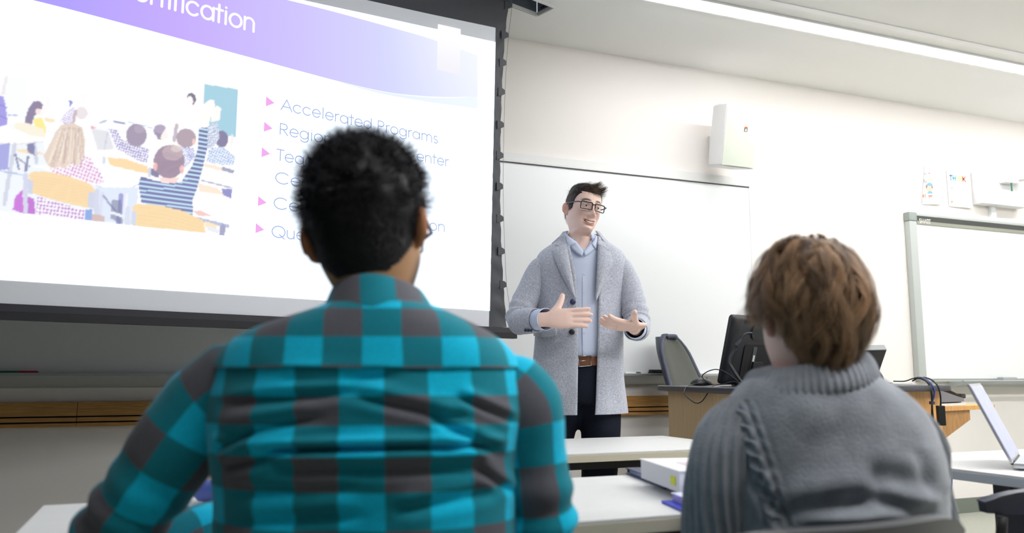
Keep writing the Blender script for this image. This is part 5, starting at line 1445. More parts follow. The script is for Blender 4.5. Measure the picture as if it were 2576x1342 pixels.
for s in (-1, 1):
    g = G(); g.tube([HL(p) for p in ((s * .0595, -.0945, .006), (s * .072, -.088, .007), (s * .0795, -.06, .007), (s * .0800, -.02, .008), (s * .0790, .010, .010), (s * .078, .026, -.006))], .0026 * HS, 8, flat=.8); part('temple', g, mat('temple_blue_black', srgb(60, 66, 96), .3), glo, smooth=True)
M_LENS = bpy.data.materials.new('lens_glass'); M_LENS.use_nodes = True
nt = M_LENS.node_tree; nt.nodes.clear()
o1 = nt.nodes.new('ShaderNodeOutputMaterial'); mxs = nt.nodes.new('ShaderNodeMixShader'); tr = nt.nodes.new('ShaderNodeBsdfTransparent'); gs = nt.nodes.new('ShaderNodeBsdfGlossy'); gs.inputs['Roughness'].default_value = .05
fr_ = nt.nodes.new('ShaderNodeFresnel'); fr_.inputs[0].default_value = 1.35
nt.links.new(fr_.outputs[0], mxs.inputs[0]); nt.links.new(tr.outputs[0], mxs.inputs[1]); nt.links.new(gs.outputs[0], mxs.inputs[2]); nt.links.new(mxs.outputs[0], o1.inputs[0])
for s in (-1, 1):
    g = G(); lo = lens_outline(s); g.add([HL(p) for p in lo], [tuple(range(len(lo)))]); part('lens', g, M_LENS, glo, recalc=False)

# hair: short sides, quiff swept up and to image right
def scalp(u, v, V):
    """sample head grid at fractional row u, column v"""
    r, c = V.shape[:2]; i = int(min(max(u, 0), r - 2)); k = int(v) % c; fu, fv = u - i, v - int(v)
    return (V[i, k] * (1 - fu) + V[i + 1, k] * fu) * (1 - fv) + (V[i, (k + 1) % c] * (1 - fu) + V[i + 1, (k + 1) % c] * fu) * fv
def hair_points(V, count, keep, r):
    P = V.reshape(-1, 3); out = []
    nrm = normals_grid(V, True)
    cen = np.array([0, .004, .01])
    d = V - cen; flip = np.sum(nrm * d, 2) < 0; nrm[flip] *= -1
    NN = nrm.reshape(-1, 3)
    # area weights
    du = np.linalg.norm(np.roll(V, -1, 1) - V, axis=2); dv = np.linalg.norm(np.gradient(V, axis=0), axis=2)
    wgt = (du * dv).reshape(-1) * keep(P)
    idx = r.choice(len(P), count, p=wgt / wgt.sum())
    jit = r.normal(0, .0012, (count, 3))
    return P[idx] + jit, NN[idx]
rl = np.random.default_rng(3)
def keepL(P):
    x, y, z = P[:, 0], P[:, 1], P[:, 2]
    top_l = np.interp(y, [-.10, -.06, .0], [.060, .064, .045])
    side_l = np.interp(y, [-.085, -.060, -.042, -.030, -.006, .006, .022, .034, .060, .09], [.060, .052, .030, -.016, -.020, .016, .020, -.030, -.070, -.090])
    hl_ = np.where((np.abs(x) > .050) | (y > .02), side_l, top_l)
    return (z > hl_) & (z > -.105)
P0, N0 = hair_points(headL[0], 15000, keepL, rl)
K = 7
top = np.clip((P0[:, 2] - .055) / .025, 0, 1); frontness = np.clip((-P0[:, 1] + .01) / .08, 0, 1)
ln = .013 + .016 * top + .012 * top * frontness + rl.normal(0, .0035, len(P0)) * (.3 + top)
clump = np.array([[noise.noise(Vector(p * 55)), noise.noise(Vector(p * 55 + np.array([9., 0, 0]))), noise.noise(Vector(p * 55 + np.array([0, 9., 0])))] for p in P0])
dirv = N0 * (.22 + .12 * top)[:, None] + np.array([0, .40, -.75])[None] * (1 - top)[:, None] + np.array([.62, -.42, .10])[None] * (top * frontness)[:, None] + np.array([.50, -.10, .12])[None] * (top * (1 - frontness))[:, None] + rl.normal(0, .05, P0.shape) + clump * .42 * (.25 + top)[:, None]
dirv /= np.linalg.norm(dirv, axis=1, keepdims=True)
S = np.zeros((len(P0), K, 3)); gl_ = np.array([.10, -.10, .35])
for k in range(K):
    t = k / (K - 1)
    S[:, k] = P0 + dirv * (ln * t)[:, None] + (gl_[None] * (top * frontness)[:, None] + N0 * .02) * (ln * t * t * .5)[:, None]
Sw = S @ HA.T + Ht; Nw = np.repeat((N0 @ HA.T / HS)[:, None], K, 1)
cc = np.array(srgb(84, 66, 54))[None] * rl.uniform(.45, 1.8, (len(P0), 1)); 
hairL = strands('hair', Sw, np.full(len(P0), .0009), cc, HAIR_MAT, lec, Nw); hairL['kind'] = 'stuff'; hairL['label'] = 'short dark brown hair brushed up at the front'
# cap under the strands, child of the hair
def hair_cap(V, keep, thick, m, parent, A, t0, col, name='hair_cap', noise_amp=.002, ns=90):
    r, c = V.shape[:2]; P = V.reshape(-1, 3); k = keep(P).reshape(r, c)
    d = V - np.array([0, .004, 0]); d /= np.linalg.norm(d, axis=2, keepdims=True)
    T = thick(P).reshape(r, c)
    Q = V + d * T[..., None]
    nz = np.array([noise.noise(Vector(p * ns)) for p in P]).reshape(r, c)
    Q = Q + d * (nz * np.minimum(noise_amp, T * .6) * (T > .001))[..., None]
    idx = np.arange(r * c).reshape(r, c); F = []
    for i in range(r - 1):
        for j in range(c):
            j2 = (j + 1) % c
            if k[i, j] or k[i + 1, j] or k[i, j2] or k[i + 1, j2]: F.append((idx[i, j], idx[i, j2], idx[i + 1, j2], idx[i + 1, j]))
    g = G(); g.v = [tuple(p) for p in (Q.reshape(-1, 3) @ A.T + t0)]; g.f = [tuple(int(q) for q in f) for f in F]
    o = part(name, g, m, parent, smooth=True, recalc=False); set_col(o, np.tile(np.array(col), (r * c, 1))); return o
thL = lambda P: np.where(keepL(P), .0022 + .012 * np.clip((P[:, 2] - .066) / .025, 0, 1), -.001)
hair_cap(headL[0], keepL, thL, HAIR_MAT, hairL, HA, Ht, srgb(40, 32, 30))

# ---------------------------------------------------------------- clothes
M_COAT = mat('grey_wool_coat', srgb(186, 189, 200), .9, var=.28, vscale=190, bump=.35, bscale=500, sheen=.25, spec=.2)
M_SHIRT = mat('light_blue_shirt', srgb(212, 222, 244), .8, bump=.12, bscale=700, var=.04, vscale=500, spec=.2)
M_JEAN = mat('dark_navy_trousers', srgb(24, 28, 42), .8, bump=.2, bscale=500, var=.15, vscale=200, spec=.2)
# shirt
rowsS = [(600, 1436, 1494, 0, .115), (622, 1412, 1518, 0, .15), (645, 1385, 1545, 0, .17), (700, 1378, 1550, -.005, .205), (800, 1380, 1545, -.005, .215), (880, 1385, 1545, -.005, .205), (925, 1385, 1545, -.005, .205)]
RR = catmull(rowsS, 60); P = np.array([ring(L(xl, y, dd), L(xr, y, dd), t, 72) for (y, xl, xr, dd, t) in RR])
def wr(P, amp, s, seed): return np.array([[fnoise(p, s, seed) for p in row] for row in P]) * amp
n_ = normals_grid(P, True); P = P + (n_ * wr(P, .004, 14, 3)[..., None])
aa = np.linspace(0, 2 * math.pi, 72, endpoint=False)
P[..., 2] -= (np.clip(1 - np.arange(60) / 16, 0, 1)[:, None] * np.clip(np.clip(-np.sin(aa), 0, 1) ** 5, 0, 1)[None]) * .062
shirt = grid_part('shirt', P, M_SHIRT, lec, closeu=True)
# placket, buttons, collar points
def frontpt(px, py, extra=0.0, rows=None, dd0=0.0):
    """point on the front surface of a set of rows"""
    RRs = np.array(rows if rows is not None else rowsS); y = np.clip(py, RRs[0, 0], RRs[-1, 0])
    xl, xr, dd, t = [np.interp(y, RRs[:, 0], RRs[:, k]) for k in (1, 2, 3, 4)]
    u = (px - (xl + xr) / 2) / ((xr - xl) / 2); s = math.sqrt(max(0, 1 - min(.999, abs(u)) ** 2))
    return L(px, py, dd - t / 2 * s - extra)
rowsS2 = rowsS
g = G(); g.grid([[frontpt(x, y, .004) for x in (1465.5, 1469, 1473, 1476.5)] for y in np.linspace(640, 898, 30)]); part('placket', g, M_SHIRT, shirt, smooth=True, recalc=False)
for y in (650, 690, 736, 782, 838, 884):
    q = frontpt(1471, y, .0045); g = G(); g.cyl(q, q - FH * .002, .0048, n=12); part('shirt_button', g, mat('pearl_button', srgb(226, 230, 238), .3), shirt)
def patch(pts, rows, off, m, name, par, thick=.003, sub=0):
    g = G(); g.add([frontpt(x, y, off, rows) for x, y in pts], [tuple(range(len(pts)))])
    o = part(name, g, m, par, recalc=False); md = o.modifiers.new('t', 'SOLIDIFY'); md.thickness = thick; md.offset = 0; return o
def quadsheet(A, B, n, m, rows, off, mt, name, par, thick=.003, bulge=0.0):
    """sheet between two pixel polylines lying on the front surface"""
    A = catmull(A, n); B = catmull(B, n); P = []
    for j in range(m):
        t = j / (m - 1); P.append([frontpt(*(A[i] * (1 - t) + B[i] * t), off + bulge * math.sin(math.pi * t), rows) for i in range(n)])
    o = grid_part(name, np.array(P), mt, par, thick=thick); return o
# collar of the shirt: stand ring and two points
P = np.array([ring(L(xl, y, dd), L(xr, y, dd), t, 48, a0=math.radians(236), a1=math.radians(-56)) for (y, xl, xr, dd, t) in catmull([(592, 1428, 1498, .012, .118), (600, 1424, 1502, .008, .128), (616, 1420, 1507, .0, .14)], 8)])
grid_part('collar_stand', P, M_SHIRT, shirt, thick=.003)
neckrows = [(580, 1424, 1502, 0, .135), (640, 1400, 1528, 0, .185), (700, 1378, 1550, 0, .215)]
quadsheet([(1421, 585), (1434, 598), (1450, 609)], [(1418, 592), (1422, 608), (1430, 623)], 8, 5, neckrows, .006, M_SHIRT, 'collar_point', shirt, bulge=.006)
quadsheet([(1446, 606), (1456, 616), (1468, 634)], [(1430, 618), (1446, 634), (1464, 645)], 8, 4, neckrows, .003, M_SHIRT, 'front_edge', shirt)
quadsheet([(1490, 611), (1480, 620), (1468, 634)], [(1500, 624), (1486, 636), (1472, 645)], 8, 4, neckrows, .003, M_SHIRT, 'front_edge', shirt)
quadsheet([(1499, 592), (1495, 603), (1488, 613)], [(1503, 597), (1504, 614), (1502, 630)], 8, 5, neckrows, .004, M_SHIRT, 'collar_point', shirt, bulge=.006)
# trousers with belt
trs = G()
RRp = [(905, 1385, 1545, -.004, .208), (930, 1378, 1550, -.002, .215), (985, 1362, 1560, 0, .225), (1015, 1366, 1560, 0, .20)]
P = np.array([ring(L(xl, y, dd), L(xr, y, dd), t, 48) for (y, xl, xr, dd, t) in catmull(RRp, 14)])
trs.grid(P, closeu=True); n0 = 0; trs.f.append(tuple(range(48))); trs.f.append(tuple(13 * 48 + k for k in range(48)))
for lg in (legL, legR):
    lgx = [np.array(p) for p in lg]; lgx[0] = lgx[0] + np.array([0, 0, -.03])
    trs.tube(catmull(lgx, 22), list(np.interp(np.linspace(0, 1, 22), [0, .2, .45, .7, .95, 1], [.094, .088, .078, .068, .062, .064])), 22)
me = bpy.data.meshes.new('tt'); me.from_pydata(trs.v, [], trs.f); fixn(me); to = bpy.data.objects.new('tt', me); scene.collection.objects.link(to)
r_ = to.modifiers.new('r', 'REMESH'); r_.mode = 'VOXEL'; r_.voxel_size = .011; s_ = to.modifiers.new('s', 'SMOOTH'); s_.iterations = 3
bpy.context.view_layer.update(); m2 = bpy.data.meshes.new_from_object(to.evaluated_get(bpy.context.evaluated_depsgraph_get())); bpy.data.objects.remove(to)
g = G(); g.v = [tuple(v.co) for v in m2.vertices]; g.f = [tuple(p.vertices) for p in m2.polygons]
tro = part('trousers', g, M_JEAN, lec, smooth=True)
g = G(); P = np.array([ring(L(xl, y, -.004), L(xr, y, -.004), t, 60) for (y, xl, xr, t) in ((899, 1382, 1548, .219), (901, 1381, 1549, .222), (919, 1381, 1549, .224), (921, 1382, 1548, .221))])
g.grid(P, closeu=True); belt = part('belt', g, mat('brown_leather', srgb(124, 78, 52), .5, bump=.2, bscale=300), lec, smooth=True)
brow_ = [(899, 1381, 1549, -.004, .226), (921, 1381, 1549, -.004, .226)]
g = G(); bk_ = [frontpt(x, y, .004, brow_) for x, y in ((1454, 897), (1487, 896), (1487, 921), (1456, 923), (1454, 897))]; g.tube(bk_, .0026, 8); g.tube([frontpt(1455, 909, .005, brow_), frontpt(1474, 908, .006, brow_)], .0018, 6); part('buckle', g, mat('steel_buckle', srgb(190, 186, 176), .25, metal=.9), belt, smooth=True)
# shoes
for lg in (legL, legR):
    a = lg[-1]; rows = []
    fw = -FH
    for t, w_, h_ in ((-.07, .030, .05), (-.05, .038, .075), (0, .042, .085), (.06, .046, .065), (.13, .048, .05), (.18, .040, .04), (.205, .020, .028)):
        c_ = np.array([a[0], a[1], 0]) + fw * t; rows.append([c_ + RGT * w_ * math.cos(k) + np.array([0, 0, h_ * .5 + h_ * .5 * math.sin(k)]) for k in np.linspace(0, 2 * math.pi, 14, endpoint=False)])
    g = G(); g.grid(rows, closeu=True); n0 = len(rows); g.f.append(tuple(range(14))); g.f.append(tuple((n0 - 1) * 14 + k for k in range(14))); part('shoe', g, mat('brown_shoe', srgb(60, 42, 34), .4), lec, smooth=True)
# coat: open at the front
rowsC = [(606, 1408, 1518, .015, .150, 1432, 1500), (622, 1380, 1546, .010, .185, 1430, 1502), (640, 1356, 1568, .005, .205, 1432, 1503), (668, 1347, 1576, 0, .235, 1438, 1503), (720, 1349, 1572, 0, .250, 1445, 1501), (780, 1351, 1566, 0, .255, 1448, 1498), (850, 1346, 1565, 0, .255, 1448.5, 1497), (930, 1339, 1568, 0, .262, 1448, 1495), (1000, 1336, 1573, 0, .268, 1447, 1492), (1040, 1335, 1576, 0, .272, 1446, 1489)]
RR = catmull(rowsC, 90); NC = 110
P = []
for (y, xl, xr, dd, t, ol, orr) in RR:
    xm = (xl + xr) / 2; hw = (xr - xl) / 2
    al = 2 * math.pi - math.acos((ol - xm) / hw); ar_ = -math.acos((orr - xm) / hw)
    P.append(ring(L(xl, y + (3 if y > 1000 else 0), dd), L(xr, y, dd), t, NC, a0=al, a1=ar_))
P = np.array(P); n_ = normals_grid(P, False)
nz = np.array([[fnoise((p[0] * 1.6, p[1] * 1.6, p[2] * .5), 9, 1.7) for p in row] for row in P]) * .010 * np.linspace(.3, 1, 90)[:, None]
coat = grid_part('coat', P + n_ * nz[..., None], M_COAT, lec, thick=.006)
coat['label'] = 'long heather grey wool coat worn open'
crow = [r[:5] for r in rowsC]
# collar and lapels
quadsheet([(1424, 606), (1426, 618), (1430, 644), (1438, 692), (1447, 748)], [(1410, 618), (1396, 624), (1389, 634), (1412, 688), (1445, 750)], 20, 7, crow, .010, M_COAT, 'lapel', coat, thick=.005, bulge=.010)
quadsheet([(1503, 612), (1503, 624), (1503, 646), (1501, 692), (1498, 755)], [(1522, 628), (1540, 640), (1545, 655), (1525, 702), (1499, 757)], 20, 7, crow, .010, M_COAT, 'lapel', coat, thick=.005, bulge=.010)
P = np.array([ring(L(xl, y, dd), L(xr, y, dd), t, 60, a0=math.radians(222), a1=math.radians(-42)) for (y, xl, xr, dd, t) in catmull([(586, 1416, 1508, .020, .135), (600, 1406, 1520, .018, .160), (616, 1392, 1534, .012, .185)], 8)])
grid_part('collar', P, M_COAT, coat, thick=.006)
quadsheet([(1419, 588), (1406, 597), (1388, 613)], [(1425, 612), (1416, 618), (1404, 621)], 8, 5, crow, .018, M_COAT, 'collar_leaf', coat, thick=.005, bulge=.004)
quadsheet([(1504, 594), (1520, 606), (1538, 624)], [(1503, 616), (1514, 624), (1526, 633)], 8, 5, crow, .018, M_COAT, 'collar_leaf', coat, thick=.005, bulge=.004)
# pocket flaps, buttons
quadsheet([(1344, 826), (1372, 824), (1402, 822)], [(1343, 845), (1372, 850), (1401, 844)], 8, 5, crow, .010, M_COAT, 'pocket_flap', coat, thick=.005, bulge=.004)
quadsheet([(1540, 838), (1550, 837), (1562, 836)], [(1545, 848), (1553, 854), (1563, 857)], 8, 5, crow, .012, M_COAT, 'pocket_flap', coat, thick=.005, bulge=.004)
for (x, y, c) in ((1438.5, 836, (34, 32, 34)), (1441, 760, (44, 54, 92))):
    q = frontpt(x, y, .012, crow); g = G(); g.tube([q + FH * .004, q - FH * .001, q - FH * .003], [.0125, .0125, .010], 18); g.tube([q - FH * .0032, q - FH * .0036], [.004, .004], 8); part('coat_button', g, mat('button%d' % int(y), srgb(*c), .35), coat, auto=40)
# sleeves
def sleeve(pts, rads, name, m, par, n=36, k=46, fold=.006, seed=0.0, elbow=.5, ref=None, cap=False):
    C_ = catmull(pts, k); r = np.interp(np.linspace(0, 1, k), np.linspace(0, 1, len(rads)), rads)
    g = G(); g.tube(C_, list(r), n, cap=False, ref=ref); P = np.array(g.v).reshape(k, n, 3)
    d = P - C_[:, None]; d /= np.linalg.norm(d, axis=2, keepdims=True)
    s = np.concatenate([[0], np.cumsum(np.linalg.norm(np.diff(C_, axis=0), axis=1))])
    tt = np.linspace(0, 1, k)
    f = np.array([[fnoise(p, 13, seed) for p in row] for row in P]) * fold
    f += fold * .9 * np.sin(s * 150 + np.arange(n)[None].repeat(k, 0).T[:, :].T[0][None].repeat(k, 0).T[:k].mean() * 0)[:, None] * np.exp(-((tt - elbow) / .13) ** 2)[:, None]
    P = P + d * f[..., None]
    u = np.arange(n) / n * 2 * math.pi
    uv = np.stack([np.tile(u[None], (k, 1)) * r.mean(), np.tile(s[:, None], (1, n))], -1)
    return P, uv, C_, s
P, uv, _, _ = sleeve([L(1386, 662, .0), L(1364, 676, 0), L(1340, 720, -.01), L(1315, 770, -.035), L(1307, 806, -.075), L(1328, 808, -.14), L(1352, 806, -.195)], [.030, .056, .059, .057, .056, .053, .051], 'x', M_COAT, coat, seed=2.0, elbow=.62)
slR = grid_part('sleeve', P, M_COAT, coat, closeu=True, thick=.004)
for k_ in range(3):
    q = L(1322 + 7 * k_, 832, -.20 - .012 * k_); g = G(); g.ball(q, .0065, 10, 8); part('cuff_button', g, mat('cuff_navy', srgb(40, 46, 76), .35), slR, smooth=True)
P, uv, _, _ = sleeve([L(1538, 662, .0), L(1559, 676, 0), L(1578, 720, -.01), L(1593, 770, -.035), L(1602, 812, -.07), L(1603, 826, -.13), L(1600, 829, -.185)], [.030, .055, .057, .055, .054, .052, .050], 'x', M_COAT, coat, seed=5.0, elbow=.62)
grid_part('sleeve', P, M_COAT, coat, closeu=True, thick=.004)
P, uv, _, _ = sleeve([L(1346, 806, -.175), L(1360, 805, -.21), L(1374, 804, -.245)], [.044, .044, .045], 'x', M_SHIRT, shirt, k=12, fold=.002, elbow=5)
grid_part('shirt_cuff', P, M_SHIRT, shirt, closeu=True, thick=.003)
P, uv, _, _ = sleeve([L(1601, 828, -.165), L(1599, 828, -.20), L(1597, 826, -.225)], [.043, .043, .043], 'x', M_SHIRT, shirt, k=12, fold=.002, elbow=5)
grid_part('shirt_cuff', P, M_SHIRT, shirt, closeu=True, thick=.003)
# ================================================================== MAN IN THE CHECKED SHIRT (seated, from behind)
def plaid_mat(name, bright, mid, dark):
    m = bpy.data.materials.new(name); m.use_nodes = True; nt = m.node_tree; b = nt.nodes['Principled BSDF']
    b.inputs['Roughness'].default_value = .85; b.inputs['Specular IOR Level'].default_value = .2; b.inputs['Sheen Weight'].default_value = .15
    N_ = nt.nodes.new; Lk = nt.links.new
    uv = N_('ShaderNodeUVMap'); uv.uv_map = 'UVMap'
    tc = N_('ShaderNodeTexCoord'); nz = N_('ShaderNodeTexNoise'); nz.inputs['Scale'].default_value = 18; Lk(tc.outputs['Object'], nz.inputs['Vector'])
    sp_ = N_('ShaderNodeSeparateXYZ'); Lk(uv.outputs[0], sp_.inputs[0])
    def par(out):
        a = N_('ShaderNodeMath'); a.operation = 'MULTIPLY_ADD'; Lk(nz.outputs[0], a.inputs[0]); a.inputs[1].default_value = .07; Lk(out, a.inputs[2])
        w = N_('ShaderNodeMath'); w.operation = 'FLOORED_MODULO'; Lk(a.outputs[0], w.inputs[0]); w.inputs[1].default_value = 2.0
        # soft-edged square wave
        s = N_('ShaderNodeMath'); s.operation = 'PINGPONG'; Lk(w.outputs[0], s.inputs[0]); s.inputs[1].default_value = 1.0
        t = N_('ShaderNodeMath'); t.operation = 'ADD'; Lk(w.outputs[0], t.inputs[0]); t.inputs[1].default_value = .5
        t2 = N_('ShaderNodeMath'); t2.operation = 'PINGPONG'; Lk(t.outputs[0], t2.inputs[0]); t2.inputs[1].default_value = 1.0
        r = N_('ShaderNodeMapRange'); Lk(t2.outputs[0], r.inputs[0]); r.inputs[1].default_value = .485; r.inputs[2].default_value = .515
        return r.outputs[0]
    pu = par(sp_.outputs[0]); pv = par(sp_.outputs[1])
    sm = N_('ShaderNodeMath'); sm.operation = 'ADD'; Lk(pu, sm.inputs[0]); Lk(pv, sm.inputs[1])
    hf = N_('ShaderNodeMath'); hf.operation = 'MULTIPLY'; Lk(sm.outputs[0], hf.inputs[0]); hf.inputs[1].default_value = .5
    cr = N_('ShaderNodeValToRGB'); cr.color_ramp.elements[0].color = (*dark, 1); cr.color_ramp.elements[1].color = (*bright, 1)
    e = cr.color_ramp.elements.new(.5); e.color = (*mid, 1); Lk(hf.outputs[0], cr.inputs[0])
    n2 = N_('ShaderNodeTexNoise'); n2.inputs['Scale'].default_value = 420; Lk(tc.outputs['Object'], n2.inputs['Vector'])
    mr = N_('ShaderNodeMapRange'); Lk(n2.outputs[0], mr.inputs[0]); mr.inputs[1].default_value = .3; mr.inputs[2].default_value = .7; mr.inputs[3].default_value = .88; mr.inputs[4].default_value = 1.12
    vm = N_('ShaderNodeVectorMath'); vm.operation = 'SCALE'; Lk(cr.outputs[0], vm.inputs[0]); Lk(mr.outputs[0], vm.inputs['Scale']); Lk(vm.outputs[0], b.inputs['Base Color'])
    bp = N_('ShaderNodeBump'); bp.inputs['Strength'].default_value = .15; bp.inputs['Distance'].default_value = .002; Lk(n2.outputs[0], bp.inputs['Height']); Lk(bp.outputs[0], b.inputs['Normal'])
    return m
M_PL = plaid_mat('teal_check_flannel', srgb(0, 200, 238), srgb(12, 134, 152), srgb(98, 98, 106))
man = thing('person', 'seated person in turquoise and black checked shirt seen from behind', 'person', tuple(pz(930, 1.12, .44)))
MD = 1.14
def A_(px, py, dd=0.0): return at(px, py, MD + dd)
SK_M = srgb(196, 148, 108)
# ---------- torso of the shirt
rowsM = [(768, 842, 1068, .0, .150), (786, 800, 1112, .0, .170), (806, 735, 1158, .0, .185), (832, 655, 1212, 0, .200), (866, 590, 1262, 0, .215), (910, 556, 1298, .0, .232), (960, 540, 1318, 0, .246), (1030, 532, 1320, -.004, .258), (1110, 536, 1308, -.008, .262), (1200, 545, 1300, -.010, .262), (1300, 548, 1300, -.010, .262), (1400, 548, 1300, -.008, .262), (1560, 540, 1310, 0, .262), (1720, 520, 1330, .01, .262)]
NRM, NCM = 210, 240
RRm = catmull(rowsM, NRM)
am = np.linspace(math.pi / 2, math.pi / 2 + 2 * math.pi, NCM)     # seam hidden at the front of the body
Pm = []
for (y, xl, xr, dd, t) in RRm:
    pl, pr = A_(xl, y, dd), A_(xr, y, dd); mdl = (pl + pr) / 2; hh = (pr - pl) / 2
    c = sgnpow(np.cos(am), .86); s = sgnpow(np.sin(am), .86)
    Pm.append(mdl[None] + hh[None] * c[:, None] + FH[None] * (s * t / 2)[:, None])
Pm = np.array(Pm)
PXm = np.array([[proj(p) for p in row] for row in Pm])
X2, Y2 = PXm[..., 0], PXm[..., 1]
backside = np.clip(-np.sin(am), 0, 1)[None] ** .5
def crease(x0, y0, x1, y1, w, amp, sharp=1.0):
    """soft fold running between two pixel points"""
    dx, dy = x1 - x0, y1 - y0; Lg = math.hypot(dx, dy); u = ((X2 - x0) * dx + (Y2 - y0) * dy) / Lg; v = (-(X2 - x0) * dy + (Y2 - y0) * dx) / Lg
    m = np.clip(np.minimum(u, Lg - u) / (Lg * .25) + .35, 0, 1); m = m * m * (3 - 2 * m)
    k = -np.exp(-(v / w) ** 2) + .7 * np.exp(-((v + 1.9 * w) / (1.5 * w)) ** 2) + .5 * np.exp(-((v - 1.9 * w) / (1.5 * w)) ** 2)
    return amp * m * k
dsp = np.zeros_like(X2)
for args in ((640, 1136, 1250, 1122, 9, .0105), (560, 1020, 900, 985, 14, .005), (900, 1000, 1180, 1060, 13, .0055), (1080, 1050, 1270, 1150, 13, .007), (560, 1095, 800, 1050, 14, .005), (700, 1190, 1200, 1172, 16, .004), (600, 1240, 900, 1225, 16, .0035), (560, 1180, 690, 1150, 12, .006), (1150, 1000, 1290, 1060, 10, .006), (1000, 1290, 1280, 1230, 16, .004), (560, 1320, 900, 1300, 15, .003), (700, 960, 1000, 948, 14, .003), (1200, 1180, 1296, 1240, 10, .006), (545, 1130, 640, 1090, 10, .006)):
    dsp += crease(*args) * 1.5
dsp += np.array([[fnoise((p[0], p[1], p[2] * 1.8), 11, 4.0) for p in row] for row in Pm]) * .006
dsp *= np.clip((Y2 - 800) / 160, .15, 1)
nm_ = normals_grid(Pm, False); cenm = Pm.mean(1, keepdims=True); fl = np.sum(nm_ * (Pm - cenm), 2) < 0; nm_[fl] *= -1
Pm2 = Pm + nm_ * (dsp * backside)[..., None]
# check layout: columns by arc length, rows by height
kc = int(NCM / 2)
arc = np.concatenate([np.zeros((NRM, 1)), np.cumsum(np.linalg.norm(np.diff(Pm, axis=1), axis=2), axis=1)], 1); arc -= arc[:, kc:kc + 1]
ymid = Y2[:, kc]
uvm = np.zeros((NRM, NCM, 2))
vv = np.interp(ymid, [760, 850, 918, 1001, 1075, 1155, 1245, 1342, 1440, 1560, 1800], [-1, 0, 1, 2, 3, 4, 5, 6, 7, 8, 10])
xc = np.interp(ymid, ymid, X2[:, kc]); u_c = (xc - 857) / 113.0
uvm[..., 0] = arc / .0545 + u_c[:, None]; uvm[..., 1] = (vv + 1)[:, None]
ys = 924
lo_rows = np.where(ymid >= ys - 10)[0]; up_rows = np.where(ymid <= ys + 6)[0]
msh = grid_part('shirt', Pm2[lo_rows[0]:], M_PL, man, uv=uvm[lo_rows[0]:])
msh['label'] = 'turquoise, teal and charcoal checked flannel shirt'
# yoke: shifted check, lies a little proud of the back
uvy = uvm.copy(); uvy[..., 0] = arc / .0490 + ((X2[:, kc] - 915) / 96.0)[:, None]
uvy[..., 1] = np.interp(ymid, [760, 780, 852, 925, 990], [-1.2, 0, 1, 2, 3])[:, None] + 1
py_ = (Pm2 + nm_ * .0035)[:up_rows[-1] + 1]
grid_part('yoke', py_, M_PL, msh, uv=uvy[:up_rows[-1] + 1])
# collar: stand and fall
colr = [(722, 846, 1046, .012, .120), (716, 852, 1040, .014, .116)]
rc = catmull([(722, 848, 1050, .010, .118), (728, 842, 1058, .008, .128), (745, 834, 1072, .004, .142), (765, 826, 1088, .0, .158), (783, 818, 1104, -.002, .172), (790, 817, 1106, -.002, .170)], 26)
Pc = []
for j, (y, xl, xr, dd, t) in enumerate(rc):
    tilt_ = (y - 722) / 70
    pl, pr = A_(xl, y + 2, dd), A_(xr, y + 12 * tilt_ + 12 * (1 - tilt_) * 0 + 6, dd); mdl = (pl + pr) / 2; hh = (pr - pl) / 2
    c = np.cos(am); s = np.sin(am); Q = mdl[None] + hh[None] * c[:, None] + FH[None] * (s * t / 2)[:, None]
    Q[:, 2] += .012 * np.clip(-s, 0, 1) ** 2 * (1 - tilt_)
    Pc.append(Q)
Pc = np.array(Pc); arcc = np.concatenate([np.zeros((26, 1)), np.cumsum(np.linalg.norm(np.diff(Pc, axis=1), axis=2), axis=1)], 1); arcc -= arcc[:, kc:kc + 1]
uvc = np.zeros((26, NCM, 2)); uvc[..., 0] = arcc / .047 + ((950 - 925) / 90.0); uvc[..., 1] = 1.02 + np.linspace(.12, .85, 26)[:, None]
grid_part('collar', Pc, M_PL, msh, uv=uvc, thick=.004)
# sleeves
def checked_sleeve(pts, rads, seed, u0, v0, elbow, folds):
    P, uv, C_, s = sleeve(pts, rads, 'x', M_PL, msh, n=64, k=110, fold=.006, seed=seed, elbow=elbow)
    k, n = P.shape[:2]
    # re-open the ring so the seam has its own column
    P = np.concatenate([P, P[:, :1]], 1)
    a = np.linspace(0, 1, n + 1); per = 6.0
    U = np.tile(a[None] * per + u0, (k, 1)); Vv = np.tile((s / .054 + v0)[:, None], (1, n + 1))
    return grid_part('sleeve', P, M_PL, msh, uv=np.stack([U, Vv], -1))
checked_sleeve([A_(665, 925, .0), A_(600, 962, -.005), A_(515, 1030, -.005), A_(425, 1150, -.005), A_(345, 1262, .0), A_(275, 1372, .02), A_(262, 1430, .05), A_(350, 1405, .09), A_(465, 1338, .15), A_(548, 1306, .21)],
               [.026, .060, .060, .057, .055, .054, .050, .042, .034, .030], 2.0, .35, .45, .55, None)
checked_sleeve([A_(1215, 945, .0), A_(1276, 978, 0), A_(1316, 1035, 0), A_(1333, 1140, 0), A_(1344, 1250, .0), A_(1348, 1360, .02), A_(1345, 1440, .06), A_(1290, 1450, .14), A_(1150, 1460, .20)],
               [.024, .054, .054, .051, .050, .050, .048, .042, .036], 7.0, .1, .2, .6, None)
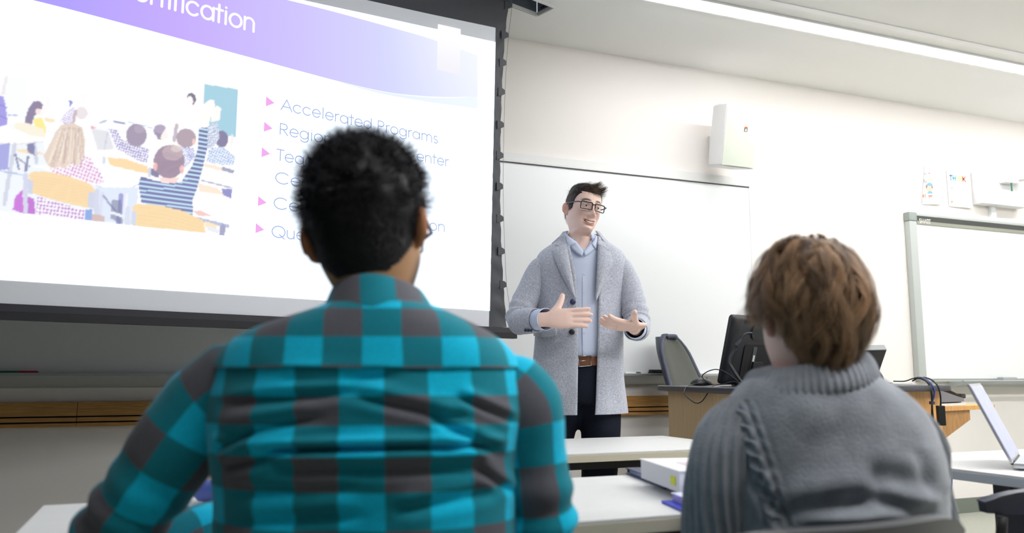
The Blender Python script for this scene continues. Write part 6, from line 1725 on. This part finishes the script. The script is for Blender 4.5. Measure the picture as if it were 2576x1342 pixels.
# ---------- body: torso, arms, hands, thighs, shins
shm = G()
def shell2(g, fn, rows, n=28, sc=1.0):
    RR = catmull(rows, len(rows) * 3); P = []
    for (y, xl, xr, dd, t) in RR:
        xm = (xl + xr) / 2; P.append(ring(fn(xm + (xl - xm) * sc, y, dd), fn(xm + (xr - xm) * sc, y, dd), t * sc, n))
    n0 = len(g.v); g.grid(P, closeu=True); g.f.append(tuple(n0 + k for k in range(n))); g.f.append(tuple(n0 + (len(P) - 1) * n + k for k in range(n)))
shell2(shm, A_, [r for r in rowsM], sc=.86)
hip = pz(930, MD, .46)
for s_, arm in ((-1, [A_(650, 950), A_(515, 1040), A_(345, 1270), A_(272, 1400, .06), A_(400, 1380, .11), A_(548, 1306, .21)]), (1, [A_(1225, 960), A_(1314, 1050), A_(1342, 1250), A_(1344, 1400, .05), A_(1290, 1450, .14), A_(1150, 1460, .20)])):
    shm.tube(catmull(arm, 20), list(np.linspace(.038, .024, 20)), 12)
    dv = view_dir(930)
    h0 = hip + RGT * s_ * .10; kn = h0 + dv * .42 + np.array([0, 0, .02]); an = kn + np.array([0, 0, -.40])
    shm.tube(catmull([h0, h0 + dv * .2, kn, kn + np.array([0, 0, -.2]), an], 20), list(np.interp(np.linspace(0, 1, 20), [0, .5, 1], [.075, .058, .038])), 12)
    shm.tube([an + np.array([0, 0, -.02]), an + dv * .10 + np.array([0, 0, -.03]), an + dv * .18 + np.array([0, 0, -.04])], [.036, .034, .02], 12)
hd = hand(np.stack([RGT * .8 + FH * .6, FH * .8 - RGT * .6, np.array([0, 0, 1.0])], 1), A_(552, 1304, .215), .95, curl=.3, mirror=False); shm.add(hd.v, hd.f)
hd = hand(np.stack([-RGT * .8 + FH * .6, FH * .8 + RGT * .6, np.array([0, 0, 1.0])], 1), A_(1150, 1460, .205), .95, curl=.3); shm.add(hd.v, hd.f)
mc_ = at(926, 574, 1.17)
mfac = turn(view_dir(926), 15)
MA, Mt = head_frame(mc_, mfac, roll=math.radians(8), pitch=math.radians(6), scale=1.0)
headM = build_head(True, 120, 130, SK_M, lips=srgb(150, 90, 80), brow=srgb(20, 16, 16), stub=.8, smile=0.0)
mb = make_body('body', shm, headM, man, SK_M, SKIN_MAT, voxel=.006, hm=(MA, Mt))
# trousers and shoes
M_DEN = mat('blue_denim', srgb(52, 62, 88), .85, bump=.2, bscale=500)
dv = view_dir(930)
for s_ in (-1, 1):
    h0 = hip + RGT * s_ * .10; kn = h0 + dv * .42 + np.array([0, 0, .02]); an = kn + np.array([0, 0, -.40])
    g = G(); g.tube(catmull([h0 - dv * .05, h0 + dv * .2, kn, kn + np.array([0, 0, -.2]), an + np.array([0, 0, .03])], 26), list(np.interp(np.linspace(0, 1, 26), [0, .45, .6, 1], [.092, .078, .070, .060])), 18); part('trouser_leg', g, M_DEN, man, smooth=True)
# hair: thick short curls, faded at the nape
def keepM(P):
    x, y, z = P[:, 0], P[:, 1], P[:, 2]
    hl_ = np.where(y < -.03, .060, np.where(y < .012, .058 - (y + .03) * 1.6, np.clip(-.012 - (y - .012) * 1.55, -.082, 1)))
    return (z > hl_)
def thickM(P):
    z = P[:, 2]; y = P[:, 1]
    t = .0035 + .014 * np.clip((z + .03) / .05, 0, 1) + .000 * np.clip((z - .05) / .05, 0, 1)
    t *= np.clip((z + .085) / .05, .12, 1)
    return np.where(keepM(P), np.maximum(t, .0012), 0)
hairM = None
rm = np.random.default_rng(11)
P0, N0 = hair_points(headM[0], 15000, keepM, rm)
tk = thickM(P0); K = 6
ln = tk * rm.uniform(.6, 1.7, len(P0)) + .003
cl = np.array([[noise.noise(Vector(p * 75)), noise.noise(Vector(p * 75 + np.array([7., 0, 0]))), noise.noise(Vector(p * 75 + np.array([0, 7., 0])))] for p in P0])
tang = np.array([0, .2, -1.0])[None] - N0 * (N0 @ np.array([0, .2, -1.0]))[:, None]
hi = np.clip((P0[:, 2] + .01) / .07, 0, 1)
dirv = N0 * (.35 + .65 * hi)[:, None] + tang * (.8 * (1 - hi))[:, None] + cl * (1.1 * hi + .2)[:, None] + rm.normal(0, .18, P0.shape)
dirv /= np.linalg.norm(dirv, axis=1, keepdims=True)
bx = np.cross(dirv, N0 + rm.normal(0, .3, P0.shape)); bx /= np.linalg.norm(bx, axis=1, keepdims=True) + 1e-9
S = np.zeros((len(P0), K, 3)); ph_ = rm.uniform(0, 6.28, len(P0))
for k in range(K):
    t = k / (K - 1)
    S[:, k] = P0 + dirv * (ln * t)[:, None] + bx * (np.sin(ph_ + t * 4.5) * ln * .22 * t * (.3 + hi))[:, None]
dens = np.clip((P0[:, 2] + .085) / .035, .25, 1)
cc = np.array(srgb(30, 29, 34))[None] * rm.uniform(.35, 1.7, (len(P0), 1))
hairM = strands('hair', S @ MA.T + Mt, .0013 * dens + .0002, cc, HAIR_MAT, man, np.repeat((N0 @ MA.T)[:, None], K, 1)); hairM['kind'] = 'stuff'; hairM['label'] = 'thick short black hair faded at the neck'
hair_cap(headM[0], keepM, lambda P: thickM(P) * .72, HAIR_MAT, hairM, MA, Mt, srgb(20, 19, 23), noise_amp=.006, ns=48)
# glasses seen past his right ear
g = G()
for s_ in (-1, 1):
    g.tube([MA @ np.array(p) + Mt for p in ((s_ * .058, -.106, .002), (s_ * .076, -.090, .006), (s_ * .0800, -.03, .008), (s_ * .080, .006, .010))], .0028, 8)
    lo = [(s_ * .031 + x, -.114 + 2.6 * (s_ * .036 + x) ** 2, z - .006) for x, z in rrect(-.026, .026, -.013, .013, .006, 4)]; g.tube([MA @ np.array(p) + Mt for p in lo + lo[:1]], .0016, 8, cap=False)
g.tube([MA @ np.array(p) + Mt for p in ((-.009, -.110, .004), (.009, -.110, .004))], .002, 6)
part('glasses', g, mat('grey_glasses', srgb(70, 76, 110), .3), man, smooth=True)
# ================================================================== PERSON IN THE GREY SWEATER (seated, from behind)
wom = thing('person', 'seated person with wavy brown hair in a grey knitted roll-neck sweater', 'person', tuple(pz(2060, 1.34, .44)))
WDp = 1.36
def B_(px, py, dd=0.0): return at(px, py, WDp + dd)
SK_W = srgb(236, 204, 190)
def knit_mat(name, col):
    m = mat(name, col, .95, var=.16, vscale=26, sheen=.35, spec=.15)
    nt = m.node_tree; b = nt.nodes['Principled BSDF']
    tc = nt.nodes.new('ShaderNodeTexCoord'); n1 = nt.nodes.new('ShaderNodeTexNoise'); n1.inputs['Scale'].default_value = 260; n1.inputs['Detail'].default_value = 4
    nt.links.new(tc.outputs['Object'], n1.inputs['Vector']); bp = nt.nodes.new('ShaderNodeBump'); bp.inputs['Strength'].default_value = .5; bp.inputs['Distance'].default_value = .004
    nt.links.new(n1.outputs[0], bp.inputs['Height']); nt.links.new(bp.outputs[0], b.inputs['Normal']); return m
M_KN = knit_mat('grey_knit_wool', srgb(158, 162, 170))
rowsW = [(925, 1930, 2150, .0, .14), (948, 1890, 2200, .0, .17), (972, 1862, 2238, .0, .195), (1000, 1842, 2276, 0, .215), (1035, 1826, 2308, 0, .232), (1080, 1818, 2334, 0, .245), (1140, 1816, 2350, 0, .256), (1220, 1824, 2360, 0, .262), (1300, 1834, 2368, 0, .262), (1400, 1842, 2372, 0, .262), (1560, 1830, 2390, .01, .262)]
NRW, NCW = 200, 230
RRw = catmull(rowsW, NRW); aw = np.linspace(math.pi / 2, math.pi / 2 + 2 * math.pi, NCW)
Pw = []
for (y, xl, xr, dd, t) in RRw:
    pl, pr = B_(xl, y + 8 * 0, dd), B_(xr, y, dd); mdl = (pl + pr) / 2; hh = (pr - pl) / 2
    c = sgnpow(np.cos(aw), .88); s = sgnpow(np.sin(aw), .88); Pw.append(mdl[None] + hh[None] * c[:, None] + FH[None] * (s * t / 2)[:, None])
Pw = np.array(Pw)
PXw = np.array([[proj(p) for p in row] for row in Pw]); X2, Y2 = PXw[..., 0], PXw[..., 1]
bsw = np.clip(-np.sin(aw), 0, 1)[None] ** .5
dsp = np.zeros_like(X2)
for args in ((1980, 1292, 2200, 1262, 26, .016), (1990, 1330, 2330, 1318, 20, .012), (2200, 1262, 2350, 1300, 20, .012), (2180, 1190, 2340, 1230, 28, .006), (1900, 1210, 1985, 1320, 16, .008), (2300, 1130, 2345, 1250, 18, .006), (2000, 1120, 2200, 1090, 40, .003)): dsp += crease(*args)
# soft bulge of slack knit over the chair back
dsp += .016 * np.exp(-((X2 - 2130) / 120) ** 2 - ((Y2 - 1310) / 30) ** 2)
def braid(x0, y0, x1, y1, amp, half, period, rad):
    dx, dy = x1 - x0, y1 - y0; Lg = math.hypot(dx, dy); u = ((X2 - x0) * dx + (Y2 - y0) * dy) / Lg; v = (-(X2 - x0) * dy + (Y2 - y0) * dx) / Lg
    m = ((u > -20) & (u < Lg + 60)).astype(float); w = half * np.sin(u / period * math.pi)
    k = np.exp(-((v - w) / rad) ** 2) + np.exp(-((v + w) / rad) ** 2)
    k -= 1.0 * np.exp(-((v - half * 1.8) / (rad * .7)) ** 2) + 1.0 * np.exp(-((v + half * 1.8) / (rad * .7)) ** 2)
    return amp * k * m
dsp += braid(1856, 1035, 1955, 1310, .0060, 15, 40, 7)
dsp += braid(1885, 1035, 1988, 1330, .0020, 12, 40, 6)
dsp += np.array([[fnoise(p, 10, 8.0) for p in row] for row in Pw]) * .005
nw_ = normals_grid(Pw, False); fl = np.sum(nw_ * (Pw - Pw.mean(1, keepdims=True)), 2) < 0; nw_[fl] *= -1
sw = grid_part('sweater', Pw + nw_ * (dsp * bsw * np.clip((Y2 - 960) / 60, 0, 1))[..., None], M_KN, wom)
sw['label'] = 'grey knitted wool sweater with braided shoulder seams'
# sleeves with slanting ribs
def rib_sleeve(pts, rads, seed, ribs):
    C_ = catmull(pts, 150); r = np.interp(np.linspace(0, 1, 150), np.linspace(0, 1, len(rads)), rads); n = 180
    g = G(); g.tube(C_, list(r), n, cap=False, ref=(0, 0, 1)); P = np.array(g.v).reshape(150, n, 3)
    d = P - C_[:, None]; d /= np.linalg.norm(d, axis=2, keepdims=True)
    s = np.concatenate([[0], np.cumsum(np.linalg.norm(np.diff(C_, axis=0), axis=1))])
    th = np.arange(n) / n * 2 * math.pi
    ph = (th[None] * ribs + s[:, None] * 95)
    f = .0034 * np.clip(np.cos(ph), -.6, 1) + np.array([[fnoise(p, 14, seed) for p in row] for row in P]) * .006
    g = G(); P = P + d * f[..., None]
    return grid_part('sleeve', P, M_KN, sw, closeu=True)
rib_sleeve([B_(1905, 1012, .01), B_(1880, 1050, 0), B_(1846, 1110, -.01), B_(1826, 1190, -.01), B_(1812, 1280, .0), B_(1802, 1380, .02), B_(1815, 1450, .08), B_(1880, 1440, .18)], [.022, .046, .056, .058, .058, .056, .05, .042], 3.0, 22)
rib_sleeve([B_(2250, 1030, .0), B_(2280, 1075, .0), B_(2300, 1140, .01), B_(2312, 1220, .01), B_(2324, 1300, .02), B_(2325, 1390, .05), B_(2270, 1430, .16)], [.020, .042, .048, .048, .048, .046, .04], 9.0, 22)
# roll collar with ribs
rcw = catmull([(902, 1930, 2140, .005, .150), (893, 1912, 2158, .004, .166), (897, 1898, 2172, .003, .180), (915, 1886, 2186, .002, .196), (940, 1876, 2198, .0, .208), (960, 1872, 2204, .0, .212), (972, 1878, 2200, .0, .206), (974, 1892, 2188, .0, .190)], 44)
nC = 300; ac = np.linspace(0, 2 * math.pi, nC, endpoint=False); Pc = []
for (y, xl, xr, dd, t) in rcw:
    pl, pr = B_(xl - 4, y + 40, dd), B_(xr - 4, y - 10, dd); mdl = (pl + pr) / 2; hh = (pr - pl) / 2
    Q = mdl[None] + hh[None] * np.cos(ac)[:, None] + FH[None] * (np.sin(ac) * t / 2)[:, None]
    Pc.append(Q)
Pc = np.array(Pc); cen = Pc.mean(1, keepdims=True); d = Pc - cen; d[..., 2] = 0; d /= np.linalg.norm(d, axis=2, keepdims=True)
Pc = Pc + d * (.0022 * np.cos(ac * 58) + .0)[None, :, None] + d * (np.array([[fnoise(p, 16, 2.0) for p in row] for row in Pc]) * .005)[..., None]
grid_part('roll_collar', Pc, M_KN, sw, closeu=True)
# body
shw = G(); shell2(shw, B_, rowsW, sc=.86)
hipw = pz(2075, WDp, .47); dvw = turn(view_dir(2075), -12)
rtw = np.array([dvw[1], -dvw[0], 0])
for s_, arm in ((-1, [B_(1890, 1050), B_(1830, 1190), B_(1808, 1330), B_(1815, 1440, .08), B_(1880, 1430, .18), B_(1930, 1390, .28)]), (1, [B_(2270, 1070), B_(2312, 1220), B_(2325, 1340, .03), B_(2270, 1430, .16), B_(2160, 1400, .26)])):
    shw.tube(catmull(arm, 20), list(np.linspace(.036, .022, 20)), 12)
    h0 = hipw + rtw * s_ * .09; kn = h0 + dvw * .40; an = kn + np.array([0, 0, -.40])
    shw.tube(catmull([h0, h0 + dvw * .2, kn, kn + np.array([0, 0, -.2]), an], 20), list(np.interp(np.linspace(0, 1, 20), [0, .5, 1], [.075, .056, .036])), 12)
    shw.tube([an + np.array([0, 0, -.02]), an + dvw * .10 + np.array([0, 0, -.03]), an + dvw * .18 + np.array([0, 0, -.04])], [.034, .032, .02], 12)
hd = hand(np.stack([dvw, -rtw, np.array([0, 0, 1.0])], 1), B_(1930, 1390, .285), .9, curl=.3); shw.add(hd.v, hd.f)
hd = hand(np.stack([dvw, rtw, np.array([0, 0, 1.0])], 1), B_(2160, 1400, .265), .9, curl=.3); shw.add(hd.v, hd.f)
wc = at(2033, 792, 1.37)
WA, Wt = head_frame(wc, turn(view_dir(2033), -24), roll=math.radians(-3), pitch=math.radians(6), scale=.96)
headW = build_head(True, 110, 120, SK_W, lips=srgb(190, 110, 104), brow=srgb(80, 56, 40), smile=.2, wide=.98)
make_body('body', shw, headW, wom, SK_W, SKIN_MAT, voxel=.006, hm=(WA, Wt))
for s_ in (-1, 1):
    h0 = hipw + rtw * s_ * .09; kn = h0 + dvw * .40; an = kn + np.array([0, 0, -.40])
    g = G(); g.tube(catmull([h0 - dvw * .05, h0 + dvw * .2, kn, kn + np.array([0, 0, -.2]), an + np.array([0, 0, .03])], 26), list(np.interp(np.linspace(0, 1, 26), [0, .45, .6, 1], [.09, .074, .066, .055])), 18); part('trouser_leg', g, mat('black_trousers', srgb(34, 34, 40), .85), wom, smooth=True)
# hair: wavy bob made of many locks
rw = np.random.default_rng(21)
crown = np.array([0, .35, .94]); crown /= np.linalg.norm(crown)
e1 = np.cross(crown, [1, 0, 0]); e1 /= np.linalg.norm(e1); e2 = np.cross(crown, e1)
ELL = np.array([.0775, .0985, .1185])
def on_ell(beta, alpha, k):
    d = crown[None] * np.cos(beta)[:, None] + (e1[None] * np.cos(alpha)[:, None] + e2[None] * np.sin(alpha)[:, None]) * np.sin(beta)[:, None]
    return d * ELL[None] * k[:, None] + np.array([0, .006, .004])[None], d
GN, PER, K = 760, 34, 14
al0 = rw.uniform(0, 2 * math.pi, GN); be0 = np.arccos(1 - rw.uniform(.008, 1, GN) * 1.12)
Lk_ = rw.uniform(.75, 1.25, GN); wav = rw.uniform(.10, .34, GN); wph = rw.uniform(0, 6.28, GN); wfr = rw.uniform(.7, 1.5, GN); lift = rw.uniform(.05, .30, GN)
shade = rw.uniform(.35, 1.6, GN); flick = rw.normal(.03, .13, GN)
flick *= np.clip(be0 / .9, .15, 1); lift *= np.clip(be0 / .6, .45, 1)
S_all = []; C_all = []; W_all = []; N_all = []
def lock(i, Ls, da, db, dk, pj):
    pts = np.zeros((PER, K, 3)); nn = np.zeros((PER, K, 3))
    for k in range(K):
        t = k / (K - 1)
        be = np.minimum(be0[i] + db + Lk_[i] * Ls * t * (.95 + dk), 2.16 + db * .6)
        squeeze = 1 - .45 * t
        al = al0[i] + da * squeeze / max(.35, math.sin(min(be0[i] + Lk_[i] * Ls * t, 2.5))) + wav[i] * math.sin(wph[i] + 2 * math.pi * wfr[i] * t * Ls) * (t + .2) + pj * .08 * t
        kk = 1.03 + lift[i] * math.sin(math.pi * min(1, .25 + .62 * t)) + dk * (.4 + t) + flick[i] * t ** 3 + .05 * math.sin(wph[i] * 2 + 7 * t)
        pts[:, k], nn[:, k] = on_ell(be, al, kk)
    sq = np.clip(1 - 2.6 * np.clip(-pts[..., 2] - .005, 0, 1), .72, 1)[..., None]; pts[..., :1] *= sq
    return pts, nn
for i in range(GN):
    da = rw.normal(0, .040, PER); db = rw.normal(0, .045, PER); dk = rw.normal(0, .022, PER); pj = rw.normal(0, .25, PER)
    pts, nn = lock(i, 1.0, da, db, dk, pj)
    def bad(pts):
        m_ = pts.mean(0)
        return ((m_[:, 0] > .034) & (m_[:, 1] < .050) & (m_[:, 2] < -.012)) | ((m_[:, 1] < -.055) & (m_[:, 2] < .035)) | ((m_[:, 0] < -.05) & (m_[:, 1] < -.03) & (m_[:, 2] < -.03))
    for tr_ in range(3):
        bd_ = bad(pts)
        if not bd_.any(): break
        k0_ = int(np.argmax(bd_))
        if k0_ < 3: break
        pts, nn = lock(i, max(.25, (k0_ - 1) / (K - 1)) * (.9 ** tr_), da, db, dk, pj)
    bd_ = bad(pts)
    if bd_[:6].any(): continue
    S_all.append(pts); N_all.append(nn); W_all.append(np.full(PER, .0011)); C_all.append(np.array(srgb(160, 126, 96))[None] * shade[i] * rw.uniform(.75, 1.25, (PER, 1)))
S = np.concatenate(S_all); Nn = np.concatenate(N_all)
hw_ = strands('hair', S @ WA.T + Wt, np.concatenate(W_all), np.concatenate(C_all), HAIR_MAT, wom, Nn @ WA.T); hw_['kind'] = 'stuff'; hw_['label'] = 'short wavy brown hair'
def keepW(P): return ~((P[:, 1] < -.03) & (P[:, 2] < .04)) & (P[:, 2] > -.075 + .25 * np.clip(-P[:, 1] + .03, 0, 1)) & ~((np.abs(P[:, 0]) > .036) & (P[:, 2] < -.0) & (P[:, 1] < .056))
hair_cap(headW[0], keepW, lambda P: np.where(keepW(P), .010, -.001), HAIR_MAT, hw_, WA, Wt, srgb(70, 48, 34), noise_amp=.004, ns=40)
